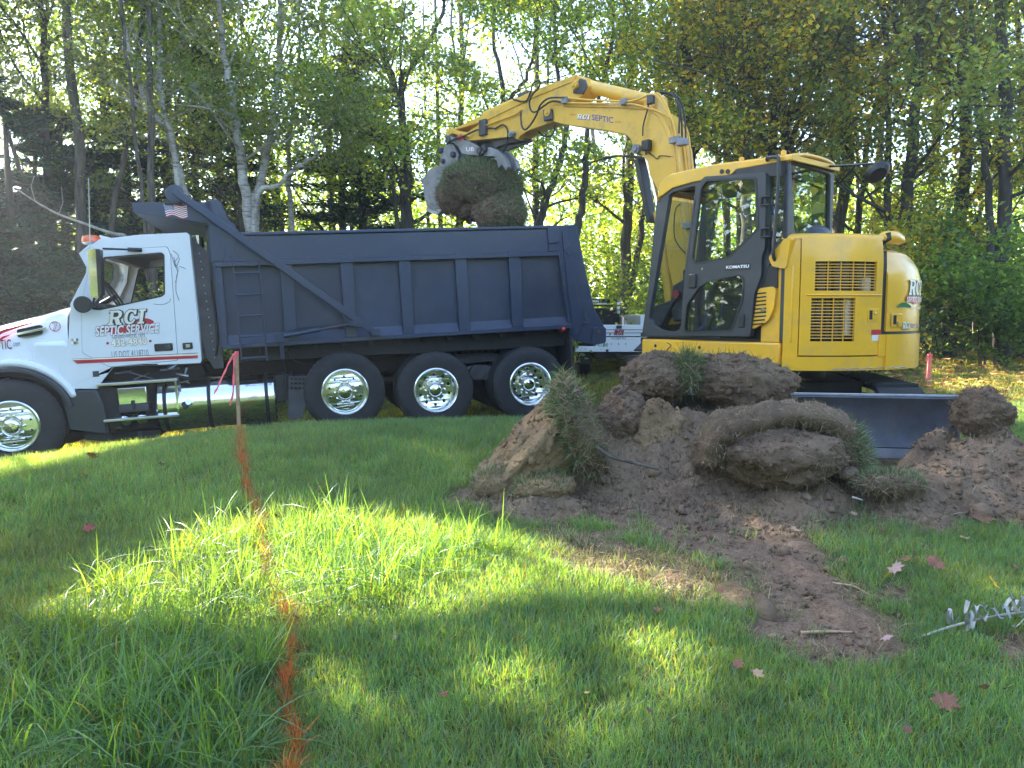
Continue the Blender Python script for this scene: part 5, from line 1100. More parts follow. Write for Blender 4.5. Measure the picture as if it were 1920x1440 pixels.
# column between cab and cover, side body strip
skin_patch('side_column', lin(PH(1466, 690) , ph_a + R(-.3), 5) if PH(1466, 690) < ph_a else lin(ph_fr, ph_a, 5), merged(lin(z_bot + .0, z_top, 8)), .05, M['yellow'], .0)
# rounded shoulder over the column and the cover
def shoulder(name, pa, pb, zt, inset, drop, mat, n=18, parent=upper, extra=0.0):
    vs = []; fs = []; rows = 6; phs = lin(pa, pb, n)
    for p in phs:
        for k in range(rows + 1):
            t = k / rows; a = t * math.pi / 2; x, y = tail_xy(p, lean(zt) + .01 - extra * max(0, zt - 1.58) ** 2 - inset * (1 - math.cos(a))); vs.append((x, y, zt + drop * math.sin(a)))
        vs.append((0.0 + .25 * math.cos(p), .25 * math.sin(p), zt + drop * 1.15))
    q = rows + 2
    for i in range(n - 1):
        for k in range(q - 1): fs.append((i * q + k, (i + 1) * q + k, (i + 1) * q + k + 1, i * q + k + 1))
    m = MB(); m.add(vs, fs); return m.build(name, mat, parent, smooth=40)
shoulder('bonnet_shoulder', PH(1480) - R(4), ph_b + R(1), z_top, .10, .055, M['yellow'])
# rear hood and counterweight
PR = R(238)
z_h0 = ZH(1660, 624); z_h1 = ZH(1662, 470)
skin_patch('rear_hood', lin(ph_c, PR, 24), merged(lin(z_h0 + .012, z_h1 - .05, 9), [z_h1 - .02]), .05, M['yellow'], .022, extra=1.5)
shoulder('rear_hood_top', ph_c, PR, z_h1 - .02, .16, .06, M['yellow'], extra=1.5)
skin_patch('counterweight', lin(PH(1655, 660), PR, 24), merged([z_bot, z_bot + .03], lin(z_bot + .03, z_h0 - .015, 6)), .12, M['yellow'], .035, lean_=False)
skin_patch('counterweight_foot', lin(PH(1465, 690) if PH(1465, 690) > R(90) else ph_fr, PH(1655, 660) + .01, 20), merged([z_bot, z_bot + .02, z_pb]), .08, M['yellow'], .016, lean_=False)
skin_patch('counterweight_step', lin(PH(1644, 650), PH(1656, 650), 4), merged([z_pb - .0, z_h0 - .015]), .08, M['yellow'], .026, lean_=False)
m = MB(); ring = [tail_xy(p, .0) for p in lin(R(122), R(238), 30)] + [(1.4, -1.05), (1.4, .9)]
n = len(ring); m.add([(x, y, z_bot + .005) for x, y in ring] + [(x, y, z_bot + .03) for x, y in ring], [tuple(range(n)), tuple(range(2 * n - 1, n - 1, -1))] + [(i, (i + 1) % n, n + (i + 1) % n, n + i) for i in range(n)]); m.build('belly_plate', M['chassis'], upper)
m = MB(); 
for k in range(9): p = PH(1600 + k * 10); x, y = tail_xy(p, -.02); m.cyl((x, y, z_bot - .02), (x, y, z_bot), .012, 6)
m.build('belly_bolts', M['dark_steel'], upper)
# scrape along the lower edge
m = MB(); m.tube([(*tail_xy(p, .037 if p > PH(1655, 660) else .018), z_bot + .018 + .006 * math.sin(p * 60)) for p in lin(PH(1560, 690), PH(1690, 690), 20)], .004, 4); m.build('scrape', M['cut_edge'], upper)
# black seam behind the gap between cover and hood
skin_patch('rubber_seam', lin(ph_b - .004, ph_c + .004, 3), merged(lin(z_h0 - .02, z_h1, 6)), .02, M['black'], -.0)
skin_patch('rubber_seam', lin(ph_b, PR, 14), merged([z_h0 - .02, z_h0 + .016]), .02, M['black'], .008)
# handles
def on_skin(p, z, o=.0): x, y = tail_xy(p, o + lean(z)); return x, y, z
def skin_box(name, u0, v0, u1, v1, o0, o1, mat, parent=upper, rr=None, d=0.0):
    p0, p1 = PH(u0, v0), PH(u1, v1); z0, z1 = ZH(u0, v1), ZH(u0, v0); m = MB(); vs = []
    for o_ in (o0, o1):
        for p, z in ((p0, z0), (p1, z0), (p1, z1), (p0, z1)): vs.append(on_skin(p, z, o_))
    m.add(vs, [(0, 1, 2, 3), (7, 6, 5, 4), (0, 4, 5, 1), (1, 5, 6, 2), (2, 6, 7, 3), (3, 7, 4, 0)]); return m.build(name, mat, parent, bevel=.004 if abs(o1 - o0) > .006 else 0)
for (u, v, o_) in ((1635, 591, .012), (1676, 600, .030)):
    skin_box('handle_frame', u - 10, v - 12, u + 9, v + 13, o_ - .001, o_ + .006, M['yellow']); skin_box('handle_recess', u - 7, v - 9, u - 2, v + 8, o_ + .006, o_ + .0075, M['chassis']); skin_box('handle', u - 2, v - 8, u + 5, v + 8, o_ + .006, o_ + .012, M['yellow'])
    m = MB(); x, y, z = on_skin(PH(u + (1 if o_ < .02 else -1), v), ZH(u, v - 4 if o_ < .02 else v + 5), o_ + .012); nx_, ny_ = x / TR, y / TR; m.cyl((x, y, z), (x + nx_ * .012, y + ny_ * .012, z), .012, 10); m.build('lock', M['chrome'], upper)
skin_box('reflector_red', 1632, 618, 1649.5, 628, .013, .0145, M['red']); skin_box('reflector_white', 1633, 628, 1649.5, 639, .013, .0145, M['vinyl_white'])
# black dome on the bonnet and the yellow camera pod
m = MB(); q0 = EF.w((0, 0, 0)); c_ = np.array([-.50, .48]); zt = z_top + .05
m.lathe([(.30, -.04), (.29, .05), (.24, .10), (.14, .135), (0, .145)], (c_[0], c_[1], zt + .01), 32, 'z'); m.build('intake_dome', M['cabframe'], upper, smooth=60)
pod = part_empty('camera_pod', upper); m = MB(); pb = [on_skin(PH(u, 455), zt, -.07) for u in (1666, 1716)]
(pax, pay, _), (pbx, pby, _) = pb; m.tube([(pax + (pbx - pax) * t, pay + (pby - pay) * t, ZH(1682, 453) + .03 + .03 * math.sin(t * 3.1)) for t in (0, .1, .3, .6, .85, 1)], [.01, .045, .06, .062, .05, .02], 12); m.build('pod_shell', M['yellow'], pod, smooth=60)
m = MB(); m.lathe([(.028, 0), (.02, .01), (0, .012)], (pbx, pby - .02, ZH(1682, 453) + .05), 12, 'x'); m.build('pod_lens', M['black'], pod)
m = MB(); m.add([(pax, pay, z_h1 + .03), (pax + .02, pay, z_h1 + .03), (pax - .04, pay - .05, z_h1 + .17), (pax - .07, pay - .08, z_h1 + .18), (pax - .08, pay - .08, z_h1 + .11)], [(0, 1, 2, 3, 4)]); o = m.build('pod_fin', M['black'], pod); sd = o.modifiers.new('thick', 'SOLIDIFY'); sd.thickness = .012
# writing on the rear hood, wrapped on the tail
def skin_place(o_): return lambda ph, z: on_skin(ph, z, o_)
def SB(u0, v0, u1, v1, o_=.032): return (PH(u0, 560), ZH(1690, v1), PH(u1, 560) , ZH(1690, v0))
g3 = part_empty('tail_lettering', upper)
ph1, phend = PH(1697), PH(1697) + R(25)
hz0, hz1 = ZH(1700, 553), ZH(1700, 524)
rci(g3, (ph1 * TR, hz0, ph1 * TR + .42, hz1), lambda x, z, k: on_skin(x / TR, z, .032 + k), scale_shear=.1, mats=('vinyl_black', 'cream'), wid=(.42, .36, .22))
m = MB(); zz0, zz1 = ZH(1700, 572), ZH(1700, 556); p0 = PH(1693); pts = [(p0, zz1), (p0 + R(26), zz1 + .01), (p0 + R(26), zz0 + .03), (p0 + R(10), zz0), (p0 + R(4), zz0 + .03), (p0 - R(0.5), zz0 + .03)]
nseg = 14; vs = []; fs = []
for i in range(nseg + 1):
    p = p0 + R(26) * i / nseg; zb_ = zz0 + .03 - .02 * math.exp(-((i - 5) / 2.0) ** 2); vs += [on_skin(p, zz1 + .004, .0325), on_skin(p, zb_, .0325)]
for i in range(nseg): fs.append((2 * i, 2 * i + 1, 2 * i + 3, 2 * i + 2))
m.add(vs, fs); m.build('red_banner', M['red'], g3, smooth=0)
lettering(g3, 'words', 'SEPTIC SERVICE', (p0, zz0 + .03, p0 + R(25), zz1 - .003), lambda ph, z: on_skin(ph, z, .0345), M['vinyl_white'], shear=.15, offset=.01)
lettering(g3, 'words', '432-4840', (PH(1702), ZH(1700, 580), PH(1702) + R(16), ZH(1700, 574)), lambda ph, z: on_skin(ph, z, .0335), M['vinyl_white'], offset=.012)
m = MB(); pts = [(1675, 576), (1679, 571), (1686, 567), (1694, 568), (1701, 573), (1703, 578)]; vs = []
base_z = ZH(1690, 577)
for u, v in pts: vs.append(on_skin(PH(u, 570), ZH(1690, v) if v < 577 else base_z, .0330))
m.add(vs, [tuple(range(len(vs)))]); m.build('green_hill', M['vinyl_green'], g3, smooth=0)
rci(g3, (PH(1688) * TR, ZH(1700, 616), PH(1703) * TR, ZH(1700, 604)), lambda x, z, k: on_skin(x / TR, z, .032 + k), scale_shear=.2, mats=('vinyl_black', 'cream'), d=.003)
lettering(g3, 'words', 'SEPTIC.com', (PH(1703), ZH(1700, 615), PH(1703) + R(15), ZH(1700, 607)), lambda ph, z: on_skin(ph, z, .0335), M['vinyl_blue'], offset=.008)
lettering(g3, 'words', 'www.', (PH(1677), ZH(1700, 612), PH(1686), ZH(1700, 609)), lambda ph, z: on_skin(ph, z, .0335), M['darkred'])

# --- deck under the cab
dk = EP([(1203, 633), (1463, 635), (1463, 695), (1203, 668)], SY)
xd0, xd1 = dk[1][0], dk[0][0]; zd1 = FLOOR - .005; zd0 = (E(1463, 695)[1] + E(1203, 668)[1]) / 2
m = MB(); m.box(xd0, xd1, -1.05, SY - .0, zd0 + .02, zd1); m.build('deck', M['yellow'], upper, bevel=.018)
for (u0, u1) in ((1213, 1258), (1289, 1347)):
    a, b_ = E(u0, 640), E(u1, 676); m = MB(); m.plate(round_poly([(a[0], zd1 - .03), (b_[0], zd1 - .03), (b_[0], zd0 + .07), (a[0], zd0 + .07)], .03), SY, SY + .006); m.build('deck_cover', M['yellow'], upper, bevel=.004)
    q = E((u0 + u1) / 2 - 6, 652); m = MB(); m.plate(circ(q[0], zd1 - .07, .017, 14), SY + .0062, SY + .0075); m.build('hole', M['chassis'], upper)
m = MB(); m.box(.0, 1.3, -.95, .95, zd0 - .25, zd0 + .02); m.cyl((0, 0, zd0 - .3), (0, 0, zd0 + .0), .5, 24); m.build('turntable', M['chassis'], upper)
# body panel and louvres between door and column
m = MB(); m.box(tail_xy(ph_fr)[0] - .02, E(1428, 600)[0] + .02, .3, SY - .02, zd1 + .001, E(1440, 498)[1]); m.build('side_body', M['yellow'], upper, bevel=.01)
lp = EP([(1423, 541), (1450, 537), (1456, 543), (1452, 578), (1441, 602), (1411, 618)], SY); m = MB(); m.plate(round_poly(lp, .03), SY - .019, SY + .012); lv = m.build('louvre_panel', M['yellow'], upper, bevel=.006)
for k in range(9):
    v = 551 + 7.2 * k; ua = 1419 - k * .8; ub = 1438 - max(0, k - 6) * 2.5; a, b_ = E(ua, v), E(ub, v - 2); m = MB(); m.obox((a[0], SY + .0125, a[1]), (b_[0], SY + .0125, b_[1]), .004, .014); m.build('slot', M['chassis'], lv)
m = MB(); q = E(1433, 581); m.cyl((q[0], SY + .01, q[1]), (q[0], SY + .025, q[1]), .022, 12); m.build('lock', M['chrome'], upper)
m = MB(); m.plate(EP([(1430, 495), (1457, 500), (1457, 540), (1423, 541), (1428, 520)], SY), SY - .04, SY - .005); m.build('dark_infill', M['black'], upper)
m = MB(); m.plate(round_poly(EP([(1471, 447), (1483, 446), (1474, 500), (1470, 504), (1447, 499), (1441, 483)], SY + .03), .02), SY - .25, SY + .03); m.build('filler_fairing', M['yellow'], upper, bevel=.02, seg=3)

# --- cab
cabe = part_empty('cab', upper)
xr_ = E(1477, 400)[0]; xfr_ = E(1204, 632)[0]
CWid = abs(EF.on_x(1563, 380, xr_)[1] - SY); CI = SY - CWid          # inner side plane
zr = E(1470, 293)[1]
# side frame: front pillar, sill, rear pillar, header
outer = EP([(1203, 631), (1216, 540), (1225, 440), (1232, 372), (1241, 348), (1262, 330), (1336, 314), (1430, 300), (1477, 297), (1475, 447), (1440, 500), (1428, 540), (1407, 632)], SY)
front_op = EP([(1216, 598), (1255, 365), (1262, 360), (1305, 347), (1300, 378), (1284, 507), (1276, 618), (1262, 622), (1243, 620), (1225, 612)], SY)
door_op = EP([(1312, 344), (1422, 330), (1432, 335), (1428, 470), (1400, 560), (1385, 622), (1280, 624), (1288, 507), (1303, 378)], SY)
quarter = EP([(1440, 310), (1470, 306), (1469, 440), (1440, 480)], SY)
m = MB(); m.plate(outer, SY - .06, SY, [round_poly(front_op, .04), round_poly(door_op, .05), round_poly(quarter, .02)]); m.build('side_frame', M['cabframe'], cabe, bevel=.012)
m = MB(); m.plate(outer, CI, CI + .05, [round_poly(EP([(1225, 590), (1262, 362), (1440, 320), (1440, 480), (1400, 600)], SY), .05)]); m.build('right_frame', M['cabframe'], cabe, bevel=.01)
m = MB(); m.plate(EP([(1438, 309), (1472, 305), (1471, 441), (1438, 482)], SY), SY - .035, SY - .028); m.build('quarter_glass', M['glass'], cabe)
# door
door = part_empty('door', cabe)
do = round_poly(EP([(1308, 348), (1320, 331), (1436, 323), (1434, 464), (1428, 482), (1427, 517), (1414, 551), (1406, 631), (1275, 629), (1288, 507), (1305, 373)], SY + .04), .03)
dw1 = round_poly(EP([(1314, 352), (1324, 338), (1417, 334), (1421, 429), (1367, 482), (1305, 495), (1297, 486)], SY + .04), .03)
dw2 = round_poly(EP([(1311, 538), (1327, 528), (1386, 515), (1394, 523), (1392, 564), (1371, 620), (1288, 623), (1283, 617), (1288, 570)], SY + .04), .03)
m = MB(); m.plate(do, SY + .004, SY + .04, [dw1, dw2]); m.build('door_frame', M['cabframe'], door, bevel=.010)
def inset(pts, k): cx = sum(p[0] for p in pts) / len(pts); cz = sum(p[1] for p in pts) / len(pts); return [(cx + (p[0] - cx) * k, cz + (p[1] - cz) * k) for p in pts]
for dw in (dw1, dw2):
    m = MB(); m.plate(inset(dw, 1.008), SY + .018, SY + .023); m.build('window', M['glass'], door)
    m = MB(); m.plate(inset(dw, 1.03), SY + .041, SY + .045, [inset(dw, .975)]); m.build('window_rim', M['black'], door)
m = MB(); a, b_ = E(1293, 514, SY + .04), E(1306, 540, SY + .04); m.box(b_[0], a[0], SY + .041, SY + .06, b_[1], a[1]); m.build('door_handle', M['black'], door, bevel=.008)
m = MB(); a, b_ = E(1387, 588, SY + .04), E(1396, 614, SY + .04); m.box(b_[0], a[0], SY + .041, SY + .055, b_[1], a[1]); m.build('grab_slot', M['black'], door, bevel=.006)
m = MB(); q = E(1318, 504, SY + .04); m.cyl((q[0], SY + .04, q[1]), (q[0], SY + .055, q[1]), .014, 12); m.build('door_lock', M['chrome'], door)
bb = round_poly(EP([(1360, 495), (1407, 493), (1407, 506), (1359, 508)], SY + .04), .012); m = MB(); m.plate(bb, SY + .0405, SY + .044); m.build('badge', M['black'], door)
a, b_ = E(1362, 504, SY + .04), E(1405, 496, SY + .04); lettering(door, 'words', 'KOMATSU', (a[0], a[1] , b_[0], b_[1]), flat(SY + .0455), M['vinyl_white'], offset=.03, slant=0)
# latches and handrail
m = MB()
for v in (376, 436):
    q = E(1437, v, SY + .05); m.box(q[0] - .04, q[0] + .06, SY + .0, SY + .06, q[1] + .03, q[1] + .045); m.box(q[0] - .04, q[0] + .06, SY + .0, SY + .06, q[1] - .045, q[1] - .03); m.box(q[0] + .045, q[0] + .06, SY + .045, SY + .06, q[1] - .045, q[1] + .045)
m.build('door_latch', M['black'], cabe, bevel=.003)
m = MB(); pts = [(1434, 299), (1440, 296), (1455, 295), (1460, 304), (1457, 380), (1450, 470), (1449, 488)]; m.tube(spline([(E(u, v, SY + .06)[0], SY + (.02 if i in (0, 6) else .06), E(u, v, SY + .06)[1]) for i, (u, v) in enumerate(pts)], 5), .017, 8); m.build('handrail', M['cabframe'], cabe)
# rear frame and window (plane x = xr_)
def RX(u, v): p = EF.on_x(u, v, xr_); return float(p[1]), float(p[2])
rw = [RX(1484, 305), RX(1557, 327), RX(1555, 450), RX(1500, 450), RX(1490, 432)]
m = MB(); m.plate([(SY, FLOOR), (SY, zr - .03), (CI, zr - .03), (CI, FLOOR)], -.05, 0, [round_poly(rw, .04)]); m.v = [(xr_ - .0 + v[1] + .05, v[0], v[2]) for v in m.v]; m.build('rear_frame', M['cabframe'], cabe, bevel=.01)
m = MB(); m.plate(inset(rw, 1.01), -.025, -.02); m.v = [(xr_ + v[1] + .05, v[0], v[2]) for v in m.v]; m.build('rear_window', M['glass'], cabe)
# front frame
xfp = [(E(u, v)[0], E(u, v)[1]) for u, v in ((1203, 631), (1216, 540), (1225, 440), (1232, 372), (1241, 348))]
m = MB(); z = E(1203, 600)[1]; m.obox((xfp[0][0] - .02, SY, FLOOR + .04), (xfp[0][0] - .02, CI, FLOOR + .04), .08, .05); m.obox((xfp[4][0] - .05, SY, xfp[4][1] - .03), (xfp[4][0] - .05, CI, xfp[4][1] - .03), .08, .05); m.build('front_frame', M['cabframe'], cabe, bevel=.01)
strip('windscreen', [(a - .03, b_) for a, b_ in xfp[:4]], M['glass'], y=SY - .06, y0=CI + .05, th=.006, parent=cabe)
# roof: yellow shell, crowned
rt = EP([(1234, 372), (1239, 346), (1250, 332), (1262, 326), (1336, 310), (1430, 298)], SY); 
rtop = rt + [(xr_ - .02, zr + .0), (xr_ - .03, zr - .045)] + EP([(1383, 318), (1374, 327), (1305, 341), (1262, 353), (1245, 366)], SY)
m = MB(); vs = []; 
top_prof = rt + [(xr_ - .03, zr)]
nn = len(top_prof); ny_ = 9; wys = lin(CI - .02, SY + .015, ny_)
for (x, z) in top_prof:
    for k, y in enumerate(wys): t = abs(2 * k / (ny_ - 1) - 1); vs.append((x + (.05 * (1 - t * t)) * (1 if z < zr - .05 else 0), y, z + .05 * (1 - t ** 3) + (.0 if t < .99 else -.03)))
fs = [(i * ny_ + k, i * ny_ + k + 1, (i + 1) * ny_ + k + 1, (i + 1) * ny_ + k) for i in range(nn - 1) for k in range(ny_ - 1)]
m.add(vs, fs); o = m.build('roof_shell', M['yellow'], cabe, smooth=50); sd = o.modifiers.new('thick', 'SOLIDIFY'); sd.thickness = .03; sd.offset = -1
m = MB(); m.plate(rtop, SY + .001, SY + .018); m.build('roof_side', M['yellow'], cabe, bevel=.008)
m = MB(); m.plate([(SY + .02, zr - .05), (SY + .02, zr), (CI - .02, zr), (CI - .02, zr - .05)], 0, .02); m.v = [(xr_ - .02 - v[1], v[0], v[2] + (.0)) for v in m.v]; m.build('roof_rear', M['yellow'], cabe, bevel=.006)
m = MB(); m.plate(EP([(1385, 312), (1434, 302), (1474, 298), (1474, 330), (1436, 330), (1420, 330), (1378, 330)], SY), SY + .001, SY + .012, []); m.build('header_glass', M['black'], cabe)
for u in (1356, 1367): q = E(u, 322); m = MB(); m.cyl((q[0], SY + .016, q[1]), (q[0], SY + .028, q[1]), .022, 14); m.build('roof_plug', M['black'], cabe)
for (x, y) in ((xr_ + .12, SY - .1), (xr_ + .1, CI + .15), (xr_ + .55, SY - .08)): m = MB(); m.lathe([(.025, 0), (.025, .04), (.01, .05), (0, .05)], (x, y, zr + .03), 12, 'z'); m.build('roof_lug', M['yellow'], cabe)
# floor, seat, console
m = MB(); m.box(xr_ + .06, xfp[0][0] - .03, CI + .05, SY - .06, FLOOR - .003, FLOOR + .02); m.build('cab_floor', M['black'], cabe)
seat = part_empty('operator_seat', cabe, (xr_ + .55, (SY + CI) / 2, FLOOR))
m = MB(); m.box(-.25, .27, -.24, .24, .33, .46); m.build('cushion', M['seat'], seat, bevel=.04); m = MB(); m.obox((-.22, 0, .46), (-.32, 0, 1.0), .44, .11, up=(1, 0, 0)); m.build('seat_back', M['seat'], seat, bevel=.04); m = MB(); m.obox((-.33, 0, 1.02), (-.36, 0, 1.2), .26, .08, up=(1, 0, 0)); m.build('head_rest', M['seat'], seat, bevel=.03); m = MB(); m.box(-.2, .2, -.2, .2, .02, .33); m.build('seat_base', M['chassis'], seat)
m = MB()
for y in (CI + .12, SY - .16): m.box(xr_ + .35, xr_ + .85, y - .06, y + .06, FLOOR + .45, FLOOR + .58); m.cyl((xr_ + .82, y, FLOOR + .58), (xr_ + .84, y, FLOOR + .75), .022)
m.box(xfp[0][0] - .18, xfp[0][0] - .12, CI + .06, CI + .28, FLOOR + .5, FLOOR + .75); m.tube([(xfp[0][0] - .35, .55, FLOOR + .02), (xfp[0][0] - .33, .55, FLOOR + .45), (xfp[0][0] - .38, .55, FLOOR + .55)], .015); m.tube([(xfp[0][0] - .35, .72, FLOOR + .02), (xfp[0][0] - .33, .72, FLOOR + .45), (xfp[0][0] - .38, .72, FLOOR + .55)], .015)
m.build('console', M['black'], cabe, bevel=.01)
# rear mirror on its bracket
mm_ = part_empty('rear_mirror', upper)
p0 = EF.on_x(1554, 312, xr_ - .03); y0_ = p0[1]; pe = (xr_ - .60, y0_ - .12, p0[2] + .02)
def EY(u, v, x): q = EF.on_x(u, v, x); return (x, float(q[1]), float(q[2]))
pe = EY(1649, 306, xr_ - .62); pm = EY(1605, 309, xr_ - .33); pbq = EF.on_x(1567, 351, xr_ - .04)
m = MB(); m.tube([tuple(p0), pm, pe], .012, 6); m.tube([tuple(pbq), pm], .010, 6); m.build('bracket', M['black'], mm_)
pc = EY(1645, 325, xr_ - .6); m = MB(); m.lathe([(0, -.03), (.06, -.03), (.085, 0), (.09, .02), (0, .022)], (0, 0, 0), 24, 'z'); o = m.build('mirror_head', M['black'], mm_, smooth=50); o.location = pc; o.rotation_euler = (R(35), R(38), 0); o.scale = (1.3, 1, 1)
m = MB(); pt_ = EY(1663, 312, xr_ - .68); m.tube([pe, pt_], .02, 8); m.build('bracket_end', M['black'], mm_)

# --- boom, arm, bucket (machine centre plane)
BYc = -.02
def B(u, v, y=BYc + .16): return EF.xz(u, v, y)
def BPl(pts, y=BYc + .16): return EF.poly(pts, y)
front_end = part_empty('boom_assembly', exc)
near_ = [(1028, 205), (1035, 199), (1057, 197), (1168, 200), (1217, 203), (1236, 216), (1250, 240), (1261, 275), (1266, 330), (1280, 440), (1289, 520), (1286, 540), (1262, 545), (1252, 500), (1235, 362), (1217, 330), (1212, 303), (1204, 290), (1188, 285), (1182, 264), (1174, 253), (1120, 242), (1051, 232), (1034, 227), (1026, 218)]
bo = BPl(near_)
m = MB(); m.plate(bo, BYc - .15, BYc + .15); m.build('boom', M['boom_yellow'], front_end, bevel=.012)
m = MB(); ol = BPl([(1057, 194), (1168, 197), (1219, 200), (1240, 213), (1255, 240), (1266, 275), (1272, 330), (1262, 330), (1257, 275), (1246, 240), (1234, 219), (1215, 206), (1168, 203), (1057, 200)]); m.plate(ol, BYc - .17, BYc + .17); m.build('boom_flange', M['boom_yellow'], front_end, bevel=.008)
# widening lower boom toward the foot and swing post
m = MB(); m.plate(BPl([(1262, 535), (1288, 520), (1292, 560), (1282, 600), (1262, 604), (1256, 570)]), BYc - .17, BYc + .17); m.build('boom_foot', M['dark_steel'], front_end, bevel=.02)
q = B(1272, 552); m = MB(); m.cyl((q[0], BYc - .22, q[1]), (q[0], BYc + .22, q[1]), .05); m.build('foot_pin', M['red_fitting'], front_end)
m = MB(); m.plate([(1.35, FLOOR - .2), (1.9, FLOOR - .2), (B(1250, 560)[0] + .25, FLOOR + .0), (B(1250, 560)[0] + .2, FLOOR + .35), (B(1272, 560)[0], FLOOR + .45), (1.5, FLOOR + .05)], BYc - .2, BYc + .2); m.build('swing_post', M['dark_steel'], front_end, bevel=.02)
# boom cylinder
c0_, c1_, c2_ = B(1195, 280), B(1221, 395), B(1249, 608)
m = MB(); m.cyl((c0_[0], BYc - .20, c0_[1]), (c0_[0], BYc + .20, c0_[1]), .06); m.cyl((c0_[0], BYc + .19, c0_[1]), (c0_[0], BYc + .225, c0_[1]), .035); m.build('cylinder_pin', M['steel'], front_end)
m = MB(); m.cyl((c0_[0], BYc, c0_[1]), (c1_[0], BYc, c1_[1]), .036); m.build('boom_rod', M['chrome'], front_end)
m = MB(); m.cyl((c1_[0], BYc, c1_[1]), (c2_[0], BYc, c2_[1]), .078, 20); m.build('boom_cylinder', M['boom_yellow'], front_end)
m = MB(); a, b_ = B(1190, 295), B(1216, 415); m.plate([(a[0] + .10, a[1]), (a[0] + .02, a[1]), (b_[0] + .04, b_[1]), (b_[0] + .11, b_[1])], BYc - .07, BYc + .07); m.build('rod_guard', M['black'], front_end, bevel=.01)
# arm
ao = BPl([(1079, 140), (1096, 148), (1101, 160), (1092, 176), (1060, 203), (1034, 228), (984, 246), (972, 254), (968, 262), (958, 256), (876, 264), (838, 242), (873, 247), (911, 222), (985, 190), (1010, 170)])
m = MB(); m.plate(ao, BYc - .12, BYc + .13); m.build('arm', M['boom_yellow'], front_end, bevel=.010)
m = MB(); m.plate(BPl([(1079, 139), (1000, 168), (905, 214), (850, 241), (842, 246), (910, 226), (1000, 182), (1074, 152)]), BYc - .14, BYc + .145); m.build('arm_flange', M['boom_yellow'], front_end, bevel=.008)
m = MB(); m.plate(BPl([(1086, 146), (1096, 149), (1100, 162), (1092, 177), (1072, 174), (1078, 158)]), BYc + .131, BYc + .15); m.build('arm_head', M['dark_steel'], front_end, bevel=.01)
for (u, v, r_) in ((1029, 211, .06), (1079, 160, .055), (960, 252, .045), (963, 250, .03)):
    q = B(u, v); m = MB(); m.cyl((q[0], BYc - .2, q[1]), (q[0], BYc + .2, q[1]), r_); m.cyl((q[0], BYc + .2, q[1]), (q[0], BYc + .215, q[1]), r_ * .5); m.build('pivot_pin', M['steel'] if r_ < .05 else M['boom_yellow'], front_end, bevel=.004)
m = MB(); m.plate(BPl([(1020, 206), (1036, 204), (1038, 224), (1022, 228)]), BYc + .151, BYc + .19); m.build('pivot_boss', M['dark_steel'], front_end, bevel=.012)
# arm cylinder on top of the boom
c0_, c1_, c2_ = B(1092, 164, BYc), B(1101, 163, BYc), B(1230, 190, BYc)
m = MB(); m.cyl((c0_[0], BYc, c0_[1]), (c1_[0] - .02, BYc, c1_[1]), .038); m.build('arm_rod', M['chrome'], front_end)
m = MB(); m.tube([(c1_[0], BYc, c1_[1]), (c1_[0] - .03, BYc, c1_[1]), (c2_[0] + .05, BYc, c2_[1]), (c2_[0], BYc, c2_[1])], [.09, .085, .085, .06], 22); m.build('arm_cylinder', M['boom_yellow'], front_end)
m = MB(); m.plate([(c2_[0] + .12, c2_[1] - .25), (c2_[0] + .1, c2_[1] + .05), (c2_[0], c2_[1] + .09), (c2_[0] - .1, c2_[1] + .03), (c2_[0] - .12, c2_[1] - .25)], BYc - .11, BYc + .11); m.build('cylinder_lug', M['boom_yellow'], front_end, bevel=.02)
# bucket cylinder on top of the arm
c0_, c1_, c2_ = B(990, 182, BYc), B(911, 217, BYc), B(858, 244, BYc)
m = MB(); m.cyl((c0_[0], BYc, c0_[1]), (c1_[0], BYc, c1_[1]), .068, 20); m.build('bucket_cylinder', M['boom_yellow'], front_end); m = MB(); m.cyl((c1_[0], BYc, c1_[1]), (c2_[0], BYc, c2_[1]), .032); m.build('bucket_rod', M['chrome'], front_end)
m = MB(); m.cyl((c0_[0] - .03, BYc - .1, c0_[1]), (c0_[0] - .03, BYc + .1, c0_[1]), .06); m.plate(BPl([(975, 178), (997, 170), (1003, 182), (984, 194)], BYc), BYc - .08, BYc + .08); m.build('cylinder_bracket', M['dark_steel'], front_end, bevel=.01)
# yellow service pipes and hoses
def pipe(pts, r, mat, nm='hydraulic_pipe', y=BYc + .19, dy=None):
    P = []
    for i, (u, v) in enumerate(pts): yy_ = y + (dy[i] if dy else 0); q = B(u, v, yy_); P.append((q[0], yy_, q[1]))
    m = MB(); m.tube(spline(P, 5), r, 7); return m.build(nm, mat, front_end)
pipe([(1060, 183), (1100, 187), (1168, 190), (1190, 188), (1225, 176), (1240, 182), (1262, 232), (1275, 330), (1284, 420), (1290, 470)], .013, M['boom_yellow'])
pipe([(1060, 193), (1110, 194), (1180, 195), (1215, 203), (1240, 212), (1258, 232), (1268, 330), (1278, 420), (1285, 470)], .013, M['boom_yellow'])
pipe([(1212, 178), (1232, 180), (1254, 215), (1262, 232), (1271, 280), (1280, 380), (1290, 460)], .012, M['boom_yellow'], y=BYc + .21)
pipe([(1273, 250), (1286, 275), (1294, 350), (1298, 410), (1300, 462)], .012, M['boom_yellow'], y=BYc - .05); pipe([(1275, 222), (1290, 250), (1298, 320), (1303, 400)], .012, M['boom_yellow'], y=BYc - .08)
pipe([(1278, 240), (1280, 262), (1288, 330), (1293, 400), (1296, 460)], .012, M['boom_yellow'], y=BYc + .02)
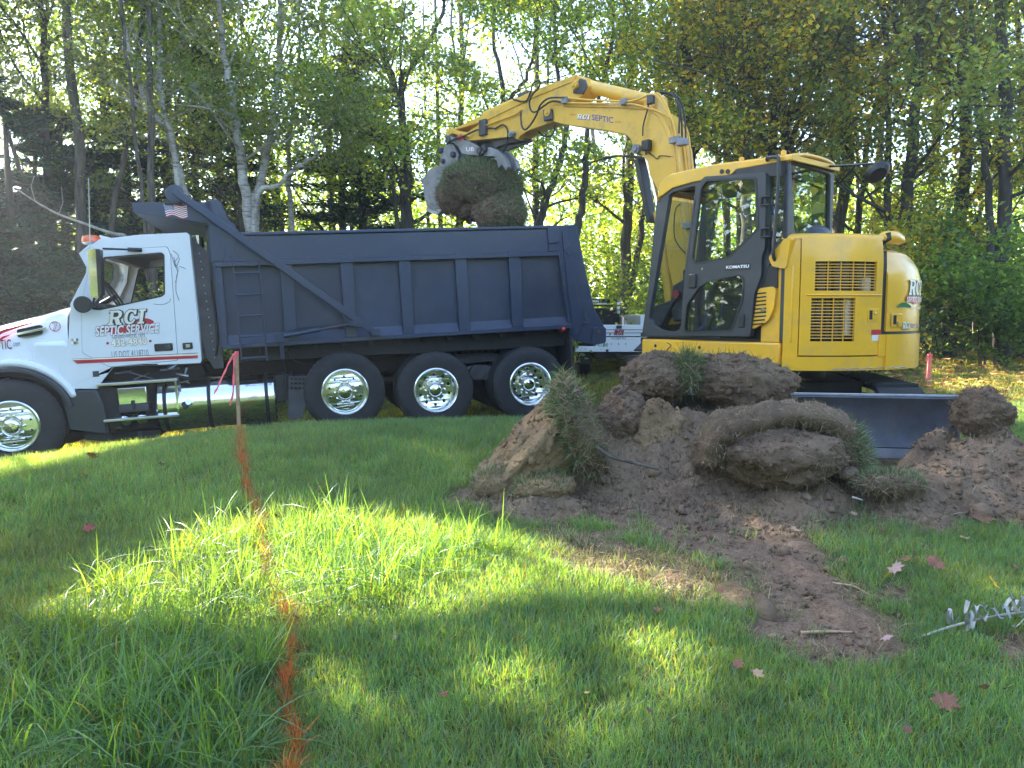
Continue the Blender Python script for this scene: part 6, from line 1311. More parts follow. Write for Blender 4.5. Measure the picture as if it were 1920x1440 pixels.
pipe([(1228, 172), (1252, 174), (1268, 186), (1274, 215), (1273, 250)], .012, M['hose'], 'hose', y=BYc + .1); pipe([(1235, 174), (1258, 178), (1272, 192), (1278, 225), (1279, 262)], .012, M['hose'], 'hose', y=BYc + .06); pipe([(1236, 172), (1262, 176), (1276, 190), (1284, 222), (1286, 260)], .011, M['hose'], 'hose', y=BYc)
pipe([(1060, 183), (1030, 184), (1014, 196), (1006, 215), (996, 232), (985, 243), (978, 235), (976, 208)], .013, M['hose'], 'hose', y=BYc + .23); pipe([(1060, 193), (1035, 190), (1018, 200), (1004, 210), (995, 206), (993, 190), (1000, 175), (1010, 165), (1014, 152)], .013, M['hose'], 'hose', y=BYc + .22)
pipe([(1012, 150), (1000, 156), (995, 172), (985, 190), (962, 186)], .012, M['hose'], 'hose', y=BYc + .16); pipe([(1042, 232), (1036, 252), (1022, 256), (1010, 246), (1009, 232)], .013, M['hose'], 'hose', y=BYc)
pipe([(930, 240), (944, 234), (952, 246), (950, 270), (944, 286)], .012, M['hose'], 'hose', y=BYc + .16); pipe([(838, 270), (850, 262), (870, 255), (893, 244)], .014, M['hose'], 'hose', y=BYc + .2); pipe([(900, 240), (930, 228), (965, 215), (978, 206)], .012, M['boom_yellow'], y=BYc + .16); pipe([(893, 244), (915, 240), (930, 241)], .014, M['dark_steel'], 'hose', y=BYc + .16)
pipe([(1217, 187), (1214, 205), (1206, 235), (1205, 255)], .009, M['hose'], 'wire'); pipe([(1212, 285), (1222, 290), (1232, 298), (1238, 292), (1264, 294)], .006, M['hose'], 'wire', y=BYc + .165); pipe([(1276, 382), (1266, 395), (1264, 440), (1272, 460), (1285, 475)], .007, M['hose'], 'wire', y=BYc + .2)
for (u, v, w_) in ((1170, 190, 9), (1060, 188, 9), (1266, 262, 16), (1279, 266, 16)):
    a, b_ = B(u - w_ / 2, v - 4, BYc + .2), B(u + w_ / 2, v + 5, BYc + .2); m = MB(); m.box(min(a[0], b_[0]), max(a[0], b_[0]), BYc + .151, BYc + .235, b_[1], a[1]); m.build('pipe_clamp', M['steel'], front_end, bevel=.004)
a, b_ = B(1283, 418, BYc + .2), B(1297, 428, BYc + .2); m = MB(); m.box(min(a[0], b_[0]), max(a[0], b_[0]), BYc + .12, BYc + .24, b_[1], a[1]); m.build('pipe_clamp', M['steel'], front_end, bevel=.004)
a = B(1224, 187); m = MB(); m.box(a[0] - .05, a[0] + .05, BYc + .171, BYc + .22, a[1] - .06, a[1] + .06); m.build('valve_block', M['dark_steel'], front_end, bevel=.01)
a, b_ = B(1210, 265), B(1223, 282); m = MB(); m.box(b_[0], a[0], BYc + .16, BYc + .24, b_[1], a[1]); m.cyl((a[0] - .05, BYc + .2, b_[1] - .05), (a[0] - .05, BYc + .2, b_[1]), .015); m.build('work_lamp', M['black'], front_end, bevel=.012)
a, b_ = B(900, 226), B(912, 252); m = MB(); m.box(b_[0], a[0], BYc + .131, BYc + .19, b_[1], a[1]); m.build('arm_valve', M['dark_steel'], front_end, bevel=.01)
# lettering on the boom: it slopes down towards the machine
gb = part_empty('boom_lettering', front_end)
a, b_ = B(1083, 222), B(1164, 230); sl = b_[1] - a[1]
def bl(u0, v0, u1, v1): p, q = B(u0, v0), B(u1, v1); return p, q
YB = BYc + .1515
p0_, p1_ = B(1081, 222), B(1107, 208); q1_ = B(1107, 225)
rci(gb, (p0_[0], p0_[1], q1_[0], p1_[1] + .01), lambda x, z, k: (x, YB + k, z + (q1_[1] - p0_[1]) * (x - p0_[0]) / (q1_[0] - p0_[0]) * .9), mats=('vinyl_blue', 'cream'), scale_shear=.3, d=.004)
p0_, p1_ = B(1109, 225), B(1149, 231); zt_ = B(1109, 214)[1]
lettering(gb, 'words', 'SEPTIC', (p0_[0], p0_[1], p1_[0], zt_), flat(YB + .001), M['vinyl_blue'], offset=.015, slant=p1_[1] - p0_[1])
p0_, p1_ = B(1068, 216), B(1079, 217); zt_ = B(1068, 213)[1]; lettering(gb, 'words', 'www.', (p0_[0], p0_[1], p1_[0], zt_), flat(YB), M['red'], slant=p1_[1] - p0_[1])
p0_, p1_ = B(1151, 230), B(1163, 231); zt_ = B(1151, 226)[1]; lettering(gb, 'words', '.com', (p0_[0], p0_[1], p1_[0], zt_), flat(YB), M['red'], slant=p1_[1] - p0_[1])
# coupler, thumb and bucket
cp = part_empty('coupler', front_end)
for s in (.14, -.16):
    m = MB(); m.plate(BPl([(836, 252), (853, 258), (874, 263), (890, 270), (900, 277), (906, 286), (898, 292), (878, 290), (867, 288), (860, 275), (850, 268), (838, 268)]), BYc + s, BYc + s + .03); m.build('link_plate', M['steel'], cp, bevel=.006)
    m = MB(); m.plate(BPl([(836, 266), (848, 270), (857, 290), (852, 318), (838, 320), (822, 312), (824, 290), (830, 278)]), BYc + s - .03, BYc + s); m.build('coupler_plate', M['steel'], cp, bevel=.006)
m = MB()
for u, v, r_ in ((842, 262, .06), (826, 282, .05), (850, 290, .05), (900, 283, .055), (830, 302, .04)): q = B(u, v); m.cyl((q[0], BYc - .18, q[1]), (q[0], BYc + .2, q[1]), r_)
m.plate(BPl([(845, 270), (870, 268), (876, 290), (868, 312), (846, 312)]), BYc - .1, BYc + .1); m.build('coupler_core', M['dark_steel'], cp, bevel=.01)
m = MB(); m.plate(BPl([(836, 244), (846, 240), (872, 250), (880, 258), (866, 256), (848, 250), (838, 256)]), BYc - .15, BYc + .16); m.build('tip_link', M['boom_yellow'], cp, bevel=.01)
a, b_ = B(875, 284), B(890, 272); lettering(cp, 'words', 'UB', (a[0], a[1], b_[0], b_[1]), flat(BYc + .1715), M['vinyl_white'], M['red_fitting'], .04, offset=.02, slant=-.03, place_back=flat(BYc + .1705))
m = MB(); m.plate(BPl([(857, 254), (867, 252), (872, 262), (862, 265)]), BYc + .171, BYc + .173); m.build('decal', M['red'], cp)
th = part_empty('thumb', front_end)
for y in (BYc + .08, BYc - .10):
    m = MB(); m.plate(BPl([(900, 276), (915, 275), (930, 282), (942, 294), (948, 312), (944, 318), (936, 308), (930, 314), (926, 300), (914, 292), (902, 291), (896, 284)]), y - .03, y + .03); m.build('thumb_claw', M['steel'], th, bevel=.01)
m = MB(); m.plate(BPl([(912, 258), (930, 252), (968, 250), (974, 262), (935, 268), (916, 276)]), BYc - .10, BYc + .04); q = B(905, 279); m.cyl((q[0], BYc - .16, q[1]), (q[0], BYc + .16, q[1]), .06); m.plate(BPl([(876, 262), (960, 255), (976, 262), (930, 280), (880, 274)]), BYc - .08, BYc - .02); m.build('thumb_mount', M['dark_steel'], th, bevel=.01)
bk = part_empty('bucket', front_end)
BW = .34
bp_o = [(820, 311), (838, 320), (852, 318), (872, 330), (866, 350), (838, 382), (822, 400), (803, 393), (797, 372), (793, 336), (806, 318)]
for s in (1, -1):
    m = MB(); m.plate(BPl(bp_o, BYc + BW), BYc + s * BW - .012, BYc + s * BW + .012); m.build('bucket_side', M['steel'], bk, bevel=.005)
strip('bucket_shell', BPl([(838, 320), (820, 311), (806, 318), (793, 336), (797, 372), (803, 393)], BYc + BW), M['steel'], y=BYc + BW - .0125, y0=BYc - BW + .0125, th=.02, parent=bk, up=1)
strip('bucket_floor', BPl([(803, 393), (822, 400)], BYc + BW), M['dark_steel'], y=BYc + BW - .0125, y0=BYc - BW + .0125, th=.025, parent=bk, up=1)
m = MB(); a, b_ = B(803, 394, BYc + BW), B(838, 383, BYc + BW); m.obox((a[0], BYc + BW + .014, a[1]), (B(822, 401, BYc + BW)[0], BYc + BW + .014, B(822, 401, BYc + BW)[1]), .03, .05); m.obox((B(822, 401, BYc + BW)[0], BYc + BW + .014, B(822, 401, BYc + BW)[1]), (b_[0], BYc + BW + .014, b_[1]), .03, .05); m.build('side_cutter', M['cut_edge'], bk, bevel=.006)
for k in range(5):
    y = BYc - BW + .06 + k * (2 * BW - .12) / 4; q = B(822, 400, BYc + BW); m = MB(); m.obox((q[0] + .02, y, q[1]), (q[0] - .10, y, q[1] + .05), .06, .03); m.build('tooth', M['cut_edge'], bk, bevel=.005)

# --- undercarriage: tracks and dozer blade, turned so the blade faces the photographer
bc = at(1640, 820, 6.25); und = part_empty('undercarriage', exc)
ucx, ucy = 2.62, 6.28
d_w = np.array([ucx - EF.o[0], ucy - EF.o[1]]); L_ = np.linalg.norm(d_w); ang = math.atan2(-.98, -.16) - TH
und.rotation_euler = (0, 0, ang)
for s in (1, -1):
    tk = part_empty('crawler_track', und, (0, s * .90, 0)); rW, Lh = .30, 1.05; path = []
    for k in range(17): t = math.pi / 2 + math.pi * k / 16; path.append((-Lh + rW * math.cos(t), rW + .01 + rW * math.sin(t)))
    for k in range(17): t = -math.pi / 2 + math.pi * k / 16; path.append((Lh + rW * math.cos(t), rW + .01 + rW * math.sin(t)))
    m = MB(); m.plate(path, -.2, .2, [[(p[0] * .96, rW + .01 + (p[1] - rW - .01) * .86) for p in path]]); m.build('rubber_belt', M['rubber'], tk, bevel=.006)
    m = MB()
    for x_, r_ in ((-Lh, .25), (Lh, .24)): m.lathe([(0, -.08), (r_, -.08), (r_, .08), (0, .08)], (x_, 0, rW + .01), 20)
    for k in range(4): m.lathe([(0, -.1), (.10, -.1), (.10, .1), (0, .1)], (-.65 + k * .43, 0, .15), 14)
    m.box(-.9, .9, -.1, .1, .2, .42); m.build('rollers', M['chassis'], tk)
    m = MB()
    for k in range(22): x_ = -Lh + k * 2 * Lh / 21; m.box(x_ - .02, x_ + .02, -.19, .19, 2 * rW + .012, 2 * rW + .035)
    m.build('track_lugs', M['rubber'], tk)
m = MB(); m.box(-.7, .7, -.7, .7, .35, .62); m.cyl((0, 0, .5), (0, 0, zd0 - .02), .42, 24); m.build('track_frame', M['chassis'], und, bevel=.02)
bl_ = part_empty('dozer_blade', und)
bx = 1.75
prof = [(bx + .07, .62), (bx + .03, .56), (bx - .01, .46), (bx - .015, .34), (bx + .01, .24), (bx + .045, .17)]
zoff = -.025
strip('mouldboard', [(x, z + zoff) for x, z in prof], M['blade_steel'], y=1.15, y0=-1.15, th=.03, parent=bl_, up=-1)
m = MB(); m.obox((bx + .06, -1.15, .625 + zoff), (bx + .06, 1.15, .625 + zoff), .045, .02); m.build('top_bar', M['cut_edge'], bl_, bevel=.004)
m = MB(); m.obox((bx + .055, -1.15, .13 + zoff), (bx + .055, 1.15, .13 + zoff), .02, .085); m.build('cutting_edge', M['cut_edge'], bl_, bevel=.003)
for s in (1, -1): m = MB(); m.plate([(bx - .05, .1 + zoff), (bx + .08, .1 + zoff), (bx + .09, .63 + zoff), (bx - .02, .63 + zoff)], s * 1.15, s * 1.17); m.build('blade_end', M['blade_steel'], bl_, bevel=.004)
m = MB()
for s in (1, -1): m.obox((.5, s * .35, .38), (bx - .03, s * .5, .3), .10, .13)
m.cyl((.6, 0, .5), (bx - .03, 0, .42), .06); m.build('push_arms', M['chassis'], bl_, bevel=.01)

# --- operator, seated inside
op = thing('person', 'excavator operator in a light blue shirt seated behind the cab door window', 'person', tuple(EF.w((xr_ + .50, (SY + CI) / 2, FLOOR))), (0, 0, TH))
def skin_body(name, verts, edges, radii, mat, parent, sub=2, root=0):
    me = bpy.data.meshes.new(name); me.from_pydata(verts, edges, []); me.update(); o = link_mesh(name, me, mat, parent)
    sk = o.modifiers.new('skin', 'SKIN'); sk.use_smooth_shade = True; sv = me.skin_vertices[0].data if me.skin_vertices else None
    if sv is None:
        bm = bmesh.new(); bm.from_mesh(me); lay_ = bm.verts.layers.skin.verify(); bm.to_mesh(me); bm.free(); sv = me.skin_vertices[0].data
    for i, r_ in enumerate(radii): sv[i].radius = r_ if hasattr(r_, '__len__') else (r_, r_); sv[i].use_root = (i == root)
    s_ = o.modifiers.new('sub', 'SUBSURF'); s_.levels = sub; s_.render_levels = sub; return o
V_ = [(0, 0, .52), (-.04, 0, .70), (-.06, 0, .88), (-.05, 0, 1.0), (-.03, 0, 1.07),           # pelvis..neck 0-4
      (-.05, .19, .96), (.06, .26, .74), (.30, .22, .68),                                        # left arm 5-7
      (-.05, -.19, .96), (.06, -.26, .74), (.30, -.22, .68),
      (.10, .10, .52), (.46, .13, .55), (.55, .13, .12), (.66, .13, .08),                       # left leg 11-14
      (.10, -.10, .52), (.46, -.13, .55), (.55, -.13, .12), (.66, -.13, .08)]
E_ = [(0, 1), (1, 2), (2, 3), (3, 4), (3, 5), (5, 6), (6, 7), (3, 8), (8, 9), (9, 10), (0, 11), (11, 12), (12, 13), (13, 14), (0, 15), (15, 16), (16, 17), (17, 18)]
skin_body('body', V_, E_, [(.15, .15), (.14, .13), (.17, .12), (.13, .10), (.06, .06), .075, .052, .036, .075, .052, .036, .09, .07, .045, .045, .09, .07, .045, .045], M['jeans'], op)
SV = [(0, 0, .56), (-.04, 0, .70), (-.06, 0, .88), (-.05, 0, 1.0), (-.05, .19, .96), (.06, .26, .74), (.20, .235, .70), (-.05, -.19, .96), (.06, -.26, .74), (.20, -.235, .70)]
skin_body('shirt', SV, [(0, 1), (1, 2), (2, 3), (3, 4), (4, 5), (5, 6), (3, 7), (7, 8), (8, 9)], [(.17, .17), (.165, .155), (.19, .14), (.14, .115), .09, .068, .06, .09, .068, .06], M['shirt'], op)
m = MB(); m.lathe([(0, 1.06), (.05, 1.07), (.075, 1.12), (.088, 1.18), (.09, 1.23), (.075, 1.29), (.04, 1.325), (0, 1.33)], (0, 0, 0), 20, 'z'); hd = m.build('head', M['skin'], op, smooth=80); hd.scale = (1.12, .92, 1)
m = MB(); m.lathe([(.094, 1.22), (.098, 1.25), (.082, 1.31), (.045, 1.342), (0, 1.348)], (-.012, 0, 0), 20, 'z'); m.box(.04, .17, -.06, .06, 1.235, 1.25); m.build('cap', M['vinyl_blue'], op, smooth=60)
m = MB(); m.obox((.10, 0, 1.19), (.128, 0, 1.165), .03, .03); m.box(.088, .10, -.025, .025, 1.125, 1.135)
for s in (1, -1): m.lathe([(0, -.01), (.022, -.005), (.02, .012), (0, .014)], (0, s * .085, 1.18), 8)
m.build('face_features', M['skin'], op, bevel=.004)
for s in (1, -1):
    h = part_empty('hand', op, (.31, s * .22, .68)); m = MB(); m.tube([(-.02, 0, 0), (.02, 0, .0), (.07, 0, .01)], [.024, .036, .030], 10)
    for k in range(4): y = -.027 + k * .018; m.tube([(.065, y, .01), (.10, y, .012), (.115, y, -.015 - .003 * k), (.095, y, -.035)], [.009, .0085, .008, .006], 7)
    m.tube([(.0, -s * .03, .0), (.04, -s * .055, .01), (.07, -s * .045, .0)], [.011, .010, .008], 7); m.build('palm', M['skin'], h, smooth=60)

# ------------------------------------------------------------------ blades of grass, roots and straw
def ribbons(P, D, L, W, bend, colr, seg=3, sway=None):
    """curved tapering blades: P base (n,3), D direction (n,3), L length, W width, bend amount; returns verts, quads, colours"""
    n = len(P); D = D / np.linalg.norm(D, axis=1, keepdims=True)
    S = rng.normal(size=(n, 3)); S -= (S * D).sum(1, keepdims=True) * D; S /= np.linalg.norm(S, axis=1, keepdims=True)
    Bv = np.cross(D, S) if sway is None else sway
    Vv = np.zeros((n, (seg + 1) * 2, 3)); Cc = np.zeros((n, (seg + 1) * 2, 3))
    for k in range(seg + 1):
        t = k / seg; c = P + D * (L * t)[:, None] * (1 - .25 * (bend * t)[:, None] ** 2) + Bv * (L * bend * t * t)[:, None]; c[:, 2] -= L * np.abs(bend) * .35 * t ** 3
        w = W * (1 - t ** 1.6) * .5 + W * .03
        Vv[:, 2 * k] = c - S * w[:, None]; Vv[:, 2 * k + 1] = c + S * w[:, None]
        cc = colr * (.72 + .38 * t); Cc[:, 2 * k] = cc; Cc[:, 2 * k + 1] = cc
    base = (np.arange(n) * (seg + 1) * 2)[:, None]; Q = []
    for k in range(seg): Q.append(np.stack([base[:, 0] + 2 * k, base[:, 0] + 2 * k + 1, base[:, 0] + 2 * k + 3, base[:, 0] + 2 * k + 2], 1))
    return Vv.reshape(-1, 3), np.concatenate(Q), Cc.reshape(-1, 3)
def up_dirs(n, tilt):
    a = rng.uniform(0, 2 * np.pi, n); t = np.abs(rng.normal(0, tilt, n)); return np.stack([np.sin(t) * np.cos(a), np.sin(t) * np.sin(a), np.cos(t)], 1)
GREENS = np.array([(.080, .178, .092), (.064, .158, .096), (.094, .192, .094), (.125, .19, .115)])
def pick(pal, n, jit=.18): c = pal[rng.integers(0, len(pal), n)] * (1 + rng.normal(0, jit, (n, 1))); return np.clip(c, .005, 1)
lib = bpy.data.collections.new('grass_tufts')      # source tufts for the lawn (not linked into the scene itself)
libs = {}
def tuft(kind, k, nb, rad, lo, hi, w, tilt, bend, pal, dead=.08, mat='grass', seg=3):
    a = rng.uniform(0, 2 * np.pi, nb); r_ = rad * np.sqrt(rng.uniform(0, 1, nb)); P = np.stack([r_ * np.cos(a), r_ * np.sin(a), np.full(nb, -.008)], 1)
    D = up_dirs(nb, tilt); D[:, :2] += P[:, :2] / rad * tilt * .5; col = pick(pal, nb); dd = rng.random(nb) < dead; col[dd] = pick(np.array([(.16, .17, .10), (.13, .13, .08)]), dd.sum())
    V_, Q_, C_ = ribbons(P, D, rng.uniform(lo, hi, nb), np.full(nb, w) * rng.uniform(.7, 1.3, nb), rng.normal(0, bend, nb), col, seg)
    o = np_mesh('grass_tuft_' + kind, V_, Q_, M[mat], None, C_, smooth=True); C.objects.unlink(o)
    if kind not in libs: libs[kind] = bpy.data.collections.new('tufts_' + kind)
    libs[kind].objects.link(o)
for k in range(6): tuft('lawn', k, 20, .055, .045, .10, .0042, .38, .35, GREENS, .08)
for k in range(4): tuft('long', k, 15, .06, .14, .36, .0064, .5, .85, np.array([(.080, .175, .07), (.10, .20, .075), (.065, .15, .07)]), .03, seg=6)
for k in range(4): tuft('far', k, 16, .12, .06, .13, .011, .4, .3, GREENS, .14, seg=2)
for k in range(3): tuft('dry', k, 18, .05, .03, .09, .0035, .9, .5, np.array([(.34, .27, .15), (.26, .19, .11), (.42, .34, .2)]), .2, mat='straw')
for k in range(3): tuft('painted', k, 10, .008, .05, .14, .0036, .28, .4, np.array([(.74, .16, .03), (.56, .11, .02), (.62, .2, .05)]), .15, mat='orange_grass')
def scatter(name, label, pts, kind, scl, tint, parent=None, tilt=.12, stuff=True):
    n = len(pts); me = bpy.data.meshes.new(name); me.vertices.add(n); me.vertices.foreach_set('co', np.asarray(pts, np.float32).ravel())
    a = me.attributes.new('rot', 'FLOAT_VECTOR', 'POINT'); rr = np.stack([rng.normal(0, tilt, n), rng.normal(0, tilt, n), rng.uniform(0, 6.28, n)], 1); a.data.foreach_set('vector', rr.astype(np.float32).ravel())
    a = me.attributes.new('scl', 'FLOAT', 'POINT'); a.data.foreach_set('value', np.asarray(scl, np.float32))
    a = me.attributes.new('pick', 'INT', 'POINT'); a.data.foreach_set('value', rng.integers(0, 64, n).astype(np.int32))
    a = me.attributes.new('tint', 'FLOAT_COLOR', 'POINT'); c4 = np.ones((n, 4), np.float32); c4[:, :3] = tint; a.data.foreach_set('color', c4.ravel())
    o = link_mesh(name, me, None, parent)
    ng = bpy.data.node_groups.new(name + '_scatter', 'GeometryNodeTree'); ng.interface.new_socket('Geometry', in_out='INPUT', socket_type='NodeSocketGeometry'); ng.interface.new_socket('Geometry', in_out='OUTPUT', socket_type='NodeSocketGeometry')
    gi = ng.nodes.new('NodeGroupInput'); go = ng.nodes.new('NodeGroupOutput'); ci = ng.nodes.new('GeometryNodeCollectionInfo'); ci.inputs['Collection'].default_value = libs[kind]; ci.inputs['Separate Children'].default_value = True; ci.inputs['Reset Children'].default_value = True
    ip = ng.nodes.new('GeometryNodeInstanceOnPoints'); ip.inputs['Pick Instance'].default_value = True
    def na(nm, ty): q = ng.nodes.new('GeometryNodeInputNamedAttribute'); q.data_type = ty; q.inputs[0].default_value = nm; return q.outputs[0]
    md = ng.nodes.new('FunctionNodeEulerToRotation'); ng.links.new(na('rot', 'FLOAT_VECTOR'), md.inputs[0])
    ng.links.new(gi.outputs[0], ip.inputs['Points']); ng.links.new(ci.outputs[0], ip.inputs['Instance']); ng.links.new(na('pick', 'INT'), ip.inputs['Instance Index']); ng.links.new(md.outputs[0], ip.inputs['Rotation']); ng.links.new(na('scl', 'FLOAT'), ip.inputs['Scale']); ng.links.new(ip.outputs[0], go.inputs[0])
    md_ = o.modifiers.new('scatter', 'NODES'); md_.node_group = ng
    if stuff: props(o, label, None, None, 'stuff')
    return o
def field(x0, x1, y0, y1, dens):
    n = int((x1 - x0) * (y1 - y0) * dens); return rng.uniform(x0, x1, n), rng.uniform(y0, y1, n)
def zpts(x, y): return np.stack([x, y, G(x, y)], 1)
def view_ok(x, y, m=1.2): return np.abs(x) < .72 * y + m
LINE = spline([on_ground(u, v)[:2] for u, v in [(448, 812), (452, 835), (456, 870), (462, 910), (466, 935), (480, 965), (488, 1000), (494, 1045), (500, 1085), (515, 1115), (533, 1145), (545, 1185), (545, 1230), (541, 1290), (545, 1360), (551, 1440), (552, 1520)]], 14); LINE = np.array(LINE)
TALL = [ground_poly([(-80, 1250), (100, 1190), (330, 1180), (520, 1250), (520, 1470), (-150, 1470)]), ground_poly([(180, 1120), (420, 1020), (640, 985), (840, 1030), (980, 1050), (700, 1130), (450, 1180), (250, 1190)])]
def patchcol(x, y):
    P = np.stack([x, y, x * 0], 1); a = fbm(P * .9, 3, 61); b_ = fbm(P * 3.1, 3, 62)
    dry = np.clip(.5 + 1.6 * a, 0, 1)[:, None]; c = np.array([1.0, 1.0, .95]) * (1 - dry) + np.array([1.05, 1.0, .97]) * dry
    left = np.clip((-x - 1.2) / 1.5, 0, 1) * np.clip((5.6 - y) / 1.2, 0, 1) * np.clip((y - 2.6) / .6, 0, 1)  # mid-left lawn: dry patches plus shade darkened into the tint
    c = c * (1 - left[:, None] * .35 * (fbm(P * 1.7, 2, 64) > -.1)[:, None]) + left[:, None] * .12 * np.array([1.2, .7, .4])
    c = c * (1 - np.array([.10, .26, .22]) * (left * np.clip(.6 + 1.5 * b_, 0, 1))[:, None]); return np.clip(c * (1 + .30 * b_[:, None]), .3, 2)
def lawn_pts(x0, x1, y0, y1, dens, keep=None):
    x, y = field(x0, x1, y0, y1, dens); k = view_ok(x, y) & ~(soil_mask(x, y) > .5) | (view_ok(x, y) & (rng.random(len(x)) < .02))
    P = np.stack([x, y, x * 0], 1); k &= rng.random(len(x)) > np.clip(.05 - .55 * fbm(P * 1.6, 3, 71), 0, .55)
    k &= ~(thin_mask(x, y) & (rng.random(len(x)) < np.clip(.62 + 1.6 * fbm(P * 3.3, 3, 73), .2, .95)))
    k &= ~((straw_mask(x, y) > .5) & (rng.random(len(x)) < .6))
    return x[k], y[k]
x, y = lawn_pts(-5.5, 5.5, 1.7, 5.2, 900); P_ = zpts(x, y); hgt = 1 + .30 * fbm(P_ * 1.1, 3, 81)
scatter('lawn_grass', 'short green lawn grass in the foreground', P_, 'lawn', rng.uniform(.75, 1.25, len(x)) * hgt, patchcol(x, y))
x, y = lawn_pts(-8.5, 8.5, 5.2, 10.2, 420); P_ = zpts(x, y)
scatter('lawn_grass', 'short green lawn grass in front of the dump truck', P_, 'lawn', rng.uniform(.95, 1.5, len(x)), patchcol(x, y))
x, y = field(-18, 20, 10.2, 24, 60); k = view_ok(x, y, 3); x, y = x[k], y[k]
scatter('meadow_grass', 'thin dry lawn grass beyond the trucks up to the wood', zpts(x, y), 'far', rng.uniform(.5, 1.0, len(x)), patchcol(x, y) * np.array([1.7, 1.15, .7]))
x, y = field(-5, 2, 1.6, 5.5, 190); k = np.zeros(len(x), bool)
Pn = np.stack([x, y, x * 0], 1); wx = x + .25 * fbm(Pn * 2, 3, 91); wy = y + .25 * fbm(Pn * 2 + 7, 3, 92)
for t_ in TALL: k |= in_poly(wx, wy, t_)
k &= view_ok(x, y, .8); k &= np.abs(x - np.interp(y, LINE[::-1, 1], LINE[::-1, 0])) > .075; x, y = x[k], y[k]
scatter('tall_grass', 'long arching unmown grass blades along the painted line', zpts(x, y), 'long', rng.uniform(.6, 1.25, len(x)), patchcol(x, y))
x, y = field(-1, 4.6, 2.4, 7.2, 700); k = (straw_mask(x, y) > .5) | ((soil_mask(x + .12 * rng.normal(size=len(x)), y + .12 * rng.normal(size=len(x))) != soil_mask(x, y)) & (rng.random(len(x)) < .5)); x, y = x[k], y[k]
scatter('dry_straw', 'pale dry straw and torn grass beside the dug soil', zpts(x, y), 'dry', rng.uniform(.6, 1.2, len(x)), np.ones((len(x), 3)), tilt=.5)
# orange marking paint sprayed on the grass, from the stake to the photographer's feet
lp_ = list(LINE)
lp_ = np.array(lp_); seg_ = np.linalg.norm(np.diff(lp_, axis=0), axis=1); cum = np.concatenate([[0], np.cumsum(seg_)]); n = int(cum[-1] * 85); s_ = rng.uniform(0, cum[-1], n)
x = np.interp(s_, cum, lp_[:, 0]) + rng.normal(0, .004, n) + .02 * fbm(np.stack([s_ * 3, s_ * 0, s_ * 0], 1), 3, 96); y = np.interp(s_, cum, lp_[:, 1]) + rng.normal(0, .02, n); gap = fbm(np.stack([s_ * 2.2, s_ * 0, s_ * 0], 1), 3, 95) > -2
x, y = x[gap], y[gap]
scatter('painted_grass', 'thin line of bright orange marking paint on the grass', zpts(x, y), 'painted', rng.uniform(.6, 1.15, len(x)), np.ones((len(x), 3)))

# ------------------------------------------------------------------ dug soil and sod clumps
_bm = bmesh.new(); bmesh.ops.create_icosphere(_bm, subdivisions=1, radius=1); ICO_V = np.array([v.co[:] for v in _bm.verts]); ICO_F = np.array([[v.index for v in f.verts] for f in _bm.faces]); _bm.free()
def add_clods(name, P, S, mat, parent):
    """broken lumps of earth of size S standing at P"""
    n = len(P); k = len(ICO_V); sc_ = rng.uniform(.55, 1.25, (n, 1, 3)); a = rng.uniform(0, 6.28, n); V0 = ICO_V[None] * (1 + rng.normal(0, .24, (n, k, 1))) * sc_; ca, sa_ = np.cos(a)[:, None], np.sin(a)[:, None]
    V1 = np.stack([V0[..., 0] * ca - V0[..., 1] * sa_, V0[..., 0] * sa_ + V0[..., 1] * ca, V0[..., 2]], -1); t = rng.uniform(-.8, .8, (n, 1)); V2 = np.stack([V1[..., 0], V1[..., 1] * np.cos(t) - V1[..., 2] * np.sin(t), V1[..., 1] * np.sin(t) + V1[..., 2] * np.cos(t)], -1)
    V2 = V2 * np.minimum(S, .07)[:, None, None] + P[:, None]; o = np_mesh(name, V2.reshape(-1, 3), (ICO_F[None] + (np.arange(n) * k)[:, None, None]).reshape(-1, 3), mat, parent); o['kind'] = 'stuff'; return o
NEAR_K = .94      # the heap lies a little nearer than the blade
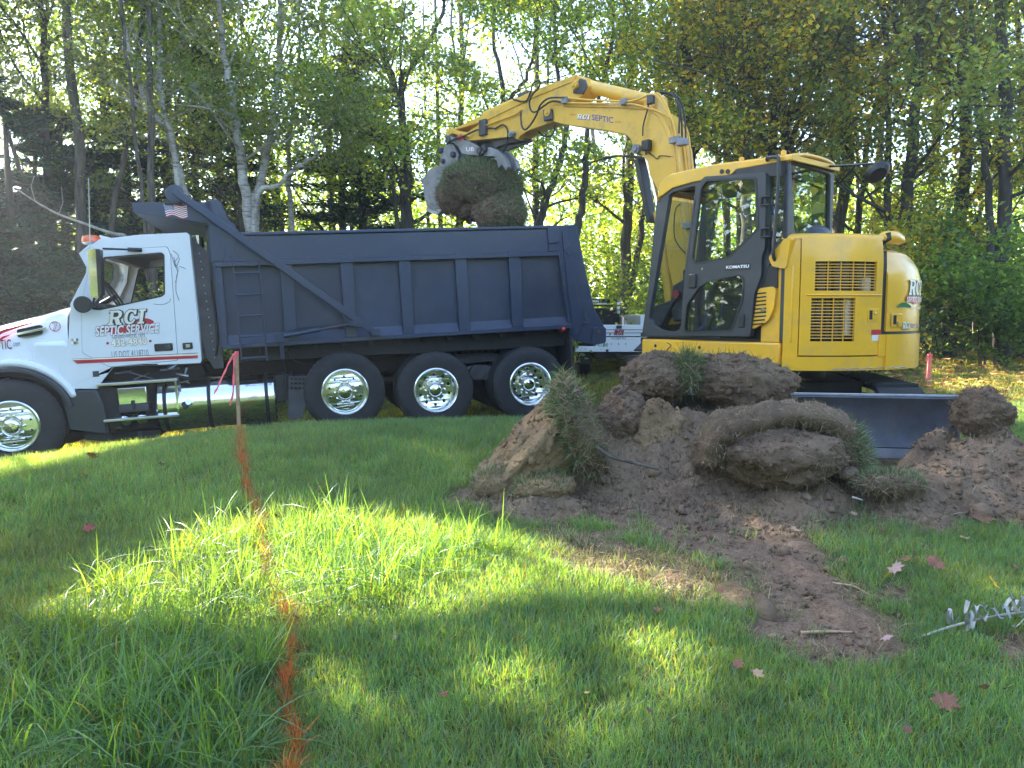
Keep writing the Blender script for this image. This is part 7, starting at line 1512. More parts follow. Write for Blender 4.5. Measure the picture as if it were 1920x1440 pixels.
def blob(name, c, r, rot, mat, label, cat, seed, disp=.25, freq=3.0, sub=5, roots=0, root_len=(.03, .10), grass=0, gdir=(0, 0, 1), gth=.1, glen=(.05, .1), group=None, squash=0, parent=None, strandw=.003, rootcols=None, fine=.08, box=0.0, clods=700):
    bm = bmesh.new(); bmesh.ops.create_icosphere(bm, subdivisions=sub, radius=1); V_ = np.array([v.co[:] for v in bm.verts]); Fc = np.array([[v.index for v in f.verts] for f in bm.faces]); bm.free()
    Nn = V_.copy(); d = 1 + disp * fbm(V_ * freq * .5 + seed * 3.7, 4, seed) + fine * fbm(V_ * freq * 2.6 + seed, 4, seed + 9) - fine * 1.2 * np.abs(fbm(V_ * freq * 1.5 + 4, 3, seed + 5))
    if box:
        mx_ = np.abs(V_).max(1, keepdims=True); V_ = V_ * ((1 - box) + box * (.86 / mx_))
    V_ = V_ * d[:, None]
    V_ += .05 * np.stack([fbm(V_ * freq * 1.3 + k_ * 17, 3, seed + 30 + k_) for k_ in range(3)], 1)
    if squash: V_[:, 2] = np.where(V_[:, 2] < -squash, -squash, V_[:, 2])
    Rm = np.array(Euler(rot).to_matrix()); V_ = (V_ * np.array(r) * (NEAR_K if parent is None else 1)) @ Rm.T
    o = np_mesh(name, V_, Fc, mat, parent, smooth=True)
    if parent is None: o.location = c; props(o, label, cat, group)
    else: o.location = c
    tri = V_[Fc]; nrm = np.cross(tri[:, 1] - tri[:, 0], tri[:, 2] - tri[:, 0]); ar = np.linalg.norm(nrm, axis=1); nrm /= ar[:, None]; pr = ar / ar.sum()
    def sample(n, w=None):
        p = pr if w is None else pr * w; p = p / p.sum(); i = rng.choice(len(Fc), n, p=p); a, b_ = rng.random(n), rng.random(n); s = a + b_ > 1; a[s] = 1 - a[s]; b_[s] = 1 - b_[s]
        return tri[i, 0] + (tri[i, 1] - tri[i, 0]) * a[:, None] + (tri[i, 2] - tri[i, 0]) * b_[:, None], nrm[i]
    if clods:
        Pp, Nr = sample(clods); add_clods('clods', Pp, np.exp(rng.normal(-4.75, .55, clods)) * float(np.mean(r)) / .3, mat, o)
    if roots:
        Pp, Nr = sample(roots); D = rng.normal(0, 1, Pp.shape); D -= (D * Nr).sum(1, keepdims=True) * Nr; D = D / np.linalg.norm(D, axis=1, keepdims=True) + Nr * rng.uniform(.0, .55, (roots, 1)) + np.array([0, 0, -.25]); pal = rootcols if rootcols is not None else np.array([(.13, .085, .06), (.20, .14, .09), (.09, .06, .04), (.28, .22, .13)])
        v, q, cc = ribbons(Pp - Nr * .008, D, rng.uniform(*root_len, roots), np.full(roots, strandw), rng.normal(0, .6, roots), pick(pal, roots, .25)); f = np_mesh('root_fibres', v, q, M['straw'], o, cc, smooth=True); f['kind'] = 'stuff'
    if grass:
        gd = np.array(gdir, float); gd /= np.linalg.norm(gd); w = np.clip((nrm @ gd) - gth, 0, 1) ** .5; Pp, Nr = sample(grass, w + 1e-6); D = Nr + np.array([0, 0, .25]) + rng.normal(0, .35, Pp.shape)
        v, q, cc = ribbons(Pp - Nr * .008, D, rng.uniform(*glen, grass), np.full(grass, .0045), rng.normal(0, .45, grass), pick(np.array([(.07, .16, .05), (.09, .19, .055), (.12, .18, .07), (.30, .27, .15), (.36, .32, .2)]), grass, .2)); f = np_mesh('grass_blades', v, q, M['straw'], o, cc, smooth=True); f['kind'] = 'stuff'
    return o
# heap of loose soil: a height field standing on the ground
def heap(name, label, bumps, x0, x1, y0, y1, step, mat, seed, roots=0):
    xs_ = np.arange(x0, x1, step); ys_ = np.arange(y0, y1, step); X, Y = np.meshgrid(xs_, ys_); P = np.stack([X, Y, X * 0], -1)
    h = np.zeros(X.shape)
    for cx, cy, rx, ry, hh, an in bumps:
        cx, cy, rx = cx * NEAR_K, cy * NEAR_K, rx * NEAR_K
        c_, s_ = math.cos(an), math.sin(an); wx = X + .10 * fbm(P * 1.8, 3, seed + 1) ; wy = Y + .10 * fbm(P * 1.8 + 5, 3, seed + 2); u = ((wx - cx) * c_ + (wy - cy) * s_) / rx; v = (-(wx - cx) * s_ + (wy - cy) * c_) / ry
        d2 = u * u + v * v; h = np.maximum(h, hh * np.exp(-d2 * 1.15)) * .75 + .25 * np.maximum(h, hh * np.clip(1 - d2 * .6, 0, 1))
    edge = np.clip(h / .10, 0, 1)
    h = h + edge * (.10 * fbm(P * 3.0, 4, seed) + .045 * fbm(P * 8, 4, seed + 3) + .02 * fbm(P * 25, 3, seed + 4) - .05 * np.abs(fbm(P * 5, 3, seed + 6)))
    Z = G(X.ravel(), Y.ravel()).reshape(X.shape) + h - .045
    ny_, nx_ = X.shape; idx = np.arange(nx_ * ny_).reshape(ny_, nx_); Fq = np.stack([idx[:-1, :-1], idx[:-1, 1:], idx[1:, 1:], idx[1:, :-1]], -1).reshape(-1, 4)
    keep = (h.ravel()[Fq].max(1) > .035); Fq = Fq[keep]; used = np.unique(Fq); mp = np.full(nx_ * ny_, -1); mp[used] = np.arange(len(used)); Vv = np.stack([X, Y, Z], -1).reshape(-1, 3)[used]
    o = np_mesh(name, Vv, mp[Fq], mat, smooth=True); props(o, label, 'soil heap')
    i = rng.choice(len(Vv), 4500); add_clods('clods', Vv[i] + rng.normal(0, .006, (4500, 3)), np.exp(rng.normal(-4.8, .6, 4500)), mat, o)
    if roots:
        i = rng.choice(len(Vv), roots, p=None); Pp = Vv[i]; v, q, cc = ribbons(Pp, up_dirs(roots, 1.25), rng.uniform(.02, .10, roots), np.full(roots, .003), rng.normal(0, .5, roots), pick(np.array([(.14, .09, .06), (.24, .18, .11), (.40, .33, .21), (.30, .22, .14), (.1, .065, .045)]), roots, .25)); f = np_mesh('root_fibres', v, q, M['straw'], o, cc); f['kind'] = 'stuff'
    return o, lambda x_, y_: float(Vv[np.argmin((Vv[:, 0] - x_) ** 2 + (Vv[:, 1] - y_) ** 2), 2])
heap('dirt_pile', 'broad heap of dug brown soil in front of the excavator, carrying the sod clumps', [(1.85, 6.5, 1.05, .52, .68, 0), (1.0, 6.5, .75, .50, .62, .1), (1.9, 6.15, .95, .5, .32, 0), (.25, 6.0, .55, .5, .16, .5), (1.25, 5.75, .85, .30, .15, -.35), (2.65, 6.1, .6, .45, .20, 0), (3.1, 5.9, .7, .4, .12, 0), (1.35, 5.95, .5, .26, .26, -.2), (1.9, 5.7, .6, .2, .14, -.45), (2.0, 5.45, .8, .3, .10, -.4), (.55, 6.35, .4, .35, .3, .4)], -.9, 4.0, 4.5, 7.3, .022, M['soil'], 201, 16000)
heap('dirt_pile', 'smaller loose soil pile at the right, pushed up against the dozer blade', [(3.75, 6.0, .72, .50, .50, 0), (3.3, 5.75, .6, .45, .34, .2), (4.3, 5.8, .8, .5, .40, 0), (3.1, 5.5, .6, .35, .20, 0), (4.2, 5.3, .8, .35, .15, 0), (3.55, 6.35, .35, .2, .50, 0)], 2.1, 5.4, 4.4, 6.7, .022, M['soil'], 301, 5000)
def C_at(u, v, Y): p = at(u, v, Y * (NEAR_K if Y < 8 else 1)); return (float(p[0]), float(p[1]), float(p[2]))
DARKROOT = np.array([(.13, .078, .05), (.20, .13, .085), (.09, .055, .036), (.30, .21, .13)])
PALE = np.array([(.36, .29, .18), (.22, .15, .09), (.48, .41, .27), (.15, .095, .06)])
blob('sod_clump', C_at(1232, 708, 6.85), (.30, .26, .23), (0, 0, .3), M['soil_dark'], 'round dark root ball at the top of the heap under the excavator deck', 'sod clump', 11, roots=1800, rootcols=DARKROOT, disp=.3)
blob('sod_clump', C_at(1385, 716, 6.75), (.47, .32, .24), (0, .12, -.1), M['soil_dark'], 'long upturned sod at the top of the heap with matted dark roots', 'sod clump', 12, roots=2600, rootcols=DARKROOT, disp=.28, grass=250, gdir=(.6, 0, .8), gth=.5)
blob('grass_clump', C_at(1290, 698, 6.72), (.11, .11, .17), (0, .1, 0), M['soil_dark'], 'small tuft of fresh green grass between the two upper sods', 'grass tuft', 13, roots=150, grass=900, gdir=(-.1, -.6, .6), gth=-.5, glen=(.06, .16), sub=4)
# left leaning slab: sandy underside with a grassy fold
blob('sod_slab', C_at(1000, 852, 6.25), (.60, .32, .22), (R(8), R(-47), R(14)), M['soil_tan'], 'tilted slab of turf at the left end of the heap showing its sandy underside', 'sod slab', 14, roots=3000, root_len=(.015, .07), disp=.30, freq=3.2, fine=.08, box=.7, rootcols=np.array([(.26, .19, .12), (.16, .11, .07)]))
blob('sod_clump', C_at(1085, 800, 6.15), (.17, .25, .43), (0, R(-22), R(0)), M['soil_dark'], 'grassy folded turf edge hanging over the left slab', 'sod clump', 15, roots=3200, grass=1500, gdir=(-.45, -.4, .6), gth=.0, disp=.3, rootcols=PALE, glen=(.05, .12))
blob('sod_clump', C_at(1160, 800, 6.5), (.24, .3, .34), (0, R(10), 0), M['soil_dark'], 'dark torn turf with hanging roots between the left slab and the sandy block', 'sod clump', 25, roots=2500, disp=.35, rootcols=DARKROOT)
blob('sod_slab', C_at(1225, 812, 6.42), (.27, .22, .28), (R(-15), R(38), R(10)), M['soil_tan'], 'sandy block of turned subsoil in the middle of the heap', 'sod slab', 16, roots=900, root_len=(.02, .06), disp=.35, fine=.10, box=.6, rootcols=np.array([(.24, .17, .11), (.14, .09, .06)]))
# folded sod: an arch and the lobe inside it
arc = [(1325, 868), (1330, 835), (1352, 805), (1395, 783), (1450, 770), (1505, 773), (1555, 790), (1590, 822), (1605, 862)]
pa = [C_at(u, v, 5.95) for u, v in arc]
mb = MB(); mb.tube(spline(pa, 8), [.075 + .045 * math.sin(math.pi * min(1, (i + 4) / 60)) for i in range(len(spline(pa, 8)))], 20); me_ = np.array(mb.v)
Pn = me_ * 6; cen = np.array([np.array(p) for p in spline(pa, 8)]); nn_ = (me_.reshape(len(cen), 20, 3) - cen[:, None]); nn_ = nn_ / np.linalg.norm(nn_, axis=2, keepdims=True); off_ = ((.10 * fbm(Pn * .55, 4, 401) + .03 * fbm(Pn * 2.2, 3, 402))).reshape(len(cen), 20); sq = nn_ * np.array([1, 1.5, 1]) ; me2 = (cen[:, None] + (me_.reshape(len(cen), 20, 3) - cen[:, None]) * np.array([1, 1.7, 1]) + nn_ * off_[..., None]).reshape(-1, 3); org = me2.mean(0); mb.v = [tuple(p - org) for p in me2]
fold = mb.build('sod_fold', M['soil_dark'], None, smooth=80); fold.location = org; props(fold, 'thick arched fold of turf, roots outward, in the middle of the heap', 'sod clump')
gridv = me2.reshape(len(cen), 20, 3) - org; nq = 4200; i_ = rng.integers(0, len(cen) - 1, nq); j_ = rng.integers(0, 20, nq); a_ = rng.random((nq, 1)); b2_ = rng.random((nq, 1)); Pp = (gridv[i_, j_] * (1 - a_) + gridv[i_ + 1, j_] * a_) * (1 - b2_) + (gridv[i_, (j_ + 1) % 20] * (1 - a_) + gridv[i_ + 1, (j_ + 1) % 20] * a_) * b2_
Tn = rng.normal(0, 1, (nq, 3)); Tn -= (Tn * nn_[i_, j_]).sum(1, keepdims=True) * nn_[i_, j_]
v, q, cc = ribbons(Pp, nn_[i_, j_] * rng.uniform(.1, .9, (nq, 1)) + Tn * .7 + np.array([0, 0, -.2]), rng.uniform(.015, .075, nq), np.full(nq, .0026), rng.normal(0, .5, nq), pick(PALE, nq, .25)); f = np_mesh('root_fibres', v, q, M['straw'], fold, cc); f['kind'] = 'stuff'
blob('sod_clump', C_at(1472, 855, 5.84), (.50, .28, .235), (0, .05, 0), M['soil_dark'], 'rounded lump of rooty turf tucked under the arched fold', 'sod clump', 17, roots=2800, rootcols=PALE, disp=.35, root_len=(.02, .08))
blob('sod_clump', C_at(1580, 850, 6.0), (.16, .2, .26), (0, -.2, 0), M['soil_dark'], 'pale grass fringe at the right end of the arched fold', 'sod clump', 18, roots=900, rootcols=PALE, grass=1300, gdir=(.7, -.4, .3), gth=0, glen=(.06, .14), sub=4)
blob('sod_clump', C_at(1020, 915, 5.95), (.27, .20, .11), (0, -.1, .3), M['soil_tan'], 'low sandy clod with grass at the foot of the left slab', 'sod clump', 19, roots=400, grass=500, gdir=(-.5, -.2, .7), gth=.2, disp=.3, sub=4)
blob('sod_clump', C_at(925, 905, 6.1), (.18, .16, .10), (0, -.2, 0), M['soil_tan'], 'small flat clod at the far left tip of the heap', 'sod clump', 26, roots=200, grass=300, gdir=(-.2, 0, .8), gth=.4, sub=4)
blob('soil_clod', C_at(1592, 888, 5.75), (.075, .07, .055), (0, 0, 0), M['soil'], 'smooth brown clod of earth right of the arched fold', 'clod', 22, sub=4, disp=.15, fine=.02)
blob('sod_clump', C_at(1842, 772, 6.2), (.22, .22, .20), (0, .5, 0), M['soil_dark'], 'crumbling sod standing on top of the right hand soil pile beside the blade end', 'sod clump', 23, roots=2200, rootcols=DARKROOT, disp=.4)
blob('sod_clump', C_at(1668, 905, 5.6), (.26, .16, .08), (0, 0, .2), M['soil_dark'], 'flat tangle of roots and torn grass between the two soil piles', 'sod clump', 24, roots=1500, grass=350, gdir=(0, -.3, .9), gth=.2, disp=.3, rootcols=PALE, sub=4)
# many small crumbs on the bare earth
n = 9000; x = rng.uniform(-.6, 4.6, n); y = rng.uniform(2.6, 6.2, n); k = (soil_mask(x, y) > .5) | (thin_mask(x, y) & (rng.random(n) < .4)) | (soil_mask(x + rng.normal(0, .12, n), y + rng.normal(0, .15, n)) > .5); x, y = x[k], y[k]; n = len(x)
o = add_clods('soil_crumbs', np.stack([x, y, G(x, y) + .012], 1), np.exp(rng.normal(-4.95, .6, n)), M['soil'], None); props(o, 'small crumbs of loose earth on the bare soil', None, None, 'stuff')
# sod held by the bucket
q = EF.w((B(905, 360)[0], BYc + .10, B(905, 360)[1]))
ht_ = [C_at(900, 348, 12.45), C_at(940, 395, 12.2), C_at(850, 352, 12.55)]
held = thing('held_sod', 'large grassy clump of turf hanging from the excavator bucket above the dump bed', 'sod clump', ht_[0])
def hb(nm, c, r_, rot, seed, **k): o = blob(nm, tuple(np.array(c) - np.array(ht_[0])), r_, rot, k.pop('mat', M['soil_dark']), None, None, seed, parent=held, **k); return o
hb('turf', C_at(905, 350, 12.35), (.62, .48, .38), (0, .15, 0), 31, disp=.22, roots=1500, grass=9000, gdir=(.2, -.3, .8), gth=-.25, glen=(.07, .15), strandw=.006)
hb('turf', C_at(938, 398, 12.2), (.42, .36, .36), (0, 0, 0), 32, disp=.18, roots=1500, grass=3800, gdir=(.7, -.4, .1), gth=.0, glen=(.05, .11), strandw=.006, mat=M['soil'])
hb('turf', C_at(852, 362, 12.45), (.27, .33, .33), (0, .3, 0), 33, disp=.4, roots=2600, root_len=(.05, .16), strandw=.006, rootcols=np.array([(.20, .13, .07), (.28, .20, .11), (.12, .08, .05)]), mat=M['soil'])
hb('turf', C_at(888, 395, 12.4), (.24, .3, .18), (0, .3, 0), 34, disp=.4, roots=900, strandw=.006)
# exposed root, sticks
def stick(name, label, pts, r0, r1, mat, cat='root'):
    P = [np.array(p, float) for p in spline(pts, 5)]; o0 = P[0]; m = MB(); m.tube([p - o0 for p in P], list(np.linspace(r0, r1, len(P))), 7); o = m.build(name, mat, None, smooth=80); o.location = o0; return props(o, label, cat)
stick('exposed_root', 'bare bent root poking out of the heap below the left slab', [C_at(1118, 838, 5.9), C_at(1145, 856, 5.85), C_at(1180, 866, 5.82), C_at(1235, 880, 5.8)], .015, .010, M['bark'])
stick('exposed_root', 'short upright root standing left of the round root ball', [C_at(1170, 752, 6.5), C_at(1168, 725, 6.5), C_at(1175, 702, 6.52)], .014, .005, M['bark'])
stick('exposed_root', 'forked root end curling up in front of the excavator deck', [C_at(1246, 668, 6.9), C_at(1252, 655, 6.85), C_at(1258, 648, 6.85), C_at(1250, 642, 6.85)], .007, .003, M['bark_dark'])
stick('wood_sliver', 'pale flat wood sliver in the bare soil at the right', [on_ground(1560, 1100) + [0, 0, .02], on_ground(1600, 1106) + [0, 0, .02], on_ground(1632, 1116) + [0, 0, .0]], .008, .003, M['stakewood'], 'wood sliver')
stick('wood_sliver', 'long tan wood sliver lying on the nearest bare soil patch', [on_ground(1500, 1192) + [0, 0, .015], on_ground(1560, 1190) + [0, 0, .015], on_ground(1608, 1186) + [0, 0, .0]], .009, .004, M['stakewood'], 'wood sliver')
stick('wood_sliver', 'tiny bright chip at the foot of the right sod lump', [C_at(1598, 932, 5.35), C_at(1618, 938, 5.33)], .008, .004, M['deadwood'], 'wood sliver')
# dried pale plant at the lower right
pl = thing('dried_plant', 'withered silver grey leafy stem lying on the grass at the lower right', 'dead plant', tuple(on_ground(1860, 1185)))
o0 = np.array(pl.location); A_ = [on_ground(u, v) + [0, 0, h_] - o0 for u, v, h_ in ((1720, 1204, .02), (1780, 1195, .05), (1850, 1185, .07), (1925, 1170, .06), (1990, 1160, .03))]
m = MB(); m.tube(spline(A_, 5), .006, 6); m.build('stem', M['deadwood'], pl)
for k in range(24):
    t_ = rng.random(); P0 = A_[1] * (1 - t_) + A_[3] * t_ + rng.normal(0, .03, 3); P0[2] = abs(P0[2]) + .02; d_ = rng.normal(0, 1, 3); d_[2] = abs(d_[2]) * .3; d_ /= np.linalg.norm(d_); L_ = rng.uniform(.04, .09); sd_ = np.cross(d_, [0, 0, 1]); sd_ /= np.linalg.norm(sd_); vs = []; 
    for i in range(6): t2 = i / 5; w_ = .012 * math.sin(math.pi * min(.97, t2 + .03)); c_ = P0 + d_ * L_ * t2 + np.array([0, 0, .03 * math.sin(t2 * 5 + k)]); vs += [c_ - sd_ * w_ + [0, 0, .008], c_, c_ + sd_ * w_ + [0, 0, .008]]
    fs = []
    for i in range(5): fs += [(3 * i, 3 * i + 1, 3 * i + 4, 3 * i + 3), (3 * i + 1, 3 * i + 2, 3 * i + 5, 3 * i + 4)]
    m = MB(); m.add(vs, fs); m.build('leaf', paint('withered_leaf', (.34, .33, .31), .8, 0, 0, .3, None, 0, 0, 20) if k == 0 else bpy.data.materials['withered_leaf'], pl, smooth=60)
# weed plant in front of the middle wheel
wd_ = on_ground(785, 790); wd_[2] = g(wd_[0], wd_[1]); weed = thing('weed_plant', 'leafy green weed growing in the grass in front of the middle truck wheel', 'weed', tuple(wd_))
for k in range(3):
    a = rng.uniform(0, 6.28); m = MB(); top = np.array([.06 * math.cos(a), .06 * math.sin(a), .24 - .05 * k]); m.tube([(0, 0, 0), tuple(top * .5), tuple(top)], .004, 5); m.build('stem', M['bark'], weed)
    n = 26; t_ = rng.uniform(.2, 1, n); Pp = top[None] * t_[:, None]; D = up_dirs(n, 1.0); D[:, 2] *= .5; v, q_, cc = ribbons(Pp, D, rng.uniform(.05, .09, n), np.full(n, .016), rng.normal(0, .4, n), pick(np.array([(.07, .15, .04), (.10, .18, .05)]), n), 3); o = np_mesh('leaves', v, q_, M['leaf'], weed, cc, smooth=True); o['kind'] = 'stuff'
# survey stakes
def stake(u0, v0, vb, Y, w, label, ribs):
    p = at(u0, vb, Y); top = at(u0 + 1, v0, Y); zg = g(p[0], p[1]); s = thing('survey_stake', label, 'stake', (p[0], p[1], zg)); H_ = top[2] - zg
    m = MB(); m.box(-w / 2, w / 2, -.011, .011, -.1, H_); m.build('post', M['stakewood'], s, bevel=.002)
    m = MB(); m.box(-w / 2 - .001, w / 2 + .001, -.0125, .0125, H_ - .05, H_ + .002); m.build('painted_tip', M['pink'], s)
    for pts in ribs:
        P = [np.array([(u - u0) / F_PX * Y, -.02 - .02 * i, H_ - (v - v0) / F_PX * Y]) for i, (u, v) in enumerate(pts)]; P = spline(P, 6); mm = MB(); vs = []
        for i, q in enumerate(P): ww = .011 * (1 + .3 * math.sin(i)); vs += [q - np.array([ww, .004 * math.sin(i * .8), 0]), q + np.array([ww, .004 * math.cos(i * .8), .004])]
        mm.add(vs, [(2 * i, 2 * i + 1, 2 * i + 3, 2 * i + 2) for i in range(len(P) - 1)]); mm.build('ribbon', M['pink'], s, smooth=60)
    return s
stake(448, 659, 800, 8.3, .036, 'thin wooden survey stake with a long pink ribbon, in front of the truck fuel tank', [[(447, 661), (440, 672), (432, 690), (424, 708), (417, 725), (411, 738)], [(446, 662), (444, 700), (443, 735), (437, 760)]])
stake(1741, 664, 722, 12.5, .07, 'short stake wrapped in bright pink tape standing right of the excavator tail', [[(1735, 666), (1733, 690), (1731, 720)], [(1741, 664), (1739, 690), (1736, 718)]])
# fallen leaves
LEAF = [(-.0, -.5), (.10, -.30), (.42, -.38), (.30, -.12), (.5, .10), (.25, .12), (.22, .38), (.06, .25), (0, .55), (-.06, .25), (-.24, .36), (-.25, .10), (-.5, .12), (-.30, -.12), (-.40, -.40), (-.10, -.30)]
cols = {'brown': (.16, .06, .035), 'red': (.22, .035, .03), 'tan': (.34, .20, .12), 'yellow': (.60, .40, .03), 'pink': (.36, .22, .20), 'orange': (.45, .12, .03)}
for k_, c_ in cols.items(): M['leaf_' + k_] = paint('leaf_' + k_, c_, .75, 0, 0, .25, None, 0, 0, 30)
leafmesh = {}
def fallen(u, v, size, colr, label, group=None, lift=.065):
    p = on_ground(u, v); s = size / F_PX * np.linalg.norm(p - EYE) / 1.0
    key = (colr, rng.integers(0, 3))
    if key not in leafmesh:
        m = MB(); curl = rng.uniform(-.5, .9); vs = [(x_, y_, curl * (x_ * x_ + .3 * y_ * y_) + .05 * math.sin(9 * x_ + 4 * y_)) for x_, y_ in LEAF] + [(0, 0, .02)]; n_ = len(LEAF); m.add(vs, [(i, (i + 1) % n_, n_) for i in range(n_)]); o = m.build('fallen_leaf', M['leaf_' + colr], None, smooth=60); leafmesh[key] = o
    else: o = leafmesh[key].copy(); C.objects.link(o)
    o.location = (p[0], p[1], g(p[0], p[1]) + lift); o.scale = (s, s, s); o.rotation_euler = (rng.normal(.35, .4), rng.normal(0, .4), rng.uniform(0, 6.28)); props(o, label, 'leaf', group)
fallen(1773, 1345, 44, 'brown', 'largest brown fallen leaf, lying near the lower right corner of the lawn')
fallen(168, 1010, 26, 'red', 'dark red fallen leaf on the dull grass left of the painted line')
fallen(175, 868, 24, 'orange', 'orange fallen leaf on the sunlit strip below the front wheel')
fallen(555, 1182, 24, 'red', 'dark red fallen leaf touching the painted orange line')
fallen(333, 1242, 22, 'red', 'deep red fallen leaf among the tall grass blades')
fallen(975, 1220, 20, 'red', 'small red fallen leaf alone in the middle of the foreground lawn')
fallen(1383, 1272, 24, 'brown', 'brown leaf standing on edge below the bare soil patch')
fallen(1420, 1291, 26, 'tan', 'tan curled leaf just right of the upright brown leaf')
fallen(1860, 1113, 26, 'yellow', 'bright yellow fallen leaf above the withered plant')
fallen(1752, 1075, 36, 'brown', 'large dark brown curled leaf beside the bare soil on the right')
fallen(1678, 1085, 32, 'pink', 'pale pinkish dry leaf at the right edge of the soil')
fallen(1700, 1070, 28, 'brown', 'crumpled brown leaf between the pale leaf and the dark curled leaf')
fallen(1840, 990, 36, 'brown', 'flat brown leaf on the grass in front of the right soil pile')
fallen(1900, 952, 28, 'brown', 'dark leaf at the foot of the right soil pile')
fallen(1664, 1100, 16, 'yellow', 'tiny yellow leaf beside the pale pinkish leaf')
fallen(1660, 1222, 26, 'pink', 'pinkish curled leaf below the nearest bare patch')
fallen(1845, 1318, 20, 'tan', 'small tan leaf upright near the largest brown leaf')
for i, (u, v, s, c_) in enumerate([(1233, 1168, 22, 'brown'), (1394, 1210, 14, 'red'), (1807, 1028, 18, 'tan'), (1868, 978, 18, 'tan'), (1903, 1085, 16, 'brown'), (303, 885, 16, 'tan'), (1215, 1362, 14, 'brown'), (832, 1333, 16, 'red'), (607, 1322, 16, 'brown'), (1490, 1012, 20, 'tan'), (600, 932, 10, 'red'), (1886, 1320, 14, 'brown'), (860, 1085, 12, 'brown'), (740, 1222, 10, 'tan'), (160, 905, 14, 'tan'), (520, 985, 14, 'brown'), (1100, 1330, 12, 'tan'), (1560, 1320, 14, 'brown'), (1700, 1400, 16, 'brown'), (1300, 1400, 12, 'red'), (1650, 1010, 16, 'brown'), (1600, 980, 14, 'tan'), (1350, 1130, 16, 'brown')]):
    fallen(u, v, s, c_, 'small dry fallen leaf scattered on the lawn', 'small dry leaves scattered on the lawn')
n = 6500; x = rng.uniform(3, 18, n); y = rng.uniform(9, 22, n); z = G(x, y) + .05; s_ = rng.uniform(.03, .065, n); a_ = rng.uniform(0, 6.28, n); qd = np.array([(-1, -.6), (1, -.6), (1, .6), (-1, .6)]); Vv = np.stack([np.stack([x + s_ * (q0[0] * np.cos(a_) - q0[1] * np.sin(a_)), y + s_ * (q0[0] * np.sin(a_) + q0[1] * np.cos(a_)), z + rng.uniform(0, .04, n)], 1) for q0 in qd], 1)
cc = np.repeat(pick(np.array([(.45, .28, .10), (.35, .18, .07), (.5, .36, .12), (.25, .12, .06)]), n, .2), 4, 0); o = np_mesh('leaf_litter', Vv.reshape(-1, 3), np.arange(n * 4).reshape(-1, 4), M['dead_leaf'], None, cc); props(o, 'scattered autumn leaf litter on the far lawn by the wood', None, None, 'stuff')

# ------------------------------------------------------------------ white service truck beyond
SYd = 15.2
def SP(u, v, Y=SYd): p = at(u, v, Y); return p
sp0 = SP(1078, 662); sp1 = SP(1240, 662); zg = g((sp0[0] + sp1[0]) / 2, SYd + 1) - .05
sv = thing('service_truck', 'white utility truck with a black ladder rack, parked beyond the dump truck tailgate', 'truck', ((sp0[0] + sp1[0]) / 2, SYd, zg), (0, 0, R(90)))
cxs = (sp0[0] + sp1[0]) / 2; hw = (sp1[0] - sp0[0]) / 2
def Z(v, Y=SYd): return float(SP(1160, v, Y)[2] - zg)
def U(u): return -(float(SP(u, 640)[0]) - cxs)      # local y (x runs away from the camera)
m = MB(); m.box(0, .08, -hw + .16, hw, Z(660), Z(632)); m.build('rear_panel', M['white_paint'], sv, bevel=.01)
m = MB(); m.box(-.02, .06, -hw + .16, hw, Z(630.5), Z(609)); tg = m.build('tailgate', M['white_paint'], sv, bevel=.01)
m = MB()
for v in (618, 624): m.box(-.028, -.02, -hw + .2, hw - .04, Z(v) - .006, Z(v) + .006)
m.build('tailgate_rib', M['vinyl_grey'], tg)
a = SP(1160, 613); m = MB(); m.box(-.04, -.02, U(1165), U(1155), Z(616), Z(610)); m.build('tailgate_latch', M['black'], tg)
m = MB(); m.box(0, 3.0, -hw, -hw + .42, Z(660), Z(590)); m.box(0, 3.0, hw - .42 - .0, hw, Z(650), Z(592)); m.build('side_box', M['white_paint'], sv, bevel=.012)
m = MB(); m.box(.081, 2.9, -hw + .43, hw - .43, Z(640), Z(630)); m.box(2.9, 2.98, -hw + .43, hw - .43, Z(660), Z(592)); m.build('bed_floor', M['chassis'], sv)
m = MB(); m.box(3.05, 4.9, -hw + .1, hw - .1, Z(660), Z(602)); m.build('cab_body', M['white_paint'], sv, bevel=.08, seg=3); m = MB(); m.add([(3.1, -hw + .16, Z(602)), (3.1, hw - .16, Z(602)), (4.7, hw - .16, Z(602)), (4.7, -hw + .16, Z(602)), (3.2, -hw + .3, Z(575)), (3.2, hw - .3, Z(575)), (4.2, hw - .3, Z(575)), (4.2, -hw + .3, Z(575))], [(0, 1, 2, 3), (7, 6, 5, 4), (0, 4, 5, 1), (1, 5, 6, 2), (2, 6, 7, 3), (3, 7, 4, 0)]); m.build('cab_roof', M['black'], sv, bevel=.05)
m = MB(); m.box(4.9, 6.1, -hw + .15, hw - .15, Z(668), Z(622)); m.build('bonnet', M['white_paint'], sv, bevel=.1, seg=3)
m = MB(); m.box(2.985, 3.0, -hw + .43, hw - .43, Z(660), Z(590)); m.build('bulkhead', M['chassis'], sv)
zz = Z(562, SYd + 3); yl, yr = U(1112) + .05, U(1166) - .0
rack = part_empty('headache_rack', sv)
def YY(u, Y=SYd + 3): return -(float(at(u, 600, Y)[0]) - cxs)
m = MB(); zt_ = float(at(1150, 563, SYd + 3)[2] - zg); zm_ = float(at(1150, 590, SYd + 3)[2] - zg); ya, yb = YY(1098), YY(1160)
m.tube([(3.0, ya, zm_), (3.0, ya, zt_), (3.0, yb + .04, zt_), (3.0, yb - .08, zm_)], .04, 8); 
for k in (.35, .6, .85): m.box(2.98, 3.02, yb - .02, ya, zm_ + (zt_ - zm_) * k - .015, zm_ + (zt_ - zm_) * k + .03)
m.build('rack_frame', M['black'], rack)
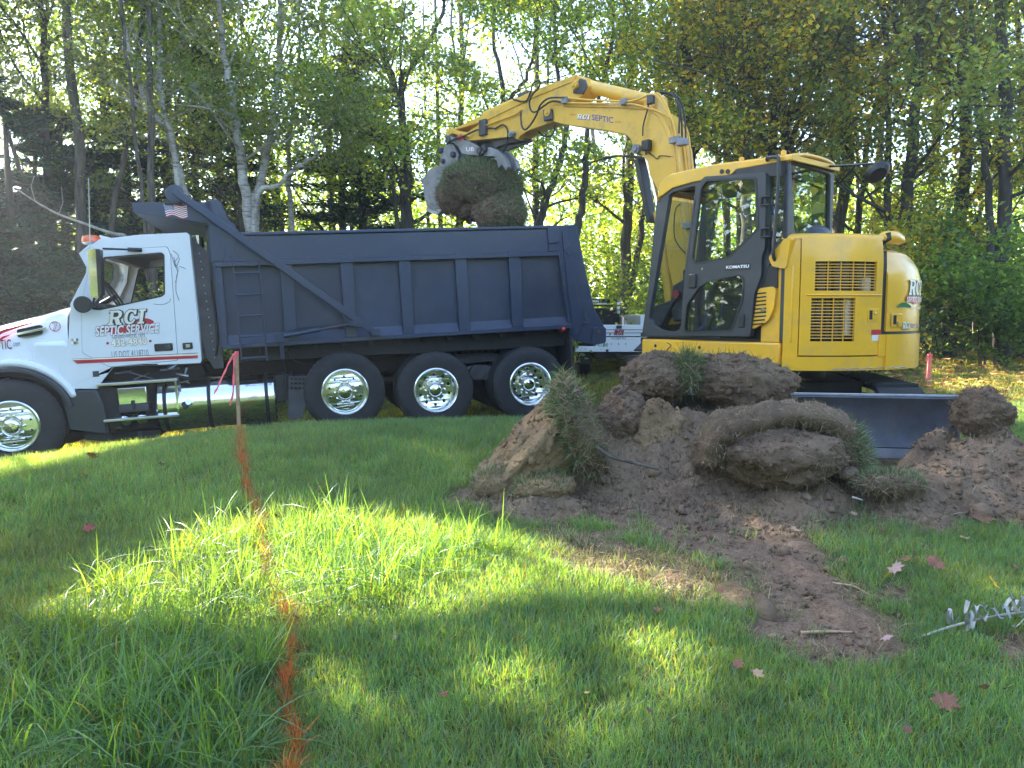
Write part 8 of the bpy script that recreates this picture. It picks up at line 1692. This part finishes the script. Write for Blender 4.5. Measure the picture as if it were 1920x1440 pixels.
for k in range(3): m = MB(); z0_ = zm_ + (zt_ - zm_) * (.08 + .3 * k); m.box(2.93, 2.955, yb - .02 + .0 * k, yb + .05, z0_, z0_ + .07); m.build('reflective_plate', M['vinyl_white'], rack)
m = MB(); m.box(2.93, 2.955, (ya + yb) / 2 - .1, (ya + yb) / 2 + .12, zt_ - .1, zt_ - .06); m.box(2.93, 2.955, ya - .3, ya - .05, zt_ - .05, zt_ - .0); m.build('reflective_plate', M['vinyl_white'], rack)
for s in (1, -1):
    w = part_empty('wheel', sv, (.9, s * (hw - .25), .38)); m = MB(); m.lathe([(.2, .12), (.36, .12), (.39, .08), (.39, -.08), (.36, -.12), (.2, -.12)], n=28); m.build('tyre', M['rubber'], w); m = MB(); m.lathe([(0, .1), (.2, .1), (.2, -.1), (0, -.1)], n=20); m.build('rim', M['alu'], w)
    c2 = copy_tree(w, sv); c2.location = (4.9, s * (hw - .25), .38)
m = MB(); m.box(.1, 5.6, -.45, .45, Z(672), Z(661)); m.box(-.12, 0.02, -.05, .05, Z(672), Z(664)); m.build('underframe', M['chassis'], sv, bevel=.01)
m = MB(); m.box(.25, .27, U(1114), U(1083), Z(684), Z(664)); m.box(.25, .27, -U(1114), -U(1083), Z(684), Z(664)); m.build('mud_flap', M['rubber'], sv)
def SB_(u0, v0, u1, v1): return (-U(u0), Z(v1), -U(u1), Z(v0))
rp = lambda x_, z_, k=0: (-.022 - k, -x_, z_)
rci(sv, SB_(1150, 619, 1170, 627), lambda x_, z_, k: (-.03 - k, -x_, z_), mats=('vinyl_black', 'red'), d=.004)
lettering(sv, 'words', 'RCISEPTIC', SB_(1147, 632.5, 1174, 636.5), lambda x_, z_: (-.003, -x_, z_), M['vinyl_grey'], offset=.01)
lettering(sv, 'words', '432-4840', SB_(1121, 643, 1140, 650), lambda x_, z_: (-.003, -x_, z_), M['vinyl_green'], offset=.01)
m = MB()
for u in (1146, 1160, 1173): m.cyl((-.003, U(u), Z(645)), (-.006, U(u), Z(645)), .012, 8)
m.box(-.01, 0, U(1141), U(1136), Z(660), Z(655)); m.build('marker_lights', M['vinyl_black'], sv)
